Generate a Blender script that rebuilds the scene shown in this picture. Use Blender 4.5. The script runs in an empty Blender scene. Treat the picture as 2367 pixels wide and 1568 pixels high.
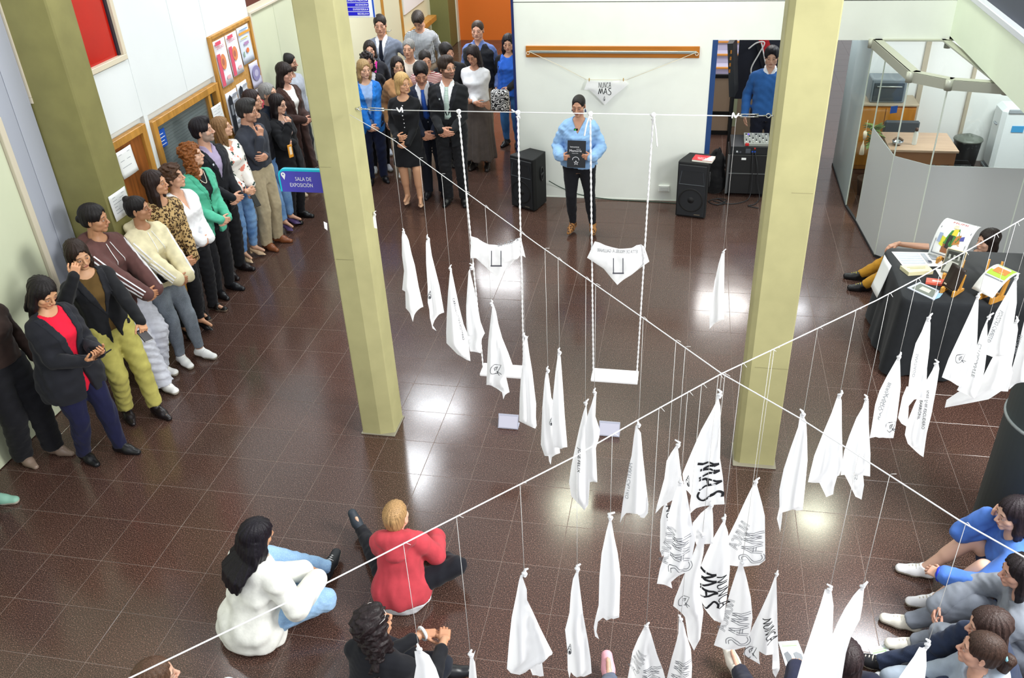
import bpy, math, random
import numpy as np
from mathutils import Vector, Matrix
from mathutils.geometry import delaunay_2d_cdt

rnd = random.Random(7)
SC = bpy.context.scene
COL = SC.collection

# ------------------------------------------------------------------ camera
CAM_POS = np.array([3.4483, -4.1780, 4.4764])
FPX, CX, CY = 2028.657, 1183.5, 784.0
_yaw, _pit, _rol = math.radians(-12.123), math.radians(31.927), math.radians(-2.824)
_f = np.array([math.sin(_yaw) * math.cos(_pit), math.cos(_yaw) * math.cos(_pit), -math.sin(_pit)])
_r = np.array([math.cos(_yaw), -math.sin(_yaw), 0.0])
_u = np.cross(_r, _f)
RGT = math.cos(_rol) * _r + math.sin(_rol) * _u
UPV = -math.sin(_rol) * _r + math.cos(_rol) * _u
FWD = _f
cam_data = bpy.data.cameras.new('camera')
cam = bpy.data.objects.new('camera', cam_data)
COL.objects.link(cam)
cam_data.sensor_width = 36.0
cam_data.lens = FPX / 2367.0 * 36.0
cam_data.clip_start = 0.05
cam.matrix_world = Matrix(((RGT[0], UPV[0], -FWD[0], CAM_POS[0]),
                           (RGT[1], UPV[1], -FWD[1], CAM_POS[1]),
                           (RGT[2], UPV[2], -FWD[2], CAM_POS[2]), (0, 0, 0, 1)))
SC.camera = cam

# ------------------------------------------------------------------ world and lamps
SC.view_settings.view_transform = 'Standard'
SC.view_settings.look = 'None'
SC.view_settings.gamma = 1.0
SC.view_settings.use_curve_mapping = False
SC.view_settings.exposure = 0.12
W = bpy.data.worlds.new('hall_daylight')
SC.world = W
W.use_nodes = True
W.node_tree.nodes['Background'].inputs[0].default_value = (0.93, 0.97, 1.0, 1)
W.node_tree.nodes['Background'].inputs[1].default_value = 0.78

def area(name, loc, size, power, col=(1, 1, 1), rot=(0, 0, 0), shape='RECTANGLE', sy=None):
    l = bpy.data.lights.new(name, 'AREA')
    l.shape = shape
    l.size = size
    l.size_y = sy if sy else size
    l.energy = power
    l.color = col
    o = bpy.data.objects.new(name, l)
    COL.objects.link(o)
    o.location = loc
    o.rotation_euler = rot
    return o

LAMPZ = 4.45
for (x, y, s, sy, p, c) in [
        (-.44, 7.5, .9, .5, 60, (.92, .96, 1)), (-.37, 5.8, .5, .9, 60, (.92, .96, 1)),
        (2.2, 5.35, .45, .45, 34, (.95, 1, .78)), (5.6, 5.6, .45, .45, 34, (.95, 1, .78)),
        (3.1, 5.4, .3, .3, 14, (.95, 1, .85)), (5.9, 3.4, .6, .4, 40, (.92, .96, 1)),
        (-1.2, 2.2, .9, .4, 40, (.95, .97, 1))]:
    area('ceiling_lamp', (x, y, LAMPZ), s, p, c, sy=sy)
for (x, y, p) in ((0.4, -4.6, 22), (3.4, -5.2, 40), (6.6, -3.6, 60)):
    area('front_fill', (x, y, 5.6), 1.6, p, (.97, .98, 1), rot=(math.radians(38), 0, 0), sy=.6)  # unseen fill lights added behind the camera to brighten surfaces facing it
area('side_fill', (7.2, -.6, 4.0), 1.6, 520, (1, 1, .97), rot=(0, math.radians(72), 0), sy=2.2)  # added fill from the right, with no window built there
area('corridor_lamp', (0.3, 9.4, 2.9), 1.2, 60, (.96, .98, 1), sy=.5)
area('corridor_lamp', (-.2, 12.6, 3.2), 1.4, 60, (1, .97, .92), sy=.5)
area('passage_lamp', (5.15, 7.6, 2.25), .5, 14, (.92, .96, 1), sy=.5)
area('booth_lamp', (7.3, 6.3, 2.42), 1.2, 75, (.97, 1, 1), sy=.6)
area('back_room_lamp', (4.2, 9.0, 3.0), .9, 55, (1, .97, .93), sy=.4)

# ------------------------------------------------------------------ helpers
def srgb(c, a=1.0):
    if isinstance(c, str):
        c = c.lstrip('#')
        c = [int(c[i:i + 2], 16) / 255 for i in (0, 2, 4)]
    return tuple((v / 12.92 if v <= .04045 else ((v + .055) / 1.055) ** 2.4) for v in c[:3]) + (a,)

def ray(px, py):
    return FWD + RGT * ((px - CX) / FPX) - UPV * ((py - CY) / FPX)
def at(px, py, z=0.0):
    d = ray(px, py)
    return CAM_POS + d * ((z - CAM_POS[2]) / d[2])
def atp(px, py, ax, v):
    d = ray(px, py)
    return CAM_POS + d * ((v - CAM_POS[ax]) / d[ax])

def tag(o, label=None, cat=None, group=None, kind=None):
    if label: o['label'] = label
    if cat: o['category'] = cat
    if group: o['group'] = group
    if kind: o['kind'] = kind
    return o
def empty(name, loc, label=None, cat=None, group=None, kind=None):
    o = bpy.data.objects.new(name, None)
    COL.objects.link(o)
    o.empty_display_size = .1
    o.location = [float(v) for v in loc]
    return tag(o, label, cat, group, kind)
def mesh_np(name, V, F=None, quads=None, tris=None, smooth=True):
    """mesh from arrays; quads (n,4), tris (n,3)"""
    me = bpy.data.meshes.new(name)
    V = np.asarray(V, dtype=np.float32)
    me.vertices.add(len(V))
    me.vertices.foreach_set('co', V.ravel())
    parts, st, tot = [], [], 0
    for arr in (quads, tris):
        if arr is not None and len(arr):
            arr = np.asarray(arr, dtype=np.int32)
            parts.append(arr.ravel())
            st.append(tot + np.arange(len(arr), dtype=np.int32) * arr.shape[1])
            tot += arr.size
    li = np.concatenate(parts)
    ls = np.concatenate(st)
    me.loops.add(len(li))
    me.loops.foreach_set('vertex_index', li)
    me.polygons.add(len(ls))
    me.polygons.foreach_set('loop_start', ls)
    me.polygons.foreach_set('use_smooth', np.full(len(ls), smooth))
    me.update(calc_edges=True)
    return me
def mesh_py(name, V, F, smooth=False):
    me = bpy.data.meshes.new(name)
    me.from_pydata([tuple(map(float, v)) for v in V], [], F)
    if smooth:
        me.polygons.foreach_set('use_smooth', np.full(len(me.polygons), True))
    me.update()
    return me
def link(name, me, m=None, parent=None, label=None, loc=None):
    o = bpy.data.objects.new(name, me)
    COL.objects.link(o)
    if m is not None and not me.materials:
        me.materials.append(m)
    if parent is not None:
        o.parent = parent
    if loc is not None:
        o.location = [float(v) for v in loc]
    if label: o['label'] = label
    return o

class MB:
    """collects simple shapes and links them as one mesh object"""
    def __init__(s): s.V, s.F, s.S = [], [], []
    def add(s, V, F, sm=False):
        n = len(s.V)
        s.V += [tuple(map(float, v)) for v in V]
        s.F += [[i + n for i in f] for f in F]
        s.S += [sm] * len(F)
        return s
    def hexa(s, P):   # 8 corners, bottom 4 (ccw) then top 4
        return s.add(P, [(3, 2, 1, 0), (4, 5, 6, 7), (0, 1, 5, 4), (1, 2, 6, 5), (2, 3, 7, 6), (3, 0, 4, 7)])
    def box(s, lo, hi, b=0.0):
        (x0, y0, z0), (x1, y1, z1) = lo, hi
        if b <= 0:
            return s.hexa([(x0, y0, z0), (x1, y0, z0), (x1, y1, z0), (x0, y1, z0), (x0, y0, z1), (x1, y0, z1), (x1, y1, z1), (x0, y1, z1)])
        V, F = [], []
        cx = [(x0, x1), (y0, y1), (z0, z1)]
        idx = {}
        for ax in range(3):
            for sx in (0, 1):
                for sy in (0, 1):
                    for sz in (0, 1):
                        sg = (sx, sy, sz)
                        p = [cx[k][sg[k]] + (0 if k == ax else (b if sg[k] == 0 else -b)) for k in range(3)]
                        idx[(ax, sg)] = len(V)
                        V.append(p)
        C = [(a, c, d) for a in (0, 1) for c in (0, 1) for d in (0, 1)]
        for ax in range(3):
            o = [k for k in range(3) if k != ax]
            for sd in (0, 1):
                q = []
                for (a, c) in ((0, 0), (1, 0), (1, 1), (0, 1)):
                    sg = [0, 0, 0]; sg[ax] = sd; sg[o[0]] = a; sg[o[1]] = c
                    q.append(idx[(ax, tuple(sg))])
                fl = (sd == 1) ^ (ax == 1)
                F.append(q if fl else q[::-1])
        for e in range(3):
            o = [k for k in range(3) if k != e]
            for a in (0, 1):
                for c in (0, 1):
                    s0 = [0, 0, 0]; s1 = [0, 0, 0]
                    s0[e], s1[e] = 0, 1
                    for sg in (s0, s1): sg[o[0]], sg[o[1]] = a, c
                    q = [idx[(o[0], tuple(s0))], idx[(o[0], tuple(s1))], idx[(o[1], tuple(s1))], idx[(o[1], tuple(s0))]]
                    F.append(q if ((a ^ c) ^ (e == 1)) else q[::-1])
        for sg in C:
            q = [idx[(0, sg)], idx[(1, sg)], idx[(2, sg)]]
            F.append(q if (sum(sg) % 2) else q[::-1])
        return s.add(V, F)
    def obox(s, c, ax, ay, az, hx, hy, hz):
        c, ax, ay, az = [np.asarray(v, float) for v in (c, ax, ay, az)]
        P = []
        for z in (-1, 1):
            for (x, y) in ((-1, -1), (1, -1), (1, 1), (-1, 1)):
                P.append(c + ax * hx * x + ay * hy * y + az * hz * z)
        return s.hexa(P)
    def tube(s, pts, r, n=6, cap=True):
        pts = [np.asarray(p, float) for p in pts]
        m = len(pts)
        rs = [r] * m if np.isscalar(r) else list(r)
        V, F = [], []
        prev = None
        for i, p in enumerate(pts):
            t = pts[min(i + 1, m - 1)] - pts[max(i - 1, 0)]
            t = t / (np.linalg.norm(t) + 1e-12)
            if prev is None:
                h = np.array([0, 0, 1.]) if abs(t[2]) < .9 else np.array([1., 0, 0])
                x = np.cross(h, t)
            else:
                x = prev - t * prev.dot(t)
            x /= np.linalg.norm(x) + 1e-12
            prev = x
            y = np.cross(t, x)
            for k in range(n):
                a = 2 * math.pi * k / n
                V.append(p + (x * math.cos(a) + y * math.sin(a)) * rs[i])
        for i in range(m - 1):
            for k in range(n):
                a, b = i * n + k, i * n + (k + 1) % n
                F.append([a, b, b + n, a + n])
        if cap:
            F.append(list(range(n))[::-1])
            F.append([(m - 1) * n + k for k in range(n)])
        return s.add(V, F, True)
    def lathe(s, c, prof, n=24, ax=None):
        """profile [(r, z)] about z through c"""
        c = np.asarray(c, float)
        V, F = [], []
        for (r, z) in prof:
            for k in range(n):
                a = 2 * math.pi * k / n
                V.append(c + np.array([r * math.cos(a), r * math.sin(a), z]))
        for i in range(len(prof) - 1):
            for k in range(n):
                a, b = i * n + k, i * n + (k + 1) % n
                F.append([a, b, b + n, a + n])
        F.append(list(range(n))[::-1])
        F.append([(len(prof) - 1) * n + k for k in range(n)])
        return s.add(V, F, True)
    def quad(s, *P): return s.add(P, [list(range(len(P)))])
    def mesh(s, name, off=(0, 0, 0)):
        o = np.asarray(off, float)
        me = bpy.data.meshes.new(name)
        me.from_pydata([tuple(float(a) for a in (np.asarray(v) - o)) for v in s.V], [], s.F)
        me.polygons.foreach_set('use_smooth', np.array(s.S, bool))
        me.update()
        return me
    def build(s, name, m, parent=None, label=None, off=None):
        if off is None:
            off = parent_loc(parent)
        return link(name, s.mesh(name, off), m, parent, label)
def parent_loc(p):
    l = np.zeros(3)
    while p is not None:
        l = l + np.array(p.location)
        p = p.parent
    return l

# ------------------------------------------------------------------ materials
MATS = {}
def nodes(m):
    m.use_nodes = True
    return m.node_tree, m.node_tree.nodes['Principled BSDF']
def mat(name, col, rough=.6, metal=0.0, spec=.5, noise=0.0, nscale=60, bump=0.0, bscale=200, emit=0, coat=0, trans=0, alpha=1, ior=1.45, two=None, stretch=None):
    key = (name, str(col), rough, metal, noise, bump, nscale, bscale, emit, trans, alpha, str(two), str(stretch))
    if key in MATS: return MATS[key]
    m = bpy.data.materials.new(name)
    t, b = nodes(m)
    c = srgb(col)
    b.inputs['Base Color'].default_value = c
    b.inputs['Roughness'].default_value = rough
    b.inputs['Metallic'].default_value = metal
    b.inputs['Specular IOR Level'].default_value = spec
    b.inputs['IOR'].default_value = ior
    if coat: b.inputs['Coat Weight'].default_value = coat
    if trans: b.inputs['Transmission Weight'].default_value = trans
    if alpha < 1: b.inputs['Alpha'].default_value = alpha
    if emit:
        b.inputs['Emission Color'].default_value = c
        b.inputs['Emission Strength'].default_value = emit
    if noise or bump:
        tc = t.nodes.new('ShaderNodeTexCoord')
        src = tc.outputs['Object']
        if stretch:
            mp = t.nodes.new('ShaderNodeMapping')
            mp.inputs['Scale'].default_value = stretch
            t.links.new(src, mp.inputs['Vector'])
            src = mp.outputs['Vector']
    if noise:
        n = t.nodes.new('ShaderNodeTexNoise')
        n.inputs['Scale'].default_value = nscale
        n.inputs['Detail'].default_value = 4
        t.links.new(src, n.inputs['Vector'])
        mx = t.nodes.new('ShaderNodeMix'); mx.data_type = 'RGBA'
        c2 = srgb(two) if two else tuple(v * (1 - noise) for v in c[:3]) + (1,)
        mx.inputs['A'].default_value = c2
        mx.inputs['B'].default_value = c if two else tuple(min(1, v * (1 + noise)) for v in c[:3]) + (1,)
        rp = t.nodes.new('ShaderNodeMapRange')
        rp.inputs['From Min'].default_value = .35; rp.inputs['From Max'].default_value = .65
        t.links.new(n.outputs['Fac'], rp.inputs['Value'])
        t.links.new(rp.outputs['Result'], mx.inputs['Factor'])
        t.links.new(mx.outputs['Result'], b.inputs['Base Color'])
    if bump:
        n2 = t.nodes.new('ShaderNodeTexNoise')
        n2.inputs['Scale'].default_value = bscale
        n2.inputs['Detail'].default_value = 3
        t.links.new(src, n2.inputs['Vector'])
        bp = t.nodes.new('ShaderNodeBump')
        bp.inputs['Strength'].default_value = bump
        bp.inputs['Distance'].default_value = .004
        t.links.new(n2.outputs['Fac'], bp.inputs['Height'])
        t.links.new(bp.outputs['Normal'], b.inputs['Normal'])
    MATS[key] = m
    return m

# ------------------------------------------------------------------ bodies: distance fields meshed by surface nets
def nets(v, o, h):
    s = v < 0
    def sl(a, i, j, k): return a[i:a.shape[0] - 1 + i, j:a.shape[1] - 1 + j, k:a.shape[2] - 1 + k]
    CR = [(i, j, k) for i in (0, 1) for j in (0, 1) for k in (0, 1)]
    cnt = np.zeros(tuple(n - 1 for n in v.shape), np.uint8)
    for c in CR: cnt += sl(s, *c)
    act = (cnt > 0) & (cnt < 8)
    idx = np.argwhere(act)
    if len(idx) == 0: return np.zeros((0, 3)), np.zeros((0, 4), np.int32)
    vals = np.stack([v[idx[:, 0] + c[0], idx[:, 1] + c[1], idx[:, 2] + c[2]] for c in CR], 1)
    pos = np.zeros((len(idx), 3)); n = np.zeros(len(idx))
    for a in range(8):
        for b in range(a + 1, 8):
            ca, cb = np.array(CR[a]), np.array(CR[b])
            if abs(ca - cb).sum() != 1: continue
            va, vb = vals[:, a], vals[:, b]
            m = (va < 0) != (vb < 0)
            t = np.where(m, va / np.where(m, va - vb, 1), 0)
            pos += m[:, None] * (ca + t[:, None] * (cb - ca)); n += m
    P = (idx + pos / n[:, None]) * h + o
    vid = np.full(act.shape, -1, np.int32)
    vid[act] = np.arange(len(idx))
    Q = []
    sx = s[:-1, 1:-1, 1:-1] != s[1:, 1:-1, 1:-1]
    for ax in range(3):
        A = np.moveaxis(s, ax, 0); Vd = np.moveaxis(vid, ax, 0)
        e = A[:-1, 1:-1, 1:-1] != A[1:, 1:-1, 1:-1]
        I = np.argwhere(e)
        i, j, k = I[:, 0], I[:, 1] + 1, I[:, 2] + 1
        q = np.stack([Vd[i, j - 1, k - 1], Vd[i, j, k - 1], Vd[i, j, k], Vd[i, j - 1, k]], 1)
        fl = A[i, j, k]
        if ax == 1: fl = ~fl
        q = np.where(fl[:, None], q, q[:, ::-1])
        Q.append(q)
    Q = np.concatenate(Q)
    return P, Q[(Q >= 0).all(1)]

class Field:
    def __init__(s, lo, hi, h):
        s.h = h
        s.o = np.asarray(lo, float) - 2 * h
        n = np.ceil((np.asarray(hi, float) + 2 * h - s.o) / h).astype(int) + 1
        s.ax = [(s.o[k] + np.arange(n[k]) * h).astype(np.float32) for k in range(3)]
        s.v = np.full(tuple(n), 9.0, np.float32)
    def sub(s, lo, hi, pad):
        S = []
        for k in range(3):
            a = max(0, int((lo[k] - pad - s.o[k]) / s.h)); b = min(len(s.ax[k]), int((hi[k] + pad - s.o[k]) / s.h) + 2)
            if b <= a: return None
            S.append(slice(a, b))
        return tuple(S)
    def xyz(s, S):
        return s.ax[0][S[0]][:, None, None], s.ax[1][S[1]][None, :, None], s.ax[2][S[2]][None, None, :]
    def put(s, prim, k=.0, op='+'):
        lo, hi, fn = prim
        S = s.sub(lo, hi, max(k, .004) + 2 * s.h)
        if S is None: return s
        d = fn(*s.xyz(S)); c = s.v[S]
        if op == '+':
            if k > 0:
                hh = np.maximum(k - np.abs(c - d), 0) / k
                s.v[S] = np.minimum(c, d) - hh * hh * k * .25
            else: s.v[S] = np.minimum(c, d)
        elif op == '-':
            if k > 0:
                hh = np.maximum(k - np.abs(c + d), 0) / k
                s.v[S] = np.maximum(c, -d) + hh * hh * k * .25
            else: s.v[S] = np.maximum(c, -d)
        return s
    def cut(s, p, n):
        """keep the side where (x - p).n < 0"""
        X, Y, Z = s.xyz((slice(None),) * 3)
        s.v = np.maximum(s.v, (X - p[0]) * n[0] + (Y - p[1]) * n[1] + (Z - p[2]) * n[2])
        return s
    def both(s, g): s.v = np.maximum(s.v, g); return s
    def wav(s, amp, fr, seed):
        r = random.Random(seed)
        X, Y, Z = s.xyz((slice(None),) * 3)
        tot = 0
        for q in range(3):
            a = [r.uniform(-1, 1) for _ in range(3)]
            f = fr * (1 + .6 * q)
            tot = tot + np.sin((X * a[0] + Y * a[1] + Z * (a[2] + .8)) * f + 2.0 * np.sin((X * a[2] - Y * a[0]) * f * .7 + r.uniform(0, 6)) + r.uniform(0, 6)) / (1 + q)
        s.v = s.v + (amp * tot).astype(np.float32)
        return s
    def mesh(s): return nets(s.v, s.o, s.h)

def nrm(v):
    v = np.asarray(v, float); return v / (np.linalg.norm(v) + 1e-12)
def cone(a, b, ra, rb, sq=None, f=1.0):
    a, b = np.asarray(a, float), np.asarray(b, float)
    d = b - a; L2 = d.dot(d) + 1e-12
    R = max(ra, rb) * max(1, f)
    lo, hi = np.minimum(a, b) - R, np.maximum(a, b) + R
    def fn(X, Y, Z):
        px, py, pz = X - a[0], Y - a[1], Z - a[2]
        t = np.clip((px * d[0] + py * d[1] + pz * d[2]) / L2, 0, 1)
        qx, qy, qz = px - t * d[0], py - t * d[1], pz - t * d[2]
        if sq is not None:
            w = (qx * sq[0] + qy * sq[1] + qz * sq[2]) * (1 - 1 / f)
            qx, qy, qz = qx - w * sq[0], qy - w * sq[1], qz - w * sq[2]
        return np.sqrt(qx * qx + qy * qy + qz * qz) - (ra + (rb - ra) * t)
    return lo, hi, fn
def ell(c, r, M=None):
    c = np.asarray(c, float); r = np.asarray(r, float)
    R = r.max()
    def fn(X, Y, Z):
        x, y, z = X - c[0], Y - c[1], Z - c[2]
        if M is not None:
            x, y, z = [x * M[0][k] + y * M[1][k] + z * M[2][k] for k in range(3)]
        k0 = np.sqrt((x / r[0]) ** 2 + (y / r[1]) ** 2 + (z / r[2]) ** 2)
        return (k0 - 1) * r.min() * np.where(k0 > 1, 1, 1)
    return c - R, c + R, fn
def halfboxf(c, hs, M, rr=.0):
    c = np.asarray(c, float); hs = np.asarray(hs, float)
    R = np.linalg.norm(hs) + rr
    def fn(X, Y, Z):
        x, y, z = X - c[0], Y - c[1], Z - c[2]
        x, y, z = [np.abs(x * M[0][k] + y * M[1][k] + z * M[2][k]) - hs[k] + rr for k in range(3)]
        return np.sqrt(np.maximum(x, 0) ** 2 + np.maximum(y, 0) ** 2 + np.maximum(z, 0) ** 2) + np.minimum(np.maximum(x, np.maximum(y, z)), 0) - rr
    return c - R, c + R, fn
def loft(p, U, Rr, Fw, prof, u0=None, u1=None, ex=2.4):
    """elliptic tube about the axis U through p: prof rows (u, half width, half depth, forward shift)"""
    A = np.asarray(prof, float)
    us, ws, ds, ys = A.T
    u0 = us[0] if u0 is None else u0
    u1 = us[-1] if u1 is None else u1
    R = max(ws.max(), ds.max()) + np.abs(ys).max()
    e0, e1 = p + U * u0, p + U * u1
    lo, hi = np.minimum(e0, e1) - R, np.maximum(e0, e1) + R
    fu = np.linspace(us[0], us[-1], 80)
    fw, fd, fy = np.interp(fu, us, ws), np.interp(fu, us, ds), np.interp(fu, us, ys)
    ker = np.array([1, 2, 3, 2, 1.]) / 9
    def smo(a): return np.convolve(np.pad(a, 2, 'edge'), ker, 'valid')
    fw, fd, fy = smo(fw), smo(fd), smo(fy)
    def fn(X, Y, Z):
        x0, y0, z0 = X - p[0], Y - p[1], Z - p[2]
        u = x0 * U[0] + y0 * U[1] + z0 * U[2]
        x = x0 * Rr[0] + y0 * Rr[1] + z0 * Rr[2]
        y = x0 * Fw[0] + y0 * Fw[1] + z0 * Fw[2]
        t = np.clip((u - us[0]) / (us[-1] - us[0]), 0, 1) * 79
        i = np.minimum(t.astype(np.int32), 78); fr = t - i
        w = fw[i] * (1 - fr) + fw[i + 1] * fr
        d = fd[i] * (1 - fr) + fd[i + 1] * fr
        y = y - (fy[i] * (1 - fr) + fy[i + 1] * fr)
        k = (np.abs(x / w) ** ex + np.abs(y / d) ** ex) ** (1 / ex)
        q = (k - 1) * np.minimum(w, d)
        return np.maximum(np.maximum(q, u0 - u), u - u1)
    return lo, hi, fn

def ik(a, t, l1, l2, pole):
    a, t = np.asarray(a, float), np.asarray(t, float)
    d = t - a; L = np.linalg.norm(d)
    if L > (l1 + l2) * .999:
        t = a + d / L * (l1 + l2) * .999; d = t - a; L = np.linalg.norm(d)
    if L < abs(l1 - l2) * 1.05 + 1e-6:
        t = a + nrm(d) * (abs(l1 - l2) * 1.05 + .01); d = t - a; L = np.linalg.norm(d)
    x = (l1 * l1 - l2 * l2 + L * L) / (2 * L)
    y = math.sqrt(max(l1 * l1 - x * x, 0))
    n = d / L
    po = np.asarray(pole, float); po = nrm(po - n * po.dot(n))
    return a + n * x + po * y, t

# ---- head and hand templates
HEADS = {}
def head_template(sex, h):
    key = (sex, h)
    if key in HEADS: return HEADS[key]
    m = sex == 'm'
    F = Field((-.10, -.13, -.20), (.10, .13, .125), h)
    F.put(ell((0, -.014, .032), (.0745, .095, .083)))
    F.put(ell((0, .020, -.040), (.059 if m else .056, .066, .066)), .03)
    F.put(cone((-.036, .028, -.068), (.036, .028, -.068), .030 if m else .027, .030 if m else .027), .03)
    F.put(cone((-.010, .071, -.099), (.010, .071, -.099), .0155 if m else .013, .0155 if m else .013), .028)
    for s in (-1, 1):
        F.put(ell((s * .044, .050, -.026), (.021, .022, .018)), .022)
    F.put(cone((-.036, .074, .021), (.036, .074, .021), .0115, .0115), .02)
    for s in (-1, 1):
        F.put(ell((s * .031, .098, -.002), (.0185, .017, .0125)), .012, '-')
        F.put(ell((s * .031, .0755, -.001), (.0145, .0135, .0125)), .004)
    F.put(cone((0, .085, .010), (0, .107, -.030), .0065, .0125 if m else .0108), .012)
    for s in (-1, 1): F.put(ell((s * .0125, .097, -.035), (.0078, .010, .0072)), .006)
    F.put(ell((0, .082, -.062), (.024, .013, .014)), .012)
    F.put(cone((-.017, .089, -.0585), (.017, .089, -.0585), .0052, .0052), .005)
    F.put(cone((-.015, .089, -.0665), (.015, .089, -.0665), .0060, .0060), .005)
    F.put(cone((-.021, .0965, -.0625), (.021, .0965, -.0625), .0022, .0022), .003, '-')
    for s in (-1, 1):
        c, q = math.cos(.35), math.sin(.35) * s
        M = ((c, q, 0), (-q, c, 0), (0, 0, 1))
        F.put(ell((s * .0765, -.012, -.012), (.0075, .019, .031), M), .006)
        F.put(ell((s * .084, -.006, -.010), (.006, .010, .017), M), .006, '-')
    F.put(cone((0, -.022, -.055), (0, -.034, -.20), .051 if m else .043, .056 if m else .047), .03)
    F.cut((0, 0, -.185), (0, 0, -1))
    P, Q = F.mesh()
    HEADS[key] = (P, Q)
    return HEADS[key]

def head_colours(P, skin, lip, brow, beard=None, bald=0, kid=0):
    sk = np.array(srgb(skin)[:3]); C = np.tile(sk, (len(P), 1))
    x, y, z = np.abs(P[:, 0]), P[:, 1], P[:, 2]
    fr = y > .045
    def mix(mask, col, a=1.0):
        w = (np.clip(mask, 0, 1) * a)[:, None]
        C[:] = C * (1 - w) + np.array(srgb(col)[:3]) * w
    ck = np.exp(-(((x - .045) / .018) ** 2 + ((z + .03) / .016) ** 2)) * fr
    mix(ck, lip, .12)
    mix(np.exp(-((x / .013) ** 2 + ((z + .033) / .010) ** 2)) * (y > .09), lip, .18)
    if beard:
        e = ((z + .045) < -.10 * np.clip(x - .03, 0, 1) - .0) & (y > -.01) & (z > -.125)
        e2 = (z < -.038) & (y > -.005) & (z > -.128) | ((x > .055) & (z < .01) & (y > -.0) & (z > -.1) & (y < .045))
        mix(e2.astype(float), beard[0], beard[1])
    mix((1.2 - np.sqrt((x / .0195) ** 2 + ((z + .0625) / .0085) ** 2)) * 4 * (y > .075), lip, .65)
    mix((1.15 - np.sqrt((x / .018) ** 2 + ((z + .0622) / .0019) ** 2)) * 4 * (y > .08), '#5a2a28', .7)
    bz = .0235 + .004 * np.cos((x - .030) / .018 * 1.4)
    mix((1.2 - np.sqrt(((x - .031) / .0185) ** 2 + ((z - bz) / .0042) ** 2)) * 3 * (y > .05), brow, .85)
    ex, ez = x - .031, z + .0005
    mix((1.15 - np.sqrt((ex / .0148) ** 2 + ((ez - .001) / .0075) ** 2)) * 4 * (y > .05), '#4a3026', .55)
    mix((1.15 - np.sqrt((ex / .0130) ** 2 + ((ez + .001) / .0042) ** 2)) * 4 * (y > .05), '#cdbfb6', 1)
    mix((1.2 - np.sqrt((ex / .0062) ** 2 + ((ez + .0005) / .0046) ** 2)) * 4 * (y > .05), '#23140e', 1)
    return C

HANDS = {}
def hand_template(kind, h=.0034):
    """right hand, wrist at origin, fingers +Y, palm -Z, thumb -X"""
    if (kind, h) in HANDS: return HANDS[(kind, h)]
    curl = {'flat': .10, 'relax': .45, 'grip': .95, 'fist': 1.35}[kind]
    F = Field((-.075, -.03, -.085), (.06, .20, .03), h)
    F.put(cone((0, -.03, 0), (0, .012, 0), .0205, .021, (1, 0, 0), 1.25))
    F.put(halfboxf((0, .048, -.002), (.038, .044, .0125), np.eye(3), .0115), .018)
    for i, (x, y0, L, r) in enumerate([(-.029, .088, .070, .0083), (-.0095, .094, .078, .0086), (.0100, .090, .073, .0082), (.0285, .080, .058, .0073)]):
        p = np.array([x, y0 - .012, -.002]); ang = -.05
        sp = (x) * .9
        for q, (l, rr) in enumerate(((.46, 1.05), (.31, .97), (.23, .88))):
            ang += curl * (.75, 1.0, .7)[q]
            d = np.array([sp * (1 - .4 * q), math.cos(ang), -math.sin(ang)])
            e = p + nrm(d) * L * l * (1.18 if q == 0 else 1)
            F.put(cone(p, e, r * rr, r * rr * .93), .0035 if q else .006)
            p = e
    p = np.array([-.024, .018, -.006])
    for q, (l, rr, d) in enumerate(((.040, .0125, (-.62, .75, -.25)), (.034, .0098, (-.38, .9, -.22 - .3 * curl)), (.026, .0085, (-.10, .95, -.2 - .5 * curl)))):
        e = p + nrm(d) * l
        F.put(cone(p, e, rr * 1.03, rr * .92), .012 if q == 0 else .004)
        p = e
    HANDS[(kind, h)] = F.mesh()
    return HANDS[(kind, h)]

def frame_from(y, nz):
    """rows: x, y, z axes with y along fingers, -z palm normal"""
    y = nrm(y); z = -nrm(nz); z = nrm(z - y * z.dot(y)); x = np.cross(y, z)
    return np.array([x, y, z])

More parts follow.
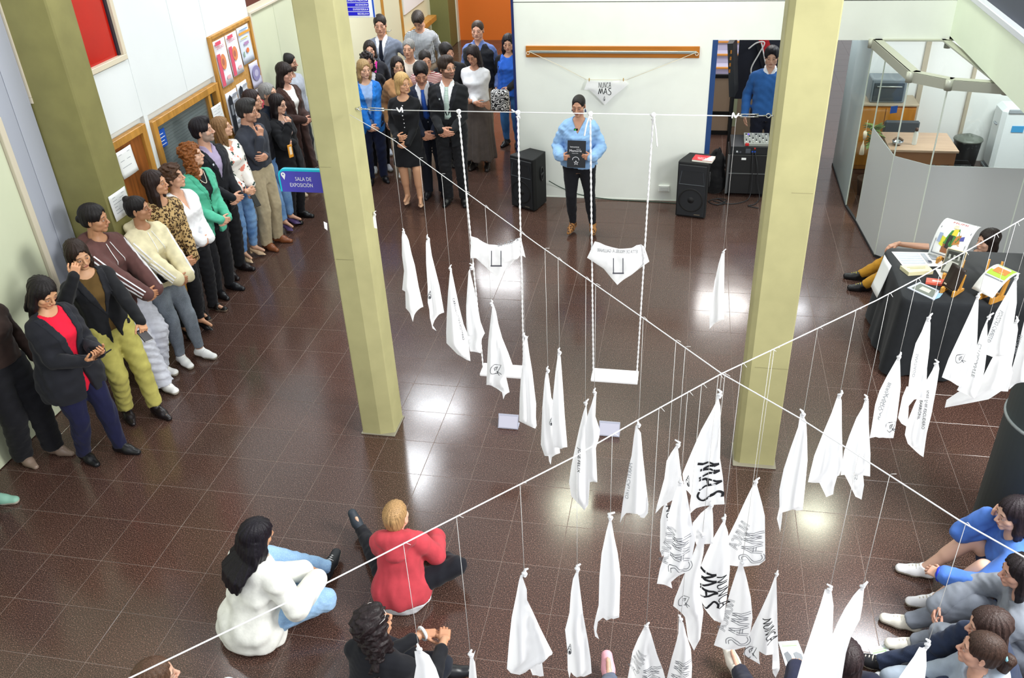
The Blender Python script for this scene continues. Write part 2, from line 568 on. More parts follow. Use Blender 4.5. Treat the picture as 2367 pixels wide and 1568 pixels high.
# ---- skin material reading the colour attribute
def skin_mat():
    if 'skin' in MATS: return MATS['skin']
    m = bpy.data.materials.new('skin')
    t, b = nodes(m)
    a = t.nodes.new('ShaderNodeAttribute'); a.attribute_name = 'Col'
    t.links.new(a.outputs['Color'], b.inputs['Base Color'])
    b.inputs['Roughness'].default_value = .5
    b.inputs['Subsurface Weight'].default_value = 0.0
    MATS['skin'] = m
    return m
def hair_mat(col, curly=False):
    key = ('hair', col, curly)
    if key in MATS: return MATS[key]
    m = bpy.data.materials.new('hair')
    t, b = nodes(m)
    tc = t.nodes.new('ShaderNodeTexCoord'); mp = t.nodes.new('ShaderNodeMapping')
    mp.inputs['Scale'].default_value = (90, 90, 30) if curly else (170, 170, 8)
    t.links.new(tc.outputs['Object'], mp.inputs['Vector'])
    n = t.nodes.new('ShaderNodeTexNoise'); n.inputs['Scale'].default_value = 1; n.inputs['Detail'].default_value = 3
    t.links.new(mp.outputs['Vector'], n.inputs['Vector'])
    c = srgb(col)
    mx = t.nodes.new('ShaderNodeMix'); mx.data_type = 'RGBA'
    mx.inputs['A'].default_value = tuple(v * .45 for v in c[:3]) + (1,)
    mx.inputs['B'].default_value = tuple(min(1, v * 1.25 + .002) for v in c[:3]) + (1,)
    rp = t.nodes.new('ShaderNodeMapRange'); rp.inputs['From Min'].default_value = .3; rp.inputs['From Max'].default_value = .7
    t.links.new(n.outputs['Fac'], rp.inputs['Value']); t.links.new(rp.outputs['Result'], mx.inputs['Factor'])
    t.links.new(mx.outputs['Result'], b.inputs['Base Color'])
    bp = t.nodes.new('ShaderNodeBump'); bp.inputs['Strength'].default_value = .5; bp.inputs['Distance'].default_value = .006
    t.links.new(n.outputs['Fac'], bp.inputs['Height']); t.links.new(bp.outputs['Normal'], b.inputs['Normal'])
    b.inputs['Roughness'].default_value = .5; b.inputs['Specular IOR Level'].default_value = .28
    MATS[key] = m
    return m

def hair_mesh(st, h, seed):
    """head-frame hair field; st: dict of style options"""
    lo, hi = np.array([-.15, -.20, -.16]), np.array([.15, .13, .16])
    L = st.get('len', 0)
    if st.get('bw'): lo[0], hi[0] = -.2, .2
    if L > 0: lo[2] = -.05 - L - .04; lo[1] = -.22; hi[1] = .14; lo[0] = -.17 * st.get('bw', 1); hi[0] = .17 * st.get('bw', 1)
    if st.get('pony'): lo[1] = -.24; lo[2] = min(lo[2], -.36)
    F = Field(lo, hi, h)
    t = st.get('t', .012)
    F.put(ell((0, -.016, .036 + t * .3), (.0745 + t, .096 + t, .083 + t)))
    if L == 0 and st.get('low', 1):
        F.put(ell((0, -.045, -.02), (.068 + t * .6, .060 + t * .6, .058)), .02)
    # face opening
    hl = st.get('line', .062)          # hairline height
    F.put(ell((0, .112, -.030 + hl - .062), (.064 + .004, .080, .108)), .010, '-')
    if L == 0:
        for s in (-1, 1):
            F.put(ell((s * .085, .035, -.045), (.035, .052, .052)), .01, '-')
        F.cut((0, -.05, -.075), (0, .3, -1))
    if st.get('bald'):
        F.put(ell((0, .03, .12), (.05, .08, .06)), .02, '-')
    if L > 0:
        w = st.get('w', .030)
        out = st.get('out', 0.0)
        fwd = st.get('fwd', 0.0)
        zt = -.05 - L
        for s in (-1, 1):
            if st.get('side') == -s: continue
            F.put(cone((s * .070, -.012, .03), (s * (.078 + out), .002 + fwd * .5, -.10), w, w, (1, 0, 0), .75), .02)
            F.put(cone((s * (.078 + out), .002 + fwd * .5, -.10), (s * (.070 + out), fwd - .01, zt), w, w * .6, (1, 0, 0), .8), .02)
        zz = [(.02, .085, .055, -.035), (-.06, .088 + out, .058, -.045), (-.14, .086 + out, .046, -.058), (zt * .55 - .06, .084 + out * .6, .036, -.075 + st.get('bk', 0)), (zt, .060, .022, -.085 + st.get('bk', 0))]
        bw = st.get('bw', 1); zz = [(z_, w_ * (1 + (bw - 1) * min(1, max(0, (.05 - z_) / .12))), d_ * (1 + (bw - 1) * .35), y_) for z_, w_, d_, y_ in zz]
        if zt > -.16: zz = [zz[0], zz[1], (zt, .070, .035, -.06)]
        F.put(loft(np.zeros(3), np.array([0, 0, 1.]), np.array([1., 0, 0]), np.array([0, 1., 0]), np.array(zz)[::-1], None, None, 2.2), .02)
        F.put(cone((0, -.025, -.09), (0, -.03, -.19), .050, .056), .012, '-')
        F.put(ell((0, .112, -.035), (.058, .082, .106)), .01, '-')
    if st.get('bun'):
        F.put(ell(st['bun'], (.034, .034, .034)), .01)
    if st.get('pony'):
        q = st['pony']
        F.put(cone((0, -.10, .03), (0, -.145, .0), .022, .03), .012)
        F.put(cone((0, -.145, .0), (q, -.13, -.15), .032, .028, (1, 0, 0), 1.3), .012)
        F.put(cone((q, -.13, -.15), (q * 1.3, -.12, -.33), .028, .010, (1, 0, 0), 1.3), .012)
    if st.get('bangs'):
        F.put(ell((0, .070, .052), (.056, .026, .034)), .008)
        F.put(ell((0, .10, .002), (.06, .04, .030)), .004, '-')
    if st.get('top'):
        F.put(ell((0, .03, .105), (.055, .065, .025 + st['top'])), .02)
    if st.get('sides'):
        for s in (-1, 1): F.put(ell((s * .078, -.01, .0), (.026, .06, .055)), .02)
    a = st.get('amp', .0022 if L > 0 else .0015)
    X, Y, Z = F.xyz((slice(None),) * 3)
    r = random.Random(seed)
    p1, p2 = r.uniform(0, 6), r.uniform(0, 6)
    if st.get('curly'):
        F.v += (a * (np.sin(X * 95 + 3 * np.sin(Z * 60 + p1)) + np.sin(Y * 90 + 3 * np.sin(Z * 70 + p2)) + np.sin(Z * 80 + 4 * np.sin(X * 50)))).astype(np.float32)
    else:
        an = np.arctan2(Y + .02, X)
        F.v += (a * (np.sin(an * 17 + 1.5 * np.sin(Z * 14 + p1)) + .6 * np.sin(an * 31 + p2 + 2 * np.sin(Z * 21)))).astype(np.float32)
    return F.mesh()

BODY = dict(
    m=[(-.075, .080, .056, 0), (-.03, .097, .068, -.008), (0, .098, .068, -.008), (.05, .093, .064, -.002), (.09, .088, .062, 0), (.15, .093, .063, .002),
       (.20, .101, .068, .006), (.245, .106, .062, .002), (.275, .098, .050, -.004), (.297, .066, .040, -.008), (.315, .038, .036, -.008), (.37, .034, .035, -.002)],
    f=[(-.075, .082, .056, 0), (-.03, .101, .068, -.008), (0, .101, .068, -.008), (.05, .090, .062, -.002), (.09, .076, .056, 0), (.15, .083, .058, .002),
       (.195, .089, .073, .014), (.245, .091, .055, .000), (.275, .085, .045, -.004), (.297, .056, .036, -.008), (.315, .032, .031, -.008), (.37, .029, .031, -.002)])

BODY['k'] = BODY['f']
class Fig:
    """joint positions of a figure from a pose, in the figure's own frame (forward +y)"""
    def __init__(s, H, sex='f', fat=1.0, pel=(0, 0, .53), lean=(0, 0), twist=0, feet=None, knee=None, hands=None, elbow=None,
                 head=(0, 0, 0), foot_dir=None, hs=1.0, arms=1.0, heel=0.0, neck=0.0, hyaw=0):
        s.H, s.sex, s.fat = H, sex, fat
        s.P = np.array(pel, float) * H + np.array([0, 0, heel])
        fl, sl_ = math.radians(lean[0]), math.radians(lean[1])
        s.U = nrm((math.sin(sl_), math.sin(fl), math.cos(fl) * math.cos(sl_)))
        tw = math.radians(twist)
        r0 = np.array([math.cos(tw), math.sin(tw), 0])
        s.R = nrm(r0 - s.U * r0.dot(s.U)); s.F = np.cross(s.U, s.R)
        hy = math.radians(hyaw)
        s.hr = np.array([math.cos(hy), math.sin(hy), 0])
        hw = .052 * H * (1.04 if sex == 'f' else 1)
        for i, ft in enumerate(feet or []):
            d_ = np.array(ft, float)[:2] * H - (s.P + s.hr * (hw if i else -hw))[:2]
            zm = math.sqrt(max((.484 * H) ** 2 - d_.dot(d_), .0)) + ft[2] * H + heel
            if pel[2] > .3 and s.P[2] > zm: s.P[2] = zm
        s.hip = [s.P - s.hr * hw, s.P + s.hr * hw]
        s.an, s.kn = [], []
        feet = feet or [(-.055, 0, .045), (.055, 0, .045)]
        knee = knee or [(-.05, 1, .1), (.05, 1, .1)]
        for i in range(2):
            t = np.array(feet[i], float) * H + np.array([0, 0, heel])
            k, t = ik(s.hip[i], t, .245 * H, .243 * H, knee[i])
            s.kn.append(k); s.an.append(t)
        s.fd = foot_dir or [(-.18, 1, 0), (.18, 1, 0)]
        sw = (.100 if sex == 'm' else .086) * H
        c = s.P + s.U * .262 * H - s.F * .004 * H
        s.sh = [c - s.R * sw, c + s.R * sw]
        hands = hands or [dict(w=(-.145, .03, .50), d=(0, .1, -1), n=(1, 0, 0), k='relax'), dict(w=(.145, .03, .50), d=(0, .1, -1), n=(-1, 0, 0), k='relax')]
        elbow = elbow or [(-.5, -1, -.3), (.5, -1, -.3)]
        s.el, s.wr, s.hd = [], [], []
        for i in range(2):
            t = np.array(hands[i]['w'], float) * H
            if hands[i].get('t'): t = s.P + (s.R * t[0] + s.F * t[1] + s.U * t[2])
            e, t = ik(s.sh[i], t, .172 * H * arms, .150 * H * arms, elbow[i])
            s.el.append(e); s.wr.append(t); s.hd.append(hands[i])
        s.nb = s.P + s.U * .312 * H - s.F * .006 * H
        yw, pt, rl = [math.radians(a) for a in head]
        cy, sy, cp, sp, cr, sr = math.cos(yw + tw), math.sin(yw + tw), math.cos(pt), math.sin(pt), math.cos(rl), math.sin(rl)
        Rz = np.array([[cy, -sy, 0], [sy, cy, 0], [0, 0, 1]])
        Rx = np.array([[1, 0, 0], [0, cp, -sp], [0, sp, cp]])
        Ry = np.array([[cr, 0, sr], [0, 1, 0], [-sr, 0, cr]])
        s.HM = Rz @ Rx @ Ry
        s.hs = hs * H / 1.70
        nk = nrm(s.U * .55 + np.array([0, 0, .45]) + s.F * neck)
        s.hc = s.nb + nk * .058 * H + s.HM @ np.array([0, .018, .042 * H / 1.7 * 1.0 + .018])* (H/1.7)
    def prof(s, off=0.0, rows=None):
        A = np.array(rows if rows is not None else BODY[s.sex], float) * s.H
        k = np.where((A[:, 0] > -.09 * s.H) & (A[:, 0] < .26 * s.H), s.fat, 1.0)
        A[:, 1] *= k; A[:, 2] *= k
        A[:, 1] += off; A[:, 2] += off
        return A
    def torso(s, off=0.0, u0=None, u1=None, rows=None):
        return loft(s.P, s.U, s.R, s.F, s.prof(off, rows), None if u0 is None else u0 * s.H, None if u1 is None else u1 * s.H)
    def box(s, pad=.12, low=None):
        pts = np.array(s.hip + s.kn + s.an + s.sh + s.el + s.wr + [s.P, s.nb])
        lo, hi = pts.min(0) - pad, pts.max(0) + pad
        return lo, hi

LOD = {0: (.0095, .0040, .0060), 1: (.0125, .0050, .0075), 2: (.0155, .0062, .0095)}
def conj(*ms):
    V, Q, n = [], [], 0
    for P, q in ms:
        V.append(P); Q.append(q + n); n += len(P)
    return np.concatenate(V), np.concatenate(Q)

def set_col(me, C):
    a = me.color_attributes.new('Col', 'FLOAT_COLOR', 'POINT')
    b = np.ones((len(C), 4), np.float32); b[:, :3] = C
    a.data.foreach_set('color', b.ravel())

def sleeves(F, g, ex, f=1.0, k=.012, wide=(1, 1), part=1.0, sides=(0, 1)):
    H = g.H
    for i in sides:
        a, e, w = g.sh[i], g.el[i], g.wr[i]
        nk = g.nb - g.U * .012 * H
        a1 = a + (e - a) * .16
        F.put(cone(nk, a, .022 * H + ex * .6, .0215 * H + ex * .7), .03)
        F.put(cone(a, a1, .0215 * H + ex * .7, .0275 * H * wide[0] + ex), .03)
        F.put(cone(a1, e, .0275 * H * wide[0] + ex, .0240 * H * wide[0] + ex), .022)
        if part > .5:
            q = e + (w - e) * (1 if part >= 1 else (part - .5) * 2)
            F.put(cone(e, q, .0245 * H * wide[1] + ex, (.0175 * H + ex) * wide[1]), k)

def person(label, head_px=None, pos=None, H=1.65, face=0, sex='f', skin='#c99a7c', lip=None, brow='#2a1c14', beard=None, hair=None, hc='#1c1412',
           top=None, bot=None, shoe=None, pose=None, lod=1, seed=None, fat=1.0, extra=None, zoff=0.0, group=None):
    pose = dict(pose or {})
    hb, hh, hr_ = LOD[lod]
    seed = seed if seed is not None else (abs(hash_s(label)) % 9973)
    heel = (shoe or {}).get('heel', 0.0)
    g = Fig(H, sex, fat, heel=heel, **pose)
    a = math.radians(face - 90)
    Wz = np.array([[math.cos(a), -math.sin(a), 0], [math.sin(a), math.cos(a), 0], [0, 0, 1]])
    if pos is None:
        tp = g.hc + g.HM @ np.array([0, -.015, .120]) * g.hs      # crown of the head
        base = at(head_px[0], head_px[1], tp[2] + zoff)
        off = Wz @ np.array([tp[0], tp[1], 0])
        base = np.array([base[0] - off[0], base[1] - off[1], zoff])
    else:
        base = np.array([pos[0], pos[1], zoff])
    root = empty('person', base, label, 'person', group)
    g.base, g.Wz, g.root, g.seed, g.h = base, Wz, root, seed, hb
    def put(name, PQ, m, lab=None):
        P, Q = PQ
        if len(Q) == 0: return None
        return link(name, mesh_np(name, np.asarray(P) @ Wz.T, quads=Q), m, root, lab)
    g.put = put
    lip = lip or ('#b4605a' if sex == 'f' else '#a86b5c')
    # ---- body (one continuous skin)
    lo, hi = g.box(.13)
    F = Field(lo, hi, hb)
    F.put(g.torso(-.007), 0)
    for i in range(2):
        F.put(cone(g.hip[i], g.kn[i], .054 * H * fat - .004, .034 * H), .03)
        F.put(cone(g.kn[i], g.an[i], .0335 * H, .0205 * H), .015)
        cd = nrm(np.cross(g.an[i] - g.kn[i], np.cross(nrm(g.kn[i] - g.hip[i]), nrm(g.an[i] - g.kn[i])) + np.array([1e-4, 0, 0])))
        m_ = g.kn[i] * .68 + g.an[i] * .32
        F.put(cone(m_ - nrm(g.an[i] - g.kn[i]) * .05 * H, m_ + nrm(g.an[i] - g.kn[i]) * .05 * H, .030 * H, .026 * H), .03)
        fd = nrm(g.fd[i])
        F.put(cone(g.an[i], g.an[i] + fd * .075 * H - np.array([0, 0, .026 * H]) * (fd[2] < .5), .015 * H, .010 * H), .02)
        F.put(cone(g.nb - g.U * .012 * H, g.sh[i], .018 * H, .018 * H), .03); F.put(cone(g.sh[i], g.el[i], .022 * H, .0215 * H), .03)
        F.put(cone(g.el[i], g.wr[i], .0235 * H, .0145 * H), .012)
    body = F.mesh()
    hp, hq = head_template(sex if sex != 'k' else 'f', hh)
    sx = 1 + .03 * math.sin(seed); sz = 1 + .03 * math.cos(seed * 1.7)
    wp = (hp * np.array([sx * (1.0 + (fat - 1) * .25), 1, sz]) * g.hs) @ g.HM.T + g.hc
    ms = [body, (wp, hq)]
    ncol = len(body[0])
    for i in range(2):
        hd = g.hd[i]
        if hd.get('k') is None: continue
        tp, tq = hand_template(hd['k'], .0034 if lod < 2 else .0052)
        tp = tp * (H / 1.72) * (1.0 if sex == 'm' else .93)
        if i == 0: tp = tp * np.array([-1, 1, 1]); tq = tq[:, ::-1]
        d, n = np.array(hd['d'], float), np.array(hd['n'], float)
        M = frame_from(d, n)
        ms.append((tp @ M + g.wr[i], tq))
    V, Q = conj(*ms)
    skc = np.tile(np.array(srgb(skin)[:3]), (len(V), 1))
    skc[ncol:ncol + len(hp)] = head_colours(hp, skin, lip, brow, beard)
    hand_c = np.array(srgb(skin)[:3]) * np.array([1.0, .93, .90])
    skc[ncol + len(hp):] = hand_c
    me = mesh_np('body', V @ Wz.T, quads=Q)
    set_col(me, skc)
    link('body', me, skin_mat(), root)
    # ---- hair
    g.hair = None
    if hair is not None:
        P, Q = hair_mesh(hair, hr_ * g.hs if lod else hr_, seed)
        o = link('hair', mesh_np('hair', P, quads=Q), hair_mat(hc, bool(hair.get('curly'))), root)
        M4 = Matrix.Identity(4)
        A = (Wz @ g.HM) * g.hs * np.array([sx, 1, sz])
        loc = Wz @ g.hc
        for r_ in range(3):
            for c_ in range(3): M4[r_][c_] = A[r_][c_]
            M4[r_][3] = loc[r_]
        o.matrix_local = M4
        g.hair = o
    # ---- trousers, skirt
    for it in (bot if isinstance(bot, list) else [bot] if bot else []):
        bottom(g, it)
    for it in (top if isinstance(top, list) else [top] if top else []):
        upper(g, it)
    if shoe and shoe.get('t') != 'none': shoes(g, shoe)
    for e in (extra or []): e(g)
    return g

def hash_s(s):
    h = 0
    for c in s: h = (h * 131 + ord(c)) % 1000003
    return h

CLOTH = {}
def cloth(col, kind='plain', rough=.85, c2=None, c3=None):
    key = (col, kind, c2, c3)
    if key in CLOTH: return CLOTH[key]
    m = bpy.data.materials.new(kind + '_cloth')
    t, b = nodes(m)
    b.inputs['Roughness'].default_value = rough
    b.inputs['Specular IOR Level'].default_value = .25
    c = srgb(col)
    N, Lk = t.nodes.new, t.links.new
    tc = N('ShaderNodeTexCoord')
    def noise(sc, det=2, vec=None):
        n = N('ShaderNodeTexNoise'); n.inputs['Scale'].default_value = sc; n.inputs['Detail'].default_value = det
        Lk(vec or tc.outputs['Object'], n.inputs['Vector']); return n
    def ramp(val, a, bb):
        r = N('ShaderNodeMapRange'); r.inputs['From Min'].default_value = a; r.inputs['From Max'].default_value = bb
        Lk(val, r.inputs['Value']); return r.outputs['Result']
    def mix(f, A, B):
        x = N('ShaderNodeMix'); x.data_type = 'RGBA'
        if isinstance(f, float): x.inputs['Factor'].default_value = f
        else: Lk(f, x.inputs['Factor'])
        for nm, v in (('A', A), ('B', B)):
            if isinstance(v, tuple): x.inputs[nm].default_value = v
            else: Lk(v, x.inputs[nm])
        return x.outputs['Result']
    out = None
    if kind in ('plain', 'knit', 'cable'):
        n = noise(14, 3)
        out = mix(ramp(n.outputs['Fac'], .3, .7), tuple(v * .86 for v in c[:3]) + (1,), tuple(min(1, v * 1.1) for v in c[:3]) + (1,))
    elif kind == 'denim':
        n = noise(5, 3); n2 = noise(160, 2)
        o1 = mix(ramp(n.outputs['Fac'], .38, .62), c, srgb(c2))
        out = mix(ramp(n2.outputs['Fac'], .45, 1.6), o1, tuple(min(1, v * 2 + .02) for v in srgb(c2)[:3]) + (1,))
    elif kind == 'leopard':
        v = N('ShaderNodeTexVoronoi'); v.inputs['Scale'].default_value = 46
        n = noise(40, 2); av = N('ShaderNodeVectorMath'); av.operation = 'MULTIPLY_ADD'
        Lk(n.outputs['Color'], av.inputs[0]); av.inputs[1].default_value = (.03, .03, .03); Lk(tc.outputs['Object'], av.inputs[2])
        Lk(av.outputs[0], v.inputs['Vector'])
        cr = N('ShaderNodeValToRGB'); e = cr.color_ramp.elements
        e[0].position = 0; e[0].color = srgb(c2); e[1].position = .24; e[1].color = srgb(c2)
        for p, cc in ((.30, '#1d130d'), (.46, '#1d130d'), (.52, col)):
            q = e.new(p); q.color = srgb(cc)
        Lk(v.outputs['Distance'], cr.inputs['Fac']); out = cr.outputs['Color']
    elif kind == 'floral':
        n = noise(13, 3); n2 = noise(17, 2); 
        ad = N('ShaderNodeVectorMath'); ad.operation = 'ADD'; ad.inputs[1].default_value = (3.1, 7.7, 1.3); Lk(tc.outputs['Object'], ad.inputs[0])
        n3 = noise(15, 2, ad.outputs[0])
        o1 = mix(ramp(n.outputs['Fac'], .58, .60), c, srgb(c2))
        out = mix(ramp(n3.outputs['Fac'], .62, .635), o1, srgb(c3))
    elif kind in ('check', 'stripe'):
        w = N('ShaderNodeTexWave'); w.inputs['Scale'].default_value = 18; w.bands_direction = 'Z'
        Lk(tc.outputs['Object'], w.inputs['Vector'])
        o1 = ramp(w.outputs['Fac'], .45, .55)
        if kind == 'check':
            w2 = N('ShaderNodeTexWave'); w2.inputs['Scale'].default_value = 18; w2.bands_direction = 'X'
            Lk(tc.outputs['Object'], w2.inputs['Vector'])
            a_ = N('ShaderNodeMath'); a_.operation = 'ADD'; Lk(o1, a_.inputs[0]); Lk(ramp(w2.outputs['Fac'], .45, .55), a_.inputs[1])
            d_ = N('ShaderNodeMath'); d_.operation = 'MULTIPLY'; Lk(a_.outputs[0], d_.inputs[0]); d_.inputs[1].default_value = .5
            o1 = d_.outputs[0]
        out = mix(o1, c, srgb(c2))
    elif kind == 'zebra':
        n = noise(9, 1)
        s_ = N('ShaderNodeMath'); s_.operation = 'SINE'; ml = N('ShaderNodeMath'); ml.operation = 'MULTIPLY'; ml.inputs[1].default_value = 60
        Lk(n.outputs['Fac'], ml.inputs[0]); Lk(ml.outputs[0], s_.inputs[0])
        out = mix(ramp(s_.outputs[0], -.05, .05), c, srgb(c2))
    Lk(out, b.inputs['Base Color'])
    bn = noise({'knit': 260, 'cable': 60, 'denim': 300}.get(kind, 320), 2)
    bp = N('ShaderNodeBump'); bp.inputs['Strength'].default_value = .35 if kind in ('knit', 'cable') else .18; bp.inputs['Distance'].default_value = .003
    Lk(bn.outputs['Fac'], bp.inputs['Height']); Lk(bp.outputs['Normal'], b.inputs['Normal'])
    b.inputs['Sheen Weight'].default_value = .08
    CLOTH[key] = m
    return m
def cm(it):
    return cloth(it['c'], it.get('kind', 'plain'), it.get('rough', .85), it.get('c2'), it.get('c3'))

def bottom(g, it):
    """trousers (t='pants') or a skirt (t='skirt')"""
    H, h = g.H, g.h
    ex = it.get('ex', .008)
    lo, hi = g.box(.19)
    hi[2] = max(g.P[2] + .12 * H + .05, g.kn[0][2] + .10, g.kn[1][2] + .10)
    F = Field(lo, hi, h)
    if it['t'] == 'pants':
        w0, w1 = it.get('w', (1, 1)), None
        F.put(g.torso(ex, -.07, it.get('rise', .075)), 0)
        for i in range(2):
            hp_, kn, an = g.hip[i], g.kn[i], g.an[i]
            e = kn + (an - kn) * it.get('len', 1.04)
            tk, kk, ak = it.get('w', (1.0, 1.0, 1.0))
            if it.get('short'):
                F.put(cone(hp_, hp_ + (kn - hp_) * it['short'], .057 * H * tk + ex, .050 * H * tk + ex), .028); continue
            F.put(cone(hp_, kn, .055 * H * tk * g.fat + ex, .0345 * H * kk + ex), .028)
            F.put(cone(kn, e, .0345 * H * kk + ex, .0215 * H * ak + ex), .012)
            if ak < 1.3:
                m_ = kn * .7 + an * .3; d_ = nrm(an - kn) * .05 * H
                F.put(cone(m_ - d_, m_ + d_, .030 * H * kk + ex, .026 * H * kk + ex), .03)
            # flat trouser end
            n = nrm(an - kn)
            X, Y, Z = F.xyz((slice(None),) * 3)
            pl = (X - e[0]) * n[0] + (Y - e[1]) * n[1] + (Z - e[2]) * n[2]
            rr = np.sqrt((X - e[0]) ** 2 + (Y - e[1]) ** 2 + (Z - e[2]) ** 2)
            F.v = np.where(rr < .13, np.maximum(F.v, pl), F.v)
        F.wav(it.get('amp', .0028), 55, g.seed)
        nm = it.get('n', 'trousers')
    else:
        rows = it['rows']
        p0 = np.array(g.P); 
        F.put(loft(p0, np.array([0, 0, 1.]), g.R, nrm(g.F * [1, 1, 0]), np.array(rows) * H, None, None, 2.1), 0)
        X, Y, Z = F.xyz((slice(None),) * 3)
        an = np.arctan2(Y - p0[1], X - p0[0])
        fall = np.clip((p0[2] - Z) / .5, 0, 1)
        F.v += (it.get('amp', .004) * 2 * fall * (np.sin(an * it.get('pl', 9)) + .5 * np.sin(an * 17 + 1))).astype(np.float32)
        nm = it.get('n', 'skirt')
    g.put(nm, F.mesh(), cm(it), it.get('lab'))
    if it.get('belt'):
        B = Field(*g.box(.12), h * .9)
        u = it.get('rise', .075)
        B.put(g.torso(ex + .007, u - .014, u + .006))
        g.put('belt', B.mesh(), mat('belt_leather', it['belt'], .45))

def upper(g, it):
    """jacket, shirt, hoodie ... : torso and sleeves with hem, neck and front openings"""
    H, h = g.H, g.h
    ex = it.get('ex', .012)
    hem = it.get('hem', -.02)
    lo, hi = g.box(.20)
    lo2 = np.array(lo); 
    F = Field(lo2, hi, h)
    rows = [list(r) for r in BODY[g.sex]]
    fl = it.get('flare', 0.0)
    wst = it.get('waist', 0.3)     # 0 = straight fall from chest, 1 = follows the body
    A = np.array(rows)
    if hem < A[0, 0]:
        A = np.vstack([[hem, A[1, 1], A[1, 2], A[1, 3]], [A[0, 0], A[1, 1], A[1, 2], A[1, 3]], A[1:]])
    else:
        A[0, 1:3] = A[1, 1:3]
    low = A[:, 0] < .2
    if hem < -.12:
        A[0, 1:3] = it.get('hw', (.112, .080))
    lw = np.clip((.10 - A[:, 0]) / .10, 0, 1)
    A[:, 1] += .004 * lw; A[:, 2] += .008 * lw
    A[low, 1] = np.maximum(A[low, 1], A[low, 1] * wst + (1 - wst) * (.098 if g.sex == 'm' else .092))
    A[low, 2] = np.maximum(A[low, 2], A[low, 2] * wst + (1 - wst) * .068)
    A[low, 1] += fl * np.clip((.2 - A[low, 0]) / .25, 0, 1.6)
    A[low, 2] += fl * np.clip((.2 - A[low, 0]) / .25, 0, 1.6)
    F.put(g.torso(ex, hem, .303, A), 0)
    part = it.get('sleeve', 1.0)
    if part > 0:
        sleeves(F, g, ex, wide=it.get('wide', (1, 1)), part=part, k=.008)
    sides = it.get('arms', (0, 1))
    if it.get('seat'):
        q = it['seat']; F.put(ell(g.P + np.array([0, -.014, -.025]) * H, (.124 * H * q, .108 * H * q, .115 * H * q)), .05)
        F.cut((0, 0, it.get('fz', .004)), (0, 0, -1))
    if it.get('cuffpuff'):
        for i in range(2):
            F.put(ell(g.wr[i] * .82 + g.el[i] * .18, (.036, .036, .036)), .02)
    if it.get('hood'):
        q = it['hood']
        c = g.nb - g.F * .055 * H - g.U * .012 * H
        F.put(cone(c - g.R * .04 * H * q, c + g.R * .04 * H * q, .030 * H * q, .030 * H * q), .02)
        c2 = g.nb - g.F * (.062 * H * q) - g.U * .06 * H * q
        F.put(cone(c, c2, .034 * H * q, .02 * H * q, tuple(g.R), 1.7), .02)
        for s in (-1, 1):
            F.put(cone(c + g.R * s * .045 * H, g.nb + g.R * s * .03 * H + g.F * .035 * H - g.U * .02 * H, .022 * H, .012 * H), .012)
    Fk = None
    if it.get('collar'):
        q = it['collar']
        Fc = loft(g.P, g.U, g.R, g.F, np.array([(.285, .050, .044, -.006), (.30, .046, .042, -.006), (.30 + q, .040 if g.sex == 'm' else .036, .040, -.004), (.31 + q, .039, .039, -.004)]) * H + np.array([0, .006, .006, 0]))
        F.put(Fc, .01)
    F.wav(it.get('amp', .0030), it.get('fr', 42), g.seed + 5)
    X, Y, Z = F.xyz((slice(None),) * 3)
    x0, y0, z0 = X - g.P[0], Y - g.P[1], Z - g.P[2]
    u = (x0 * g.U[0] + y0 * g.U[1] + z0 * g.U[2]) / H
    x = (x0 * g.R[0] + y0 * g.R[1] + z0 * g.R[2]) / H
    y = (x0 * g.F[0] + y0 * g.F[1] + z0 * g.F[2]) / H
    nm = it.get('n', 'shirt')
    base = F.v
    # round / boat neck
    nk = it.get('neck', .040)
    cut = np.sqrt(x * x + ((y - .012) * 1.0) ** 2 + ((u - (it.get('neckz', .318))) * 1.0) ** 2) - nk
    if not it.get('collar') and not it.get('open'):
        F.v = np.maximum(F.v, (-cut * H).astype(np.float32))
    if it.get('collar') and not it.get('open'):
        ck = np.where(y > 0, np.abs(x) - np.clip(u - .272, 0, 1) * .55, 1)
        F.v = np.maximum(F.v, (-ck * H).astype(np.float32))
        ck = np.where(u > .290, np.sqrt(x * x + (y + .005) ** 2) - .030, 1)
        F.v = np.maximum(F.v, (-ck * H).astype(np.float32))
    op = it.get('open')      # (half width at top, u of closing point, half width at hem)
    if op:
        wt, ub, wb = op
        wd = np.where(u > ub, wt * np.clip((u - ub) / (.30 - ub), 0, 1.3), wb * np.clip((ub - u) / (ub - hem + 1e-6), 0, 1))
        wedge = np.where(y > 0.0, np.abs(x) - wd, 1.0)
        wedge = np.where(u > .288, np.minimum(wedge, np.sqrt(x * x + (y + .006) ** 2) - .040), wedge)
        F.v = np.maximum(F.v, (-wedge * H).astype(np.float32))
    g.put(nm, nets(F.v, F.o, F.h), cm(it), it.get('lab'))
    if op and it.get('lapel'):
        band = np.maximum(np.maximum(wedge - .030 * np.clip((u - ub) / .12, .0, 1), -(wedge + .004)), ub - u)
        band = np.maximum(band, u - .296)
        G = np.maximum(base - .006, (band * H).astype(np.float32))
        G = np.maximum(G, -(base + .012))
        g.put('lapel', nets(G, F.o, F.h), cloth(it['lapel'], 'plain'))
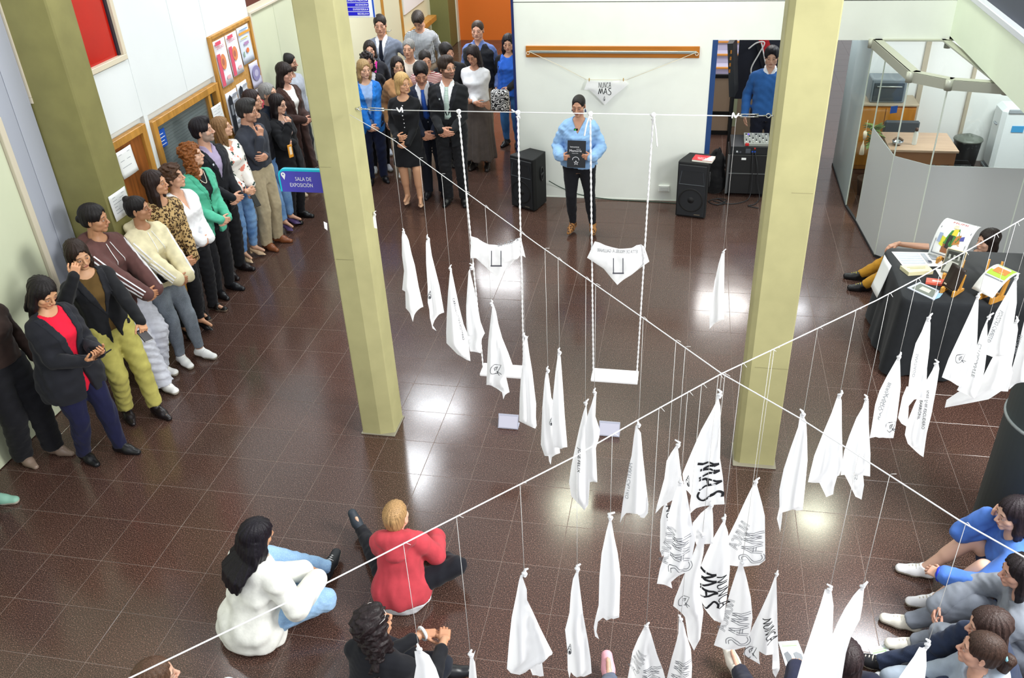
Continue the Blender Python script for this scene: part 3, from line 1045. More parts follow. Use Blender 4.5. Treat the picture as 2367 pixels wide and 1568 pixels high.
    if it.get('stripes'):
        col = it['stripes']
        for i in range(2):
            S = MB()
            w_ = it.get('wide', (1, 1))
            for (p0, p1, ra, rb) in ((g.sh[i] + (g.el[i] - g.sh[i]) * .16, g.el[i], .0275 * H * w_[0] + ex, .0245 * H * w_[0] + ex), (g.el[i], g.wr[i], .0245 * H * w_[1] + ex, (.0175 * H + ex) * w_[1])):
                ax = nrm(p1 - p0)
                out = nrm(g.R * (-1 if i == 0 else 1) * .75 + g.F * it.get('sf', .45) + g.U * .25)
                out = nrm(out - ax * out.dot(ax)); sd = np.cross(ax, out)
                for q in (-1, 0, 1):
                    an = q * .46
                    o = out * math.cos(an) + sd * math.sin(an); tdir = np.cross(ax, o)
                    a0, a1 = p0 + o * (ra + .006), p1 + o * (rb + .006)
                    Pp = [a0 - tdir * .0055, a0 + tdir * .0055, a1 + tdir * .0055, a1 - tdir * .0055]
                    Pm = [p - o * .014 for p in Pp]
                    S.hexa([Wv(g, v) for v in Pm + Pp])
            link('stripe', S.mesh('stripe'), cloth(col), g.root)
    if it.get('strings'):
        S = MB()
        for s in (-1, 1):
            pts = []
            for q in range(7):
                uu = .285 - q * .017 * it.get('sl', 1.0)
                A2 = g.prof(ex)
                w = np.interp(uu * H, A2[:, 0], A2[:, 2]); yc = np.interp(uu * H, A2[:, 0], A2[:, 3])
                pts.append(Wv(g, g.P + g.U * uu * H + g.R * s * (.012 + .002 * q) * H + g.F * (w + yc + .006)))
            S.tube(pts, .0035, 5)
        link('drawstring', S.mesh('drawstring'), cloth(it['strings']), g.root)
    if it.get('buttons'):
        bc, u0, u1, n = it['buttons']
        A2 = g.prof(ex)
        for q in range(n):
            uu = u0 + (u1 - u0) * q / max(1, n - 1)
            w = np.interp(uu * H, A2[:, 0], A2[:, 2]); yc = np.interp(uu * H, A2[:, 0], A2[:, 3])
            c = Wv(g, g.P + g.U * uu * H + g.F * (w + yc + .003))
            b = MB(); b.lathe((0, 0, 0), [(.007, -.003), (.008, 0), (.006, .003)], 8)
            o = link('button', b.mesh('button'), mat('button', bc, .3), g.root)
            o.location = c
            f3 = Wv(g, g.F); o.rotation_euler = Vector(f3).to_track_quat('Z', 'Y').to_euler()
    if it.get('tie'):
        rows_t = g.prof(ex - .004)
        P, Fc = [], []
        us = np.linspace(.296, it.get('tl', .09), 12)
        for q, uu in enumerate(us):
            w = np.interp(uu * H, rows_t[:, 0], rows_t[:, 2]); yc = np.interp(uu * H, rows_t[:, 0], rows_t[:, 3])
            hw = (.012 if q == 0 else .009 if q == 1 else .010 + .012 * q / 11) * H
            d = w + yc + .012
            for s in (-1, 0, 1):
                P.append(Wv(g, g.P + g.U * uu * H + g.R * s * hw + g.F * (d + (.006 if s == 0 else 0) + (.008 if q == 0 else 0))))
        for q in range(11):
            for s in (0, 1):
                a_ = q * 3 + s
                Fc.append([a_, a_ + 3, a_ + 4, a_ + 1])
        o = link('tie', mesh_py('tie', P, Fc, True), cloth(it['tie'], *( ('stripe', .6, it['tie2']) if it.get('tie2') else ())), g.root)
        md = o.modifiers.new('thick', 'SOLIDIFY'); md.thickness = .006

def Wv(g, v): return g.Wz @ np.asarray(v, float)

def shoes(g, it):
    H = g.H; kind = it['t']; h = .0055 if g.h < .015 else .0075
    sc = H / 1.66 * it.get('s', 1)
    for i in range(2):
        if it.get('only') is not None and it['only'] != i: continue
        d = nrm(g.fd[i]); up = np.array([0, 0, 1.])
        up = nrm(up - d * up.dot(d)) if abs(d[2]) < .9 else nrm(-(g.an[i] - g.kn[i]) * -1 - d * (-(g.an[i] - g.kn[i]) * -1).dot(d))
        if abs(d[2]) >= .9: up = nrm((g.kn[i] - g.an[i]) - d * (g.kn[i] - g.an[i]).dot(d))
        x = np.cross(d, up)
        F = Field((-.06, -.09, -.085), (.06, .20, .16 if kind in ('boot', 'ankle') else .05), h)
        heel = it.get('heel', 0)
        ank = .072
        fz = -ank          # sole level below the ankle
        R = (1, 0, 0)
        if kind in ('heel', 'pump'):
            tilt = heel
            F.put(cone((0, -.040, fz + .035), (0, .06, fz + .028 - tilt * .75), .026, .032, R, .95), .01)
            F.put(cone((0, .06, fz + .028 - tilt * .75), (0, .150, fz + .010 - tilt), .033, .006, R, 1.0), .015)
            F.put(cone((0, -.050, fz + .02), (0, -.055, fz - tilt), .012 if heel > .05 else .018, .006 if heel > .05 else .014), .006)
            # low-cut opening over the instep
            F.put(ell((0, .02, fz + .085), (.028, .085, .050)), .004, '-')
            F.cut((0, 0, fz + .062), (0, 0, 1))
            F.cut((0, 0, fz - tilt), (0, 0, -1))
        else:
            rad = .036
            toe = {'shoe': (.155, .018), 'ankle': (.155, .015), 'sneaker': (.150, .026), 'boot': (.150, .022), 'sandal': (.145, .022)}[kind]
            F.put(cone((0, -.035, fz + .040), (0, .06, fz + .030), .036, .038, R, .95), .01)
            F.put(cone((0, .06, fz + .030), (0, toe[0], fz + toe[1]), .040, toe[1] + .006, R, 1.1), .015)
            F.put(cone((0, -.030, fz + .045), (0, -.006, fz + .085), .038, .041, R, .95), .02); F.put(cone((0, -.005, fz + .07), (0, .075, fz + .042), .036, .036), .02)
            if kind in ('boot', 'ankle'):
                F.put(cone((0, -.012, fz + .06), (0, -.012, fz + .20), .036, .042), .02)
                F.cut((0, 0, fz + .19), (0, 0, 1))
            else:
                F.cut((0, 0, fz + .098), (0, -.10, 1))
            F.cut((0, 0, fz), (0, 0, -1))
            if kind == 'sandal':
                F.put(ell((0, .10, fz + .05), (.05, .028, .030)), .004, '-'); F.put(ell((0, .03, fz + .07), (.05, .022, .035)), .004, '-')
        P, Q = F.mesh()
        M = np.array([x, d, up])
        wp = (P * sc) @ M + g.an[i] + up * 0
        wp = wp + up * (0.072 * sc - .045 * H - (0 if heel == 0 else 0))
        fc = P[Q].mean(1)
        low = fc[:, 2] < fz + it.get('sole', 0)
        o = None
        if it.get('sole'):
            def subm(mask):
                q = Q[mask]; u_, inv = np.unique(q, return_inverse=True)
                return wp[u_], inv.reshape(q.shape)
            V1, Q1 = subm(~low); V2, Q2 = subm(low)
            o = link('shoe', mesh_np('shoe', V1 @ g.Wz.T, quads=Q1), mat('shoe_leather', it['c'], it.get('rough', .45)), g.root, it.get('lab'))
            link('sole', mesh_np('sole', V2 @ g.Wz.T, quads=Q2), mat('shoe_sole', it.get('sc', '#e8e6e0'), .6), o)
        else:
            if it.get('kind'):
                mm = cloth(it['c'], it['kind'], .6, it.get('c2'))
            else: mm = mat('shoe_leather', it['c'], it.get('rough', .35))
            o = link('shoe', mesh_np('shoe', wp @ g.Wz.T, quads=Q), mm, g.root, it.get('lab'))
        if it.get('laces') and g.h < .015:
            b = MB()
            for q in range(4):
                y_ = .035 + q * .02; z_ = fz + .111 - y_ * .42
                pts = [np.array([-.024, y_, z_ - .012]), np.array([0, y_ + .004, z_ + .002]), np.array([.024, y_, z_ - .012])]
                b.tube([Wv(g, (p * sc) @ M + g.an[i] + up * (0.072 * sc - .045 * H)) for p in pts], .004, 5)
            link('laces', b.mesh('laces'), cloth(it['laces']), o)

# ---- accessories
def glasses(col='#222222', up=0.0, tint=None):
    def f(g):
        b = MB(); L = MB()
        for s in (-1, 1):
            c = np.array([s * .031, .094 - abs(up) * .25, up])
            pts = [c + np.array([.021 * math.cos(a), -.004 * abs(math.cos(a)), .016 * math.sin(a)]) for a in np.linspace(0, 2 * math.pi, 15)]
            b.tube(pts, .0016, 5, False)
            b.tube([c + np.array([s * .021, -.004, .004]), np.array([s * .078, .06 - up * .2, up + .004]), np.array([s * .083, -.01, up])], .0016, 5)
            if tint: L.add([p + np.array([0, .0005, 0]) for p in pts[:-1]], [list(range(14))])
        b.tube([np.array([-.011, .095 - abs(up) * .25, up + .003]), np.array([.011, .095 - abs(up) * .25, up + .003])], .0016, 5)
        o = link('glasses', b.mesh('glasses'), mat('glasses_frame', col, .3), g.root)
        M4 = Matrix.Identity(4); A = (g.Wz @ g.HM) * g.hs; loc = g.Wz @ g.hc
        for r_ in range(3):
            for c_ in range(3): M4[r_][c_] = A[r_][c_]
            M4[r_][3] = loc[r_]
        o.matrix_local = M4
        if tint: link('lens', L.mesh('lens'), mat('dark_lens', tint, .08), o)
    return f
def bracelet(i, col, r=.0185, w=.006, name='watch', back=.03):
    def f(g):
        d = nrm(g.wr[i] - g.el[i]); c = g.wr[i] - d * back
        h = np.array([0, 0, 1.]) if abs(d[2]) < .9 else np.array([1., 0, 0])
        x = nrm(np.cross(h, d)); y = np.cross(d, x)
        b = MB()
        R = r * g.H + .006
        b.tube([Wv(g, c + (x * math.cos(a) + y * math.sin(a)) * R) for a in np.linspace(0, 2 * math.pi, 15)], w, 6, False)
        link(name, b.mesh(name), mat(name, col, .5), g.root)
    return f
def neckline_bead(col, n=.05, drop=.06, r=.004, name='necklace'):
    def f(g):
        b = MB(); A2 = g.prof(.010); H = g.H; pts = []
        for a in np.linspace(-1, 1, 13):
            uu = .300 - drop * (1 - a * a)
            w = np.interp(uu * H, A2[:, 0], A2[:, 2]); yc = np.interp(uu * H, A2[:, 0], A2[:, 3])
            pts.append(Wv(g, g.P + g.U * uu * H + g.R * a * .035 * H + g.F * ((w + yc) * (1 - .35 * a * a) + .008)))
        b.tube(pts, r, 6)
        link(name, b.mesh(name), mat(name, col, .4), g.root)
    return f
def badge(col, u=.225, x=.045, s=.008):
    def f(g):
        H = g.H; A2 = g.prof(.014)
        w = np.interp(u * H, A2[:, 0], A2[:, 2]); yc = np.interp(u * H, A2[:, 0], A2[:, 3])
        c = Wv(g, g.P + g.U * u * H + g.R * x * H + g.F * ((w + yc) * .93))
        b = MB(); b.obox(c, Wv(g, g.R), Wv(g, g.F), np.array([0, 0, 1]), s, .012, s * 1.2)
        link('badge', b.mesh('badge'), mat('badge', col, .4), g.root)
    return f

# ------------------------------------------------------------------ lettering
TXT = {}
def text_mesh(s):
    if s not in TXT:
        c = bpy.data.curves.new('lettering', 'FONT')
        c.body = s; c.size = 1.0
        c.resolution_u = 2
        o = bpy.data.objects.new('lettering_tmp', c)
        COL.objects.link(o)
        bpy.context.view_layer.update()
        me = bpy.data.meshes.new_from_object(o)
        V = np.array([v.co[:] for v in me.vertices]); P = [list(p.vertices) for p in me.polygons]
        bpy.data.objects.remove(o); bpy.data.curves.remove(c); bpy.data.meshes.remove(me)
        TXT[s] = (V, P)
    return TXT[s]
def text_on(parent, s, org, ux, uy, h, m, width=None, align='l', name='lettering', bold=0.0):
    V, P = text_mesh(s)
    w = V[:, 0].max() - V[:, 0].min(); x0 = V[:, 0].min()
    sx = h / .73
    if width: sx = width / w
    sh = {'l': 0, 'c': -w / 2, 'r': -w}[align]
    ux, uy, org = np.asarray(ux, float), np.asarray(uy, float), np.asarray(org, float)
    W3 = org + np.outer((V[:, 0] - x0 + sh) * sx, ux) + np.outer(V[:, 1] * h / .73, uy) - parent_loc(parent)
    return link(name, mesh_py(name, W3, P), m, parent)
def ribbon(pts, w0, w1=None):
    """flat brush stroke through 2D points, as quads"""
    w1 = w0 if w1 is None else w1
    pts = np.array(pts, float); n = len(pts); V, Fc = [], []
    for i in range(n):
        t = pts[min(i + 1, n - 1)] - pts[max(0, i - 1)]; t = t / (np.linalg.norm(t) + 1e-9)
        w = (w0 + (w1 - w0) * i / max(1, n - 1)) * .5
        V += [pts[i] + np.array([-t[1], t[0]]) * w, pts[i] - np.array([-t[1], t[0]]) * w]
    for i in range(n - 1): Fc.append([2 * i, 2 * i + 1, 2 * i + 3, 2 * i + 2])
    return V, Fc
def dense(p, k=5):
    out = []
    for a, b in zip(p[:-1], p[1:]):
        for q in range(k): out.append(np.array(a, float) + (np.array(b, float) - np.array(a, float)) * q / k)
    out.append(np.array(p[-1], float)); return out
def curve3(p, k=6):
    p = [np.array(q, float) for q in p]; out = []
    for i in range(len(p) - 1):
        p0, p1, p2, p3 = p[max(0, i - 1)], p[i], p[i + 1], p[min(len(p) - 1, i + 2)]
        for q in range(k):
            t = q / k
            out.append(.5 * ((2 * p1) + (p2 - p0) * t + (2 * p0 - 5 * p1 + 4 * p2 - p3) * t * t + (3 * p1 - p0 - 3 * p2 + p3) * t ** 3))
    out.append(p[-1]); return out
GL = {'N': ([[(0, 0), (.06, 1)], [(.06, 1), (.52, .0)], [(.52, 0), (.66, 1.02)]], .72), 'U': ([[(.05, .95), (.02, .3), (.16, 0), (.42, .06), (.5, .5), (.55, .95)]], .66),
      'C': ([[(.52, .82), (.30, .92), (.06, .6), (.10, .15), (.34, .0), (.56, .12)]], .62), 'A': ([[(0, 0), (.34, 1.05)], [(.34, 1.05), (.62, -.05)], [(.13, .36), (.5, .36)]], .68),
      'M': ([[(0, 0), (.26, 1)], [(.26, 1), (.42, .1)], [(.42, .1), (.68, 1)], [(.68, 1), (.9, 0)]], .96), 'S': ([[(.62, .98), (.36, 1.02), (.18, .78), (.34, .55), (.60, .30), (.56, -.02), (.28, -.16), (.0, -.06)]], .70)}
def brush_word(w, thick, outline=False):
    """hand-lettered word in a unit-high box: list of (verts, faces), total width"""
    x, out = 0.0, []
    for ch in w:
        st, adv = GL[ch]
        for s in st:
            pts = dense(s, 4) if len(s) < 4 else curve3(s, 5)
            pts = [p + np.array([x, 0]) for p in pts]
            if outline:
                n = len(pts)
                for sg in (-1, 1):
                    q = []
                    for i in range(n):
                        t = pts[min(i + 1, n - 1)] - pts[max(0, i - 1)]; t = t / (np.linalg.norm(t) + 1e-9)
                        q.append(pts[i] + np.array([-t[1], t[0]]) * thick * .5 * sg)
                    out.append(ribbon(q, thick * .28))
            else: out.append(ribbon(pts, thick * 1.15, thick * .8))
        x += adv + .06
    return out, x

# ------------------------------------------------------------------ floor
def floor_mat():
    m = bpy.data.materials.new('granite_tile')
    t, b = nodes(m); N, Lk = t.nodes.new, t.links.new
    g = N('ShaderNodeNewGeometry'); 
    oi = N('ShaderNodeObjectInfo')
    n1 = N('ShaderNodeTexNoise'); n1.inputs['Scale'].default_value = 150; n1.inputs['Detail'].default_value = 3; Lk(g.outputs['Position'], n1.inputs['Vector'])
    n2 = N('ShaderNodeTexNoise'); n2.inputs['Scale'].default_value = .55; n2.inputs['Detail'].default_value = 2; Lk(g.outputs['Position'], n2.inputs['Vector'])
    cr = N('ShaderNodeValToRGB'); e = cr.color_ramp.elements
    e[0].position = .34; e[0].color = srgb('#201816'); e[1].position = .44; e[1].color = srgb('#40322d')
    for p, c in ((.54, '#523e37'), (.62, '#704f44'), (.72, '#a59187')):
        q = e.new(p); q.color = srgb(c)
    Lk(n1.outputs['Fac'], cr.inputs['Fac'])
    hs = N('ShaderNodeMix'); hs.data_type = 'RGBA'; hs.blend_type = 'MULTIPLY'; hs.inputs['Factor'].default_value = .55
    Lk(cr.outputs['Color'], hs.inputs['A'])
    mx = N('ShaderNodeMix'); mx.data_type = 'RGBA'; mx.inputs['A'].default_value = (.74, .80, .82, 1); mx.inputs['B'].default_value = (1, .78, .68, 1)
    ad = N('ShaderNodeMath'); ad.operation = 'ADD'; ml = N('ShaderNodeMath'); ml.operation = 'MULTIPLY'; ml.inputs[1].default_value = .22
    Lk(oi.outputs['Random'], ml.inputs[0]); Lk(ml.outputs[0], ad.inputs[0]); Lk(n2.outputs['Fac'], ad.inputs[1])
    rp = N('ShaderNodeMapRange'); rp.inputs['From Min'].default_value = .40; rp.inputs['From Max'].default_value = .85; Lk(ad.outputs[0], rp.inputs['Value'])
    Lk(rp.outputs['Result'], mx.inputs['Factor']); Lk(mx.outputs['Result'], hs.inputs['B'])
    Lk(hs.outputs['Result'], b.inputs['Base Color'])
    n3 = N('ShaderNodeTexNoise'); n3.inputs['Scale'].default_value = 3; n3.inputs['Detail'].default_value = 4; Lk(g.outputs['Position'], n3.inputs['Vector'])
    r2 = N('ShaderNodeMapRange'); r2.inputs['To Min'].default_value = .10; r2.inputs['To Max'].default_value = .22; Lk(n3.outputs['Fac'], r2.inputs['Value'])
    Lk(r2.outputs['Result'], b.inputs['Roughness'])
    b.inputs['Specular IOR Level'].default_value = .5
    return m
FM = floor_mat()
floor = empty('floor', (0, 0, 0), kind='structure')
fb = MB(); fb.box((-2.2, -4.4, -.06), (9.6, 16.2, -.0015))
fb.build('grout_bed', mat('tile_grout', '#8d7c74', .7), floor)
tb = MB(); tb.box((-.1987, -.1987, -.02), (.1987, .1987, 0), .0012)
tile_me = tb.mesh('tile'); tile_me.materials.append(FM)
cand = []
for i in range(-5, 24):
    for j in range(-11, 41):
        c = np.array([.4 * i + .2, .4 * j + .2, 0])
        d = c - CAM_POS; zc = d.dot(FWD)
        if zc < .3: continue
        u, v = CX + FPX * d.dot(RGT) / zc, CY - FPX * d.dot(UPV) / zc
        vis = -80 < u < 2450 and -80 < v < 1650
        cand.append((0 if vis else 1, zc, c))
cand.sort(key=lambda a: (a[0], a[1]))
rest = MB()
for n, (vis, zc, c) in enumerate(cand):
    if n < 300 and not vis:
        o = link('tile', tile_me, None, floor); o.location = (c[0], c[1], rnd.uniform(-.0004, .0004))
    else:
        rest.add([(c[0] - .1987, c[1] - .1987, 0), (c[0] + .1987, c[1] - .1987, 0), (c[0] + .1987, c[1] + .1987, 0), (c[0] - .1987, c[1] + .1987, 0)], [[0, 1, 2, 3]])
tag(rest.build('far_tile', FM, floor), kind='stuff')

# ------------------------------------------------------------------ walls
WHITE = mat('white_wall_paint', '#e9ede6', .7, bump=.12, bscale=18, noise=.02, nscale=3)
WHITE2 = mat('white_panel', '#e4e9ea', .55, noise=.015, nscale=2)
GREENW = mat('pale_green_paint', '#dfe9d6', .7, noise=.02, nscale=2)
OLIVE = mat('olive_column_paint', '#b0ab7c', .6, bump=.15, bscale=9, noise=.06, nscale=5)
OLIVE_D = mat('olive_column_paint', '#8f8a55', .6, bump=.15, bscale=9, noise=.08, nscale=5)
WOOD = mat('varnished_wood', '#b8853c', .4, noise=.18, nscale=6, stretch=(3, 3, .6))
WOOD_B = mat('brown_wood', '#8a4f20', .45, noise=.25, nscale=5, stretch=(6, 6, .5))
BEIGE = mat('beige_frame', '#cfc6b2', .5)
ALU = mat('aluminium', '#c4c8c2', .35, metal=.4)
GREYDOOR = mat('pale_door_laminate', '#ccd2b6', .5, noise=.02, nscale=2)
NAVY = mat('navy_trim', '#10235c', .5)
BLACK = mat('black_plastic', '#141416', .55)
PAPER = mat('white_paper', '#eef0f0', .8)
INK = mat('black_ink', '#1b1b20', .8)
GREYINK = mat('grey_ink', '#8f9296', .8)
def struct(name, mb, m): return tag(mb.build(name, m), kind='structure')

XW = -1.8
# left wall: panels are parts of the wall
wl = empty('wall_left', (XW, 0, 0), kind='structure')
b = MB(); b.box((XW - .30, -4.4, 0), (XW - .05, 16.2, 4.6)); b.build('wall_core', WHITE2, wl)
def wpanel(y0, y1, z0, z1, m=None, name='panel', d=.045, x=XW):
    q = MB(); q.box((x - .05, y0 + .003, z0), (x, y1 - .003, z1), .002); return q.build(name, m or WHITE2, wl)
wpanel(2.40, 3.49, 1.92, 2.47); wpanel(3.49, 4.37, 1.90, 4.6); wpanel(4.37, 5.0, 1.9, 4.6); wpanel(5.0, 6.06, .0, 4.6)
wpanel(3.49, 3.56, 0, 1.9); wpanel(4.97, 5.0, 0, 1.9); wpanel(2.40, 3.49, 3.9, 4.6); wpanel(3.56, 4.97, 0, .86)
wpanel(7.50, 10.2, 2.3, 4.6); wpanel(6.06, 7.50, 2.36, 2.42, BEIGE, 'transom_rail'); wpanel(6.06, 7.5, 2.42, 4.6, mat('brown_transom', '#5a2c24', .4), 'transom')
wpanel(7.5, 16, 0, 2.3, mat('cream_panel', '#dcdcc0', .6)); wpanel(10.2, 16, 2.3, 4.6, mat('cream_panel', '#dcdcc0', .6))
wpanel(-4.3, 1.66, 2.50, 4.6, mat('cream_panel', '#dcdcc0', .6)); wpanel(1.66, 1.84, 0, 4.6, mat('bluegrey_jamb', '#a9aebb', .5), 'jamb'); wpanel(1.84, 2.05, 0, 4.6, mat('bluegrey_jamb', '#b4b9c6', .5), 'jamb')
wpanel(-4.3, -.3, 0, 2.5, GREYDOOR)

def door(name, y0, y1, z1, m, frame, fw=.05, leafs=1, label=None):
    e = empty(name, (XW, (y0 + y1) / 2, 0), kind='structure')
    f = MB(); f.box((XW - .04, y0, 0), (XW + .025, y0 + fw, z1), .004); f.box((XW - .04, y1 - fw, 0), (XW + .025, y1, z1), .004); f.box((XW - .04, y0 + fw, z1 - fw), (XW + .025, y1 - fw, z1), .004)
    f.build('door_frame', frame, e)
    w = (y1 - y0 - 2 * fw) / leafs
    for k in range(leafs):
        q = MB(); q.box((XW - .05, y0 + fw + w * k + .004, .008), (XW - .005, y0 + fw + w * (k + 1) - .004, z1 - fw - .004), .003)
        lf = q.build('door_leaf', m, e)
        q = MB(); q.tube([(XW, y0 + fw + w * k + .07, 1.0), (XW + .05, y0 + fw + w * k + .07, 1.0), (XW + .05, y0 + fw + w * k + .18, 1.0)], .009, 8)
        q.build('door_handle', ALU, lf)
    return e
door('door_1', -.3, 1.66, 2.50, GREYDOOR, BEIGE, .06)
door('door_2', 2.42, 3.45, 1.86, WOOD_B, WOOD, .075)
door('door_3', 6.06, 7.50, 2.36, GREYDOOR, BEIGE, .03, 2)
door('door_4', 10.9, 12.0, 2.1, GREYDOOR, WOOD, .08)

# red glazed transom window
w1 = empty('window_1', (XW, 2.95, 2.5), kind='structure')
b = MB(); y0, y1, z0, z1 = 2.05, 3.47, 2.48, 3.9
b.box((XW - .04, y0, z0), (XW + .02, y1, z0 + .05), .004); b.box((XW - .04, y1 - .05, z0 + .05), (XW + .02, y1, z1), .004); b.box((XW - .04, y0, z0 + .05), (XW + .02, y0 + .05, z1), .004); b.box((XW - .04, y0 + .05, z1 - .05), (XW + .02, y1 - .05, z1), .004)
b.build('window_frame', mat('cream_frame', '#d9cfb8', .5), w1)
b = MB(); b.box((XW - .045, y1 - .085, z0 + .05), (XW - .012, y1 - .05, z1 - .05)); b.build('window_gasket', mat('dark_gasket', '#2a2430', .5), w1)
b = MB(); b.box((XW - .05, y0 + .05, z0 + .05), (XW - .03, y1 - .085, z1 - .05)); b.build('pane', mat('red_glass', '#b81a0c', .12, noise=.15, nscale=1.2), w1)
# louvred office window
w2 = empty('window_2', (XW, 4.25, 1.3), kind='structure')
b = MB(); y0, y1, z0, z1 = 3.56, 4.97, .86, 1.83
b.box((XW - .04, y0, z0), (XW + .03, y0 + .075, z1), .004); b.box((XW - .04, y1 - .075, z0), (XW + .03, y1, z1), .004); b.box((XW - .04, y0 + .075, z1 - .075), (XW + .03, y1 - .075, z1), .004); b.box((XW - .04, y0 + .075, z0), (XW + .03, y1 - .075, z0 + .06), .004)
b.box((XW - .04, 4.72, z0 + .06), (XW + .02, 4.77, z1 - .075), .004)
b.build('window_frame', WOOD, w2)
for k in range(26):
    z = z0 + .07 + k * .0325
    q = MB(); q.obox((XW - .035, (3.63 + 4.72) / 2, z + .012), (1, 0, 0), (0, 1, 0), (0, 0, 1), .006, .54, .0135)
    q.build('slat', mat('grey_blind', '#6c7577', .5), w2)
b = MB(); b.box((XW - .022, 3.635, z0 + .06), (XW - .016, 4.72, z1 - .075)); b.build('pane', mat('blind_glass', '#8a9696', .05, alpha=.22), w2)
b = MB(); b.box((XW - .045, 4.77, z0 + .06), (XW - .03, 4.9, z1 - .075)); b.build('pane', mat('dark_pane', '#4a4a44', .15), w2)
b = MB(); b.box((XW - .02, 3.45, .84), (XW + .14, 4.0, .875), .004); b.build('window_sill', mat('beige_sill', '#c8b496', .5), w2)
s = empty('window_sign', (XW, 3.7, 1.6), 'small blue notice in the left corner of the louvred office window', 'sign')
b = MB(); b.box((XW - .015, 3.655, 1.52), (XW - .008, 3.79, 1.70)); b.build('sign_plate', mat('sign_blue', '#2458b8', .4), s)
for q in range(4):
    bb = MB(); bb.box((XW - .007, 3.675, 1.545 + q * .036), (XW - .0065, 3.77 - .02 * (q % 2), 1.553 + q * .036)); bb.build('text_line', mat('white_print', '#dfe6f2', .6), s)
def sheet(name, label, cat, P, m=PAPER, lines=5, title=None, grp=None):
    """a sheet of paper with a curl, corners P: top-left, top-right, bottom-right, bottom-left"""
    P = [np.array(p, float) for p in P]; n = nrm(np.cross(P[1] - P[0], P[3] - P[0])) * -1
    e = empty(name, P[3], label, cat, grp)
    V, Fc = [], []
    K = 6
    for i in range(K + 1):
        for j in range(K + 1):
            u, v = i / K, j / K
            p = P[0] * (1 - u) * (1 - v) + P[1] * u * (1 - v) + P[2] * u * v + P[3] * (1 - u) * v
            p = p + n * (.012 * v * v + .004 * math.sin(u * 3))
            V.append(p - P[3])
    for i in range(K):
        for j in range(K):
            a = i * (K + 1) + j; Fc.append([a, a + 1, a + K + 2, a + K + 1])
    o = link('paper', mesh_py('paper', V, Fc, True), m, e)
    sd = o.modifiers.new('thick', 'SOLIDIFY'); sd.thickness = .001
    q = MB()
    for k in range(lines):
        v = .14 + .72 * k / max(1, lines)
        u1 = .85 - .2 * ((k * 7) % 3) / 3
        a = lambda u, v: P[0] * (1 - u) * (1 - v) + P[1] * u * (1 - v) + P[2] * u * v + P[3] * (1 - u) * v + n * (.012 * v * v + .004 * math.sin(u * 3) + .0015)
        q.quad(*[x for x in (a(.15, v), a(.15, v + .016), a(u1, v + .016), a(u1, v))])
    if lines: q.build('text_line', mat('grey_print', '#8a8e96', .8), e)
    return e
def wp(y, z, dx=.004): return np.array([XW + dx, y, z])
sheet('notice', 'white paper notice taped inside the wooden doorway behind the column', 'notice', [wp(2.86, 1.76, .03), wp(3.12, 1.76, .03), wp(3.13, 1.50, .03), wp(2.87, 1.50, .03)], lines=3)
sheet('notice', 'white paper notice on the right side of the louvred office window', 'notice', [wp(4.70, 1.62, .035), wp(4.93, 1.62, .035), wp(4.93, 1.44, .035), wp(4.70, 1.44, .035)], lines=4)
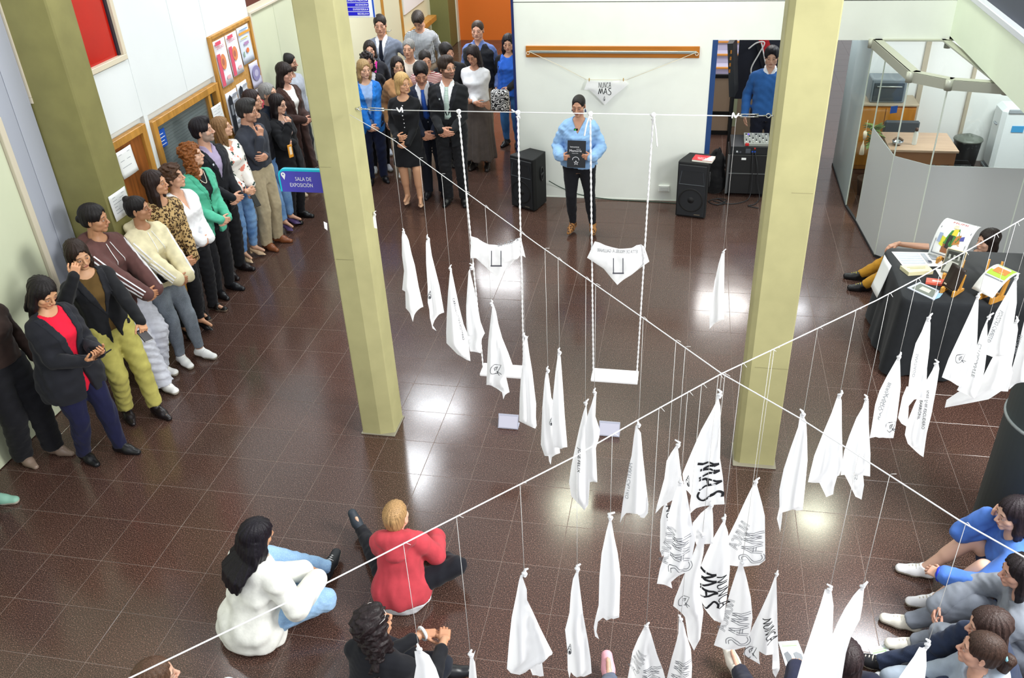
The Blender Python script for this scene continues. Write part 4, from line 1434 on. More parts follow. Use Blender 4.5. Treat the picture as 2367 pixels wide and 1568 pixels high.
# notice board with posters
nb = empty('notice_board', (XW, 5.5, 1.6), 'tall wooden notice board crowded with posters on the white wall', 'notice board')
b = MB(); b.box((XW, 5.02, .75), (XW + .02, 6.0, 2.29), .003); b.build('board', mat('cork_board', '#bf8f4e', .7, noise=.15, nscale=40), nb)
b = MB(); b.box((XW, 4.985, .72), (XW + .04, 5.03, 2.32), .004); b.box((XW, 5.99, .72), (XW + .04, 6.03, 2.32), .004); b.box((XW, 5.03, 2.28), (XW + .04, 5.99, 2.32), .004)
b.build('frame', WOOD, nb)
def poster(label, y0, y1, z0, z1, bg, kind, dx=.024):
    e = sheet('poster', label, 'poster', [wp(y0, z1, dx), wp(y1, z1, dx), wp(y1, z0, dx), wp(y0, z0, dx)], mat('poster_paper', bg, .7), 0)
    w, h_ = y1 - y0, z1 - z0
    cnt = [0]
    def P(u, v): return wp(y0 + u * w, z0 + v * h_, dx + .017 + .0008 * cnt[0])
    def patch(pts, c):
        cnt[0] += 1
        q = MB(); q.quad(*[P(u, v) for u, v in pts[::-1]]); q.build('print', mat('print_' + c[1:], c, .7), e)
    if kind == 'pink':
        patch([(.03, .02), (.30, .02), (.30, .72), (.03, .72)], '#d9566c'); patch([(.55, .98), (.08, .98), (.08, .90), (.55, .90)], '#d9566c')
        patch([(.30 + .22 * math.cos(a) + .16, .52 + .17 * math.sin(a)) for a in np.linspace(0, 6.28, 18)[:-1]], '#dd8a5a')
        patch([(.42 + .11 * math.cos(a), .52 + .08 * math.sin(a)) for a in np.linspace(0, 6.28, 12)[:-1]], '#b06a58')
        text_on(e, 'DERECHOS', P(.12, .82), (0, 1, 0), (0, 0, 1), .035, mat('pink_print', '#c9506a', .7), width=w * .6)
        patch([(.5, .12), (.8, .12), (.8, .2), (.5, .2)], '#e9b8b8')
    elif kind == 'info':
        patch([(.0, .80), (1, .80), (1, .86), (0, .86)], '#e8a03c'); patch([(.1, .90), (.8, .90), (.8, .94), (.1, .94)], '#88a4c4')
        patch([(.1, .68), (.7, .68), (.7, .71), (.1, .71)], '#d0c060'); patch([(.3, .5), (.7, .5), (.7, .58), (.3, .58)], '#b08ab4')
        patch([(.5 + .12 * math.cos(a), .34 + .07 * math.sin(a)) for a in np.linspace(0, 6.28, 12)[:-1]], '#e07c44'); patch([(.1, .2), (.2, .2), (.2, .35), (.1, .35)], '#8aa890')
    elif kind == 'face':
        patch([(.08, .05), (.42, .05), (.42, .85), (.25, .95), (.08, .85)], '#20242c'); patch([(.16, .45), (.34, .45), (.34, .7), (.16, .7)], '#8a8e94')
        for k in range(5): patch([(.5, .85 - k * .16), (.92, .85 - k * .16), (.92, .92 - k * .16), (.5, .92 - k * .16)], '#a2a6b0')
    elif kind == 'blue': patch([(.05, .1), (.95, .1), (.95, .9), (.05, .9)], '#3a5a9c')
    elif kind == 'violet':
        patch([(.5 + .4 * math.cos(a), .55 + .3 * math.sin(a)) for a in np.linspace(0, 6.28, 16)[:-1]], '#8c86b0')
        patch([(.5 + .2 * math.cos(a), .55 + .14 * math.sin(a)) for a in np.linspace(0, 6.28, 12)[:-1]], '#b8b4d0')
    elif kind == 'red': patch([(.6, .1), (.95, .1), (.95, .5), (.6, .9)], '#c8505a'); patch([(.08, .1), (.45, .1), (.45, .8), (.08, .8)], '#3a4048')
poster('pink and white poster with an orange disc, left on the notice board', 5.05, 5.33, 1.74, 2.25, '#e8e8ee', 'pink')
poster('pink and white poster with an orange disc, second on the notice board', 5.35, 5.63, 1.78, 2.25, '#ececf2', 'pink')
poster('pale blue leaflet with orange band at the top right of the notice board', 5.65, 5.95, 1.84, 2.26, '#d4dcea', 'info')
poster('black and white portrait flyer low on the left of the notice board', 5.08, 5.36, 1.18, 1.66, '#e2e4ea', 'face')
poster('black and white portrait flyer low in the middle of the notice board', 5.38, 5.64, 1.28, 1.68, '#e2e4ea', 'face')
poster('dark blue flyer under the portrait flyers of the notice board', 5.36, 5.56, 1.02, 1.26, '#e2e4ea', 'blue', .03)
poster('violet flyer overlapping the right edge of the notice board', 5.76, 6.02, 1.52, 1.82, '#c8c6dc', 'violet', .034)
poster('white flyer with a red arc low on the right of the notice board', 5.68, 6.02, 1.16, 1.50, '#dcdee6', 'red')
s = empty('door_sign', (XW, 6.85, 1.45), 'small blue sign on the pale green double door', 'sign')
b = MB(); b.box((XW + .001, 6.76, 1.44), (XW + .008, 6.98, 1.56)); b.build('sign_plate', mat('sign_blue', '#2458b8', .4), s)
b = MB(); b.box((XW + .0085, 6.79, 1.515), (XW + .009, 6.95, 1.53)); b.box((XW + .0085, 6.79, 1.475), (XW + .009, 6.93, 1.49)); b.build('text_line', mat('white_print', '#dfe6f2', .6), s)
sheet('notice', 'white paper under the blue sign on the pale green double door', 'notice', [wp(6.76, 1.40), wp(6.98, 1.40), wp(6.98, 1.1), wp(6.76, 1.1)], lines=5)

# olive column against the left wall
def column(name, x0, x1, y0, y1, h, m, bev=.012):
    e = empty(name, ((x0 + x1) / 2, (y0 + y1) / 2, 0), kind='structure')
    b = MB(); b.box((x0, y0, 0), (x1, y1, h), bev); b.build('shaft', m, e)
    return e
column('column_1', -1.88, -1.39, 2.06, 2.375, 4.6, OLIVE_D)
def folded_column(name, P, seams):
    e = empty(name, (sum(p[0] for p in P) / len(P), sum(p[1] for p in P) / len(P), 0), kind='structure')
    n = len(P); b = MB()
    b.add([(x, y, 0) for x, y in P] + [(x, y, 4.6) for x, y in P], [list(range(n))[::-1], list(range(n, 2 * n))] + [[i, (i + 1) % n, (i + 1) % n + n, i + n] for i in range(n)])
    o = b.build('shaft', OLIVE, e); md = o.modifiers.new('b', 'BEVEL'); md.width = .008; md.segments = 2
    for (x0, x1, y, z) in seams:
        b = MB(); b.box((x0, y - .0015, z), (x1, y + .003, z + .004)); b.build('seam', mat('seam_olive', '#96916a', .7), e)
    return e
lp = folded_column('column_2', [(.978, 1.24), (1.135, 1.236), (1.247, 1.275), (1.247, 1.50), (.978, 1.50)], [(.985, 1.07, 1.239, 2.33), (1.0, 1.13, 1.237, 1.62)])
rp_ = folded_column('column_3', [(3.985, 1.285), (4.025, 1.262), (4.283, 1.262), (4.283, 1.50), (3.985, 1.50)], [(4.14, 4.27, 1.262, 2.24), (4.05, 4.28, 1.262, .9)])
for e_, x0, x1 in ((lp, .978, 1.247), (rp_, 3.985, 4.283)):
    b = MB(); b.box((x0 - .012, 1.228, 0), (x1 + .012, 1.512, .012), .004); b.build('base_joint', mat('column_base', '#8f8a78', .7), e_)
column('column_4', -1.85, -1.42, 13.9, 14.5, 4.6, mat('far_column', '#707244', .6))
sheet('notice', 'white printed notice taped to the olive column beside the woman with the bun', 'notice', [np.array([-1.375, 2.075, 1.67]), np.array([-1.375, 2.33, 1.67]), np.array([-1.375, 2.33, 1.44]), np.array([-1.375, 2.075, 1.44])], lines=6)

# far end wall, centre wall
b = MB(); b.box((-1.8, 14.65, 0), (1.6, 14.85, 4.6)); struct('wall_far', b, mat('orange_paint', '#cf6a1e', .6))
b = MB(); b.box((-1.46, 14.5, 0), (-1.40, 14.65, 4.6)); struct('trim_4', b, mat('pale_jamb', '#d8d8c4', .6))
fbd = empty('far_notice_board', (XW, 12.5, 1.4), 'distant notice board with papers on the corridor wall', 'notice board')
b = MB(); b.box((XW, 12.1, 1.05), (XW + .03, 13.5, 2.0), .004); b.build('board', mat('white_board', '#e6e8ea', .5), fbd)
b = MB(); b.box((XW + .03, 12.2, 1.35), (XW + .04, 12.9, 1.9)); b.build('cork_panel', mat('cork_board', '#bf8f4e', .7), fbd)
for (y, z, c) in ((12.3, 1.5, '#40424c'), (12.55, 1.6, '#e8e8e8'), (13.1, 1.5, '#b8c4d4'), (13.12, 1.62, '#e0c828')):
    b = MB(); b.box((XW + .041, y, z - .1), (XW + .045, y + .18, z + .12)); b.build('paper', mat('far_paper' + c[1:], c, .8), fbd)
cb = MB(); cb.box((XW, 12.05, .62), (XW + .18, 13.7, .72), .006); tag(cb.build('ledge_counter', WOOD), 'distant wooden ledge below the corridor notice board', 'counter')
YC = 6.33
wc = empty('wall_center', (2.5, YC, 0), kind='structure')
b = MB(); b.box((1.40, YC, 0), (3.70, YC + .14, 1.985)); b.box((1.40, YC, 1.985), (6.25, YC + .14, 2.40)); b.box((1.40, YC - .004, 2.41), (6.25, YC + .14, 4.6))
b.build('plaster', WHITE, wc)
b = MB(); b.box((1.372, YC - .012, 0), (1.402, YC + .15, 4.6), .003); struct('trim_1', b, NAVY)
b = MB(); b.box((3.70, YC - .006, 0), (3.76, YC + .15, 1.985), .003); struct('trim_2', b, mat('navy_jamb', '#1c3f74', .5))
b = MB(); b.box((1.40, YC - .006, 0), (3.70, YC, .012)); struct('baseboard_center', b, mat('white_skirting', '#d8dcd4', .6))
rl = empty('wall_rail', (2.55, YC, 1.85), 'brown wooden board with a metal rail mounted high on the white wall', 'rail')
b = MB(); b.box((1.537, YC - .025, 1.785), (3.56, YC, 1.915), .003); b.build('board', mat('orange_wood', '#b06a1c', .4, noise=.12, nscale=4, stretch=(.5, 8, 8)), rl)
b = MB(); b.box((1.58, YC - .05, 1.838), (3.53, YC - .025, 1.868), .006); b.build('metal_rail', mat('rail_metal', '#9ca3a2', .35, metal=.6), rl)
for x in (1.565, 3.53):
    b = MB(); b.tube([(x + .018 * math.cos(a), YC - .045, 1.838 + .018 * math.sin(a)) for a in np.linspace(0, 6.28, 11)], .004, 6); b.build('hook', mat('cord_white', '#ded6c4', .8), rl)
so = empty('wall_socket', (3.24, YC, .17), 'white power socket low on the white wall left of the right loudspeaker', 'socket')
b = MB(); b.box((3.17, YC - .03, .13), (3.31, YC, .215), .006); b.build('socket_box', mat('socket_white', '#e6e8e4', .4), so)
b = MB(); b.box((3.19, YC - .034, .145), (3.29, YC - .029, .20), .003); b.build('cover', mat('socket_cover', '#d4d8d4', .4), so)
# upper right wall above the glass booth
b = MB(); b.box((6.21, 6.33, 1.98), (6.5, 6.47, 4.6)); b.hexa([(6.21, 6.33, 2.03), (6.21, 2.2, 2.03), (6.45, 2.2, 2.03), (6.45, 6.33, 2.03), (6.21, 6.33, 2.50), (6.21, 2.2, 2.50), (6.45, 2.2, 2.50), (6.45, 6.33, 2.50)])
struct('wall_right', b, GREENW)
b = MB(); b.hexa([(6.26, 6.33, 2.50), (6.26, 2.2, 2.50), (6.40, 2.2, 2.50), (6.40, 6.33, 2.50), (6.26, 6.33, 4.6), (6.26, 2.2, 4.6), (6.40, 2.2, 4.6), (6.40, 6.33, 4.6)]); struct('wall_upper', b, mat('dark_wall_paint', '#3c4050', .6))  # upper wall in one even dark blue-grey
b = MB(); b.box((6.19, 2.2, 2.50), (6.27, 6.33, 2.56), .006); struct('trim_3', b, mat('ledge_cap', '#c9ccd6', .5))
b = MB(); b.box((6.24, 4.6, 2.8), (6.258, 4.9, 4.6)); b.box((6.24, 3.6, 2.8), (6.258, 3.9, 4.6)); struct('window_3', b, mat('dark_mullion', '#15161c', .4))

# ------------------------------------------------------------------ glass booth on the right
bo = empty('window_4', (5.9, 5.2, 0), kind='structure')
RIM = [(5.416, 6.33), (5.572, 4.99), (5.872, 4.73), (6.345, 4.61), (6.205, 6.33)]
b = MB()
for i in range(3):
    a, c = np.array(RIM[i]), np.array(RIM[i + 1]); d = nrm(c - a); n = np.array([d[1], -d[0]])
    for (o0, o1, z0, z1) in ((0, .10, 1.985, 2.0), (-.005, .012, 1.905, 2.0), (.012, .03, 1.93, 1.985)):
        P = [a - n * o0, c - n * o0, c - n * o1, a - n * o1]
        P = [(p[0], p[1]) for p in P]
        b.hexa([(x, y, z0) for x, y in P[::-1]] + [(x, y, z1) for x, y in P[::-1]])
b.box((5.416, 6.27, 1.985), (6.21, 6.33, 2.0)); b.hexa([(6.26, 4.66, 1.985), (6.345, 4.64, 1.985), (6.21, 6.33, 1.985), (6.13, 6.33, 1.985), (6.26, 4.66, 2.0), (6.345, 4.64, 2.0), (6.21, 6.33, 2.0), (6.13, 6.33, 2.0)])
for (x, y) in RIM:
    b.lathe((x, y, 0), [(.035, 1.904), (.035, 2.0005)], 12)
b.build('roof_rim', mat('rim_aluminium', '#b4b6a8', .45, metal=.25), bo)
GLASS = bpy.data.materials.new('clear_glass')
_t, _b = nodes(GLASS)
_tp = _t.nodes.new('ShaderNodeBsdfTransparent'); _tp.inputs['Color'].default_value = (.94, .97, .96, 1)
_gl = _t.nodes.new('ShaderNodeBsdfGlossy'); _gl.inputs['Roughness'].default_value = .03
_mx = _t.nodes.new('ShaderNodeMixShader'); _mx.inputs['Fac'].default_value = .06; _t.links.new(_tp.outputs[0], _mx.inputs[1]); _t.links.new(_gl.outputs[0], _mx.inputs[2])
_t.links.new(_mx.outputs[0], _t.nodes['Material Output'].inputs['Surface'])
FROST = mat('frosted_glass', '#c8cccc', .42, alpha=.86)
FROST2 = mat('frosted_glass_dim', '#a9b8b8', .3, alpha=.72)
b = MB(); b.add([(x, y, 1.975) for x, y in RIM], [[4, 3, 2, 1, 0]]); b.build('roof_pane', GLASS, bo)
def pane(p, q, z0, z1, m, name='pane', t=.008):
    p, q = np.array(p), np.array(q); d = nrm(q - p); n = np.array([d[1], -d[0]]) * t * .5
    B = MB(); P = [p + n, p - n, q - n, q + n]
    B.hexa([(a[0], a[1], z0) for a in P] + [(a[0], a[1], z1) for a in P]); return B.build(name, m, bo)
G0, G1, G2, G3 = (5.44, 6.33), (5.50, 5.87), (5.572, 4.99), (5.872, 4.74)
pane((5.45, 7.75), G0, 0.02, 1.97, FROST2)
pane(G0, G1, .02, 1.95, GLASS)
for (a, c) in ((G1, G2), (G2, G3), (G3, (6.75, 4.73)), ((6.75, 4.73), (7.7, 4.72))):
    pane(a, c, .02, 1.15, FROST, 'frosted_pane'); pane(a, c, 1.15, 1.92, GLASS)
b = MB()
for g_ in (G0, G1, G2, G3, (6.75, 4.73)):
    b.box((g_[0] - .006, g_[1] - .006, 0), (g_[0] + .006, g_[1] + .006, 1.93))
b.build('glass_joint', mat('glass_edge', '#dfe8dc', .15), bo)
b = MB()
for (a, c) in (((5.45, 7.75), G0), (G0, G1), (G1, G2), (G2, G3), (G3, (7.7, 4.72))):
    a, c = np.array(a), np.array(c); d = nrm(c - a); n = np.array([d[1], -d[0]]) * .012; P = [a + n, a - n, c - n, c + n]
    b.hexa([(p[0], p[1], 0) for p in P] + [(p[0], p[1], .03) for p in P])
b.build('floor_channel', mat('dark_channel', '#26282a', .5), bo)
# rooms behind
b = MB(); b.box((5.6, 8.05, 0), (9.3, 8.2, 2.6)); struct('wall_booth', b, mat('booth_white', '#eef0ee', .7))
b = MB(); b.box((9.0, 2.2, 0), (9.15, 8.05, 2.6)); struct('wall_booth_side', b, mat('booth_white', '#eef0ee', .7))
b = MB(); b.box((6.40, 8.02, 0), (6.46, 8.05, 2.5)); b.box((7.02, 8.0, 0), (7.06, 8.05, 2.5)); struct('trim_5', b, mat('beige_post', '#b8ae9a', .5))
b = MB(); b.box((6.3, 2.2, 2.45), (9.15, 8.2, 2.55)); b.box((5.45, 6.47, 2.3), (6.3, 8.2, 2.4)); struct('ceiling', b, mat('ceiling_white', '#eceeea', .7))
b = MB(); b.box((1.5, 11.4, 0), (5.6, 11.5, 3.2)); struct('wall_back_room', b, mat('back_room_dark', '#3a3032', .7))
b = MB(); b.box((1.5, 6.47, 0), (1.6, 14.65, 3.2)); struct('wall_corridor', b, mat('corridor_wall', '#cfc9b8', .7))

# ------------------------------------------------------------------ signs
sg = empty('hanging_sign', (.79, 1.38, 2.08), 'blue and violet flag sign SALA DE EXPOSICION on the left olive column', 'sign')
Y0 = 1.36
def arc(cx, cz, r, a0, a1, n=7): return [(cx + r * math.cos(a), cz + r * math.sin(a)) for a in np.linspace(a0, a1, n)]
def plate(nm, outline, y0, y1, m, par):
    b = MB(); n = len(outline)
    b.add([(x, y0, z) for x, z in outline] + [(x, y1, z) for x, z in outline], [list(range(n)), list(range(n, 2 * n))[::-1]] + [[i, i + n, (i + 1) % n + n, (i + 1) % n] for i in range(n)])
    return b.build(nm, m, par)
o1 = [(.605, 2.09), (.98, 2.09), (.98, 2.262)] + arc(.655, 2.212, .05, math.pi / 2, math.pi)
plate('sign_border', o1, Y0 - .004, Y0 + .03, mat('sign_cyan', '#12c4dc', .4), sg)
o2 = [(.618, 2.09), (.98, 2.09), (.98, 2.247)] + arc(.655, 2.210, .037, math.pi / 2, math.pi)
plate('sign_plate', o2, Y0 - .006, Y0 - .003, mat('sign_violet', '#4c48b8', .4), sg)
WP = mat('white_print', '#f4f4fa', .6)
text_on(sg, 'SALA DE', (.855, Y0 - .008, 2.178), (1, 0, 0), (0, 0, 1), .030, WP, width=.122, align='r')
text_on(sg, 'EXPOSICIÓN', (.858, Y0 - .008, 2.131), (1, 0, 0), (0, 0, 1), .030, WP, width=.172, align='r')
pin = [(.650, 2.182)] + arc(.646, 2.222, .017, -.5, math.pi + .55, 12)
b = MB(); b.add([(x, Y0 - .0085, z) for x, z in pin], [list(range(len(pin)))]); b.build('pin_symbol', WP, sg)
b = MB(); b.add([(x, Y0 - .0092, z) for x, z in arc(.646, 2.223, .006, 0, 5.8, 9)], [list(range(9))]); b.build('pin_hole', mat('pin_hole', '#5a74b0', .5), sg)

ds = empty('directory_sign', (-.55, 6.5, 2.2), 'blue and white directory sign hanging above the standing crowd', 'sign')
b = MB(); b.box((-1.05, 6.49, 2.205), (-.352, 6.52, 2.90), .003); b.build('board', mat('sign_white', '#e8ecf2', .5), ds)
b = MB(); b.box((-.372, 6.484, 2.21), (-.352, 6.491, 2.9)); b.build('blue_edge', mat('sign_blue2', '#1a50b4', .4), ds)
b = MB(); b.tube([(-.95, 6.505, 2.9), (-.95, 6.505, 4.5)], .008, 6); b.tube([(-.45, 6.505, 2.9), (-.45, 6.505, 4.5)], .008, 6); b.build('hanging_rod', ALU, ds)
for k, tx in enumerate(['BEDELIA', 'ENFERMERIA', 'ASCENSOR', 'RECONOCIMIENTO MEDICO', 'BIBLIOTECA'][:4]):
    z = 2.23 + k * .052
    b = MB(); b.box((-1.03, 6.486, z), (-.42, 6.4895, z + .042)); b.build('name_strip', mat('strip_blue', '#1a18c0', .4), ds)
    text_on(ds, tx, (-.450, 6.4845, z + .010), (1, 0, 0), (0, 0, 1), .024, WP, width=.021 * len(tx) * .82, align='r')
    b = MB(); b.add([(-.443, 6.484, z + .010), (-.428, 6.484, z + .021), (-.443, 6.484, z + .032)], [[0, 1, 2]]); b.build('arrow', WP, ds)

# ------------------------------------------------------------------ loudspeakers
def speaker(label, ang, cx, cy, w=.36, d=.34, h=.68):
    """front looks along ang (deg)"""
    e = empty('loudspeaker', (cx, cy, 0), label, 'loudspeaker', 'floor loudspeakers beside the speaker')
    e.rotation_euler = (0, 0, math.radians(ang + 90))
    cab = mat('speaker_cabinet', '#17181a', .75, bump=.3, bscale=160)
    def loc(b, nm, m, par=e):
        return link(nm, b.mesh(nm), m, par)
    f = w / 2; bk = w * .34
    prof = [(-f, -d / 2), (f, -d / 2), (f, -d / 2 + .06), (bk, d / 2), (-bk, d / 2), (-f, -d / 2 + .06)]
    b = MB(); n = 6
    b.add([(x, y, 0.012) for x, y in prof] + [(x, y, h) for x, y in prof], [list(range(n))[::-1], list(range(n, 2 * n))] + [[i, (i + 1) % n, (i + 1) % n + n, i + n] for i in range(n)])
    o = loc(b, 'cabinet', cab); bv = o.modifiers.new('b', 'BEVEL'); bv.width = .01; bv.segments = 2
    yf = -d / 2 - .004
    b = MB(); b.box((-f + .015, yf - .012, .03), (f - .015, yf + .002, h - .03), .006); loc(b, 'front_frame', mat('speaker_front', '#202226', .6))
    V, Fc = [], []
    for (r, y) in ((.150, -.014), (.138, -.022), (.120, -.004), (.045, .0), (.04, -.012), (.0, -.018)):
        V += [(r * math.cos(a), yf + y, .235 + r * math.sin(a)) for a in np.linspace(0, 2 * math.pi, 29)[:-1]]
    for i in range(5):
        for k in range(28): Fc.append([i * 28 + k, i * 28 + (k + 1) % 28, (i + 1) * 28 + (k + 1) % 28, (i + 1) * 28 + k])
    loc(MB().add(V, Fc, True), 'woofer_grille', mat('speaker_grille', '#101012', .6, bump=.5, bscale=500))
    V, Fc = [], []
    for q, (s, y) in enumerate(((1.0, -.016), (.45, .02))):
        V += [(-.13 * s, yf + y, .60 * s + .51 * (1 - s)), (.13 * s, yf + y, .60 * s + .51 * (1 - s)), (.155 * s, yf + y, .43 * s + .51 * (1 - s)), (-.155 * s, yf + y, .43 * s + .51 * (1 - s))]
    for k in range(4): Fc.append([k, (k + 1) % 4, (k + 1) % 4 + 4, k + 4])
    Fc.append([4, 5, 6, 7])
    loc(MB().add(V, Fc), 'horn', mat('horn_grey', '#3c4248', .45))
    for s in (-1, 1):
        b = MB(); xx = s * (f + bk) / 2 * 1.0
        ax_ = nrm(np.array([s * d, (f - bk) * 1.0 * 1.0, 0]) * np.array([1, 1, 1])); tx_ = np.array([-ax_[1], ax_[0], 0])
        c0 = np.array([s * (f + bk) / 2, .03, 0]) + ax_ * .012
        ring = [c0 + tx_ * .032 * math.cos(a) + np.array([0, 0, .44 + .085 * math.sin(a)]) for a in np.linspace(0, 2 * math.pi, 17)]
        b.tube(ring, .008, 6, False); b.tube([c0 - tx_ * .03 + np.array([0, 0, .42]), c0 + tx_ * .03 + np.array([0, 0, .45])], .012, 6)
        loc(b, 'side_handle', mat('handle_grey', '#2e2f32', .5))
    b = MB(); b.box((.05, yf - .016, .05), (.12, yf - .011, .062)); loc(b, 'badge', mat('badge_dull', '#5c5348', .5))
    for (x, y) in ((-f + .05, -d / 2 + .05), (f - .05, -d / 2 + .05), (-bk + .04, d / 2 - .05), (bk - .04, d / 2 - .05)):
        b = MB(); b.lathe((x, y, 0), [(.018, 0), (.018, .014)], 10); loc(b, 'foot', BLACK)
    return e
speaker('black floor loudspeaker at the left end of the white wall', -118, 1.585, 6.06)
speaker('black floor loudspeaker under the red book beside the doorway', -102, 3.61, 6.00, h=.70)
def cable(label, pts, col, r=.006, name='cable'):
    P = curve3(pts, 8)
    b = MB(); b.tube(P, r, 6)
    o = b.build(name, mat('cable_' + col[1:], col, .5), None); tag(o, label, 'cable'); return o
cable('thin dark green cable dropping along the white wall behind the speaker', [(1.80, 6.20, .27), (1.95, 6.30, .14), (2.2, 6.31, .05), (2.6, 6.29, .009), (3.1, 6.27, .008), (3.45, 6.24, .008)], '#1e3a2c', .006)
bk = empty('book', (3.68, 5.98, .70), 'red paperback with white lower corner lying on the right loudspeaker', 'book')
A = math.radians(-14); ux, uy = np.array([math.cos(A), math.sin(A), 0]), np.array([-math.sin(A), math.cos(A), 0])
def bbox_(c, hx, hy, z0, z1): 
    b = MB(); b.obox(np.array([c[0], c[1], (z0 + z1) / 2]), ux, uy, (0, 0, 1), hx, hy, (z1 - z0) / 2); return b
c0 = np.array([3.69, 5.93, 0])
bbox_(c0, .118, .085, .703, .725).build('pages', mat('book_pages', '#ece7da', .8), bk)
bbox_(c0, .12, .087, .725, .728).build('cover', mat('red_cover', '#cf2030', .4), bk)
b = MB(); b.add([c0 + ux * a + uy * q + np.array([0, 0, .7292]) for a, q in ((.12, -.087), (.12, .087), (.075, .087), (.0, -.087))], [[0, 1, 2, 3]]); b.build('cover_corner', mat('cover_cream', '#e8e4d6', .5), bk)
text_on(bk, 'NUNCA', c0 + ux * -.07 + uy * -.02 + np.array([0, 0, .7294]), ux, uy, .030, WP, width=.1); text_on(bk, 'MAS', c0 + ux * -.055 + uy * -.06 + np.array([0, 0, .7294]), ux, uy, .030, WP, width=.06)

# ------------------------------------------------------------------ sound desk in the doorway
fc = empty('flight_case', (4.24, 6.72, 0), 'black wheeled equipment case with metal edge in the doorway', 'case')
DK = mat('case_black', '#1a1b1d', .5, bump=.1, bscale=60)
b = MB(); b.box((4.0, 6.52, .05), (4.50, 7.0, .56), .006); b.build('case_body', DK, fc)
b = MB(); b.box((3.995, 6.51, .05), (4.02, 6.54, .56)); b.box((4.0, 6.512, .315), (4.5, 6.522, .325)); b.build('metal_edge', mat('case_edge', '#8a9092', .3, metal=.8), fc)
b = MB(); b.box((4.02, 6.54, .56), (4.49, 6.98, .66), .004); b.build('power_amplifier', mat('rack_black', '#202326', .4), fc)
b = MB()
for x in (4.10, 4.13): b.box((x, 6.53, .58), (x + .02, 6.541, .60))
b.box((4.2, 6.53, .58), (4.26, 6.541, .635)); b.build('connector_panel', mat('panel_grey', '#4a4e56', .5), fc)
for x, c in ((4.275, '#2050c0'), (4.305, '#2050c0'), (4.30, '#c03028'), (4.09, '#c8ccd0')):
    b = MB(); b.box((x, 6.522, .59 if c != '#c03028' else .635), (x + .018, 6.542, .605 if c != '#c03028' else .648)); b.build('plug', mat('plug' + c[1:], c, .4), fc)
b = MB(); b.box((4.16, 6.508, .50), (4.215, 6.515, .525)); b.build('label', PAPER, fc)
for x in (4.05, 4.45):
    for y in (6.58, 6.94):
        b = MB(); b.tube([(x - .012, y, .025), (x + .012, y, .025)], .025, 12); b.build('wheel', BLACK, fc)
mx_ = empty('mixing_console', (4.33, 6.74, .66), 'small grey audio mixer with knobs on the black equipment case', 'mixer')
b = MB(); b.hexa([(4.18, 6.56, .662), (4.48, 6.56, .662), (4.48, 6.84, .662), (4.18, 6.84, .662), (4.18, 6.56, .69), (4.48, 6.56, .69), (4.48, 6.84, .735), (4.18, 6.84, .735)]); b.build('body', mat('mixer_grey', '#8e928c', .5), mx_)
for i in range(7):
    for j in range(5):
        x, y = 4.205 + i * .04, 6.60 + j * .048; z = .69 + (y - 6.56) * .16
        b = MB(); b.lathe((x, y, z), [(.009, 0), (.008, .014), (.0, .014)], 8); b.build('knob', mat('knob_%d' % ((i + j) % 3), ('#e8e8e4', '#3a3c40', '#b8bab4')[(i + j) % 3], .4), mx_)
b = MB(); b.lathe((4.235, 6.79, .728), [(.008, 0), (.008, .012)], 8); b.build('blue_light', mat('mixer_led', '#5a30ff', .4, emit=1.5), mx_)
b = MB(); b.box((4.19, 6.548, .665), (4.235, 6.562, .70), .004); b.build('red_plug', mat('plug_red', '#c0282a', .4), mx_)
cable('black audio cable hanging down the front of the equipment case', [(4.285, 6.52, .60), (4.295, 6.48, .45), (4.31, 6.47, .25), (4.30, 6.44, .05), (4.22, 6.35, .012), (4.05, 6.28, .010), (3.86, 6.36, .010)], '#26272a')
cable('second black audio cable curving down right on the equipment case', [(4.315, 6.52, .60), (4.36, 6.47, .42), (4.38, 6.47, .22), (4.42, 6.44, .04), (4.36, 6.3, .010), (4.28, 6.24, .010), (4.4, 6.18, .010)], '#26272a')
cable('black cable coiled on the floor between loudspeaker and equipment case', [(3.90, 6.45, .010), (4.0, 6.30, .010), (3.88, 6.24, .012), (3.80, 6.34, .012), (3.93, 6.42, .018), (4.02, 6.36, .02), (3.9, 6.22, .012)], '#1c1d20')
bp_ = empty('backpack', (3.87, 6.68, 0), 'black backpack slumped against the equipment case in the doorway', 'bag')
F = Field((-.16, -.14, 0), (.16, .16, .62), .014); F.put(cone((0, 0, .10), (.0, .03, .42), .115, .085, (1, 0, 0), 1.15), .04); F.put(ell((0, -.08, .18), (.09, .06, .12)), .03); F.put(cone((-.0, .05, .50), (.0, .03, .42), .05, .09), .05); F.cut((0, 0, 0.004), (0, 0, -1)); F.wav(.006, 30, 3)
P, Q = F.mesh(); link('bag_body', mesh_np('bag_body', P, quads=Q), cloth('#121214'), bp_)
b = MB(); b.tube(curve3([(-.07, -.10, .46), (-.10, -.17, .3), (-.08, -.12, .12)], 6), .012, 6); b.tube(curve3([(.0, -.06, .52), (.02, -.03, .60), (.05, .0, .53)], 6), .008, 6); link('strap', b.mesh('strap'), cloth('#1c1c20'), bp_)
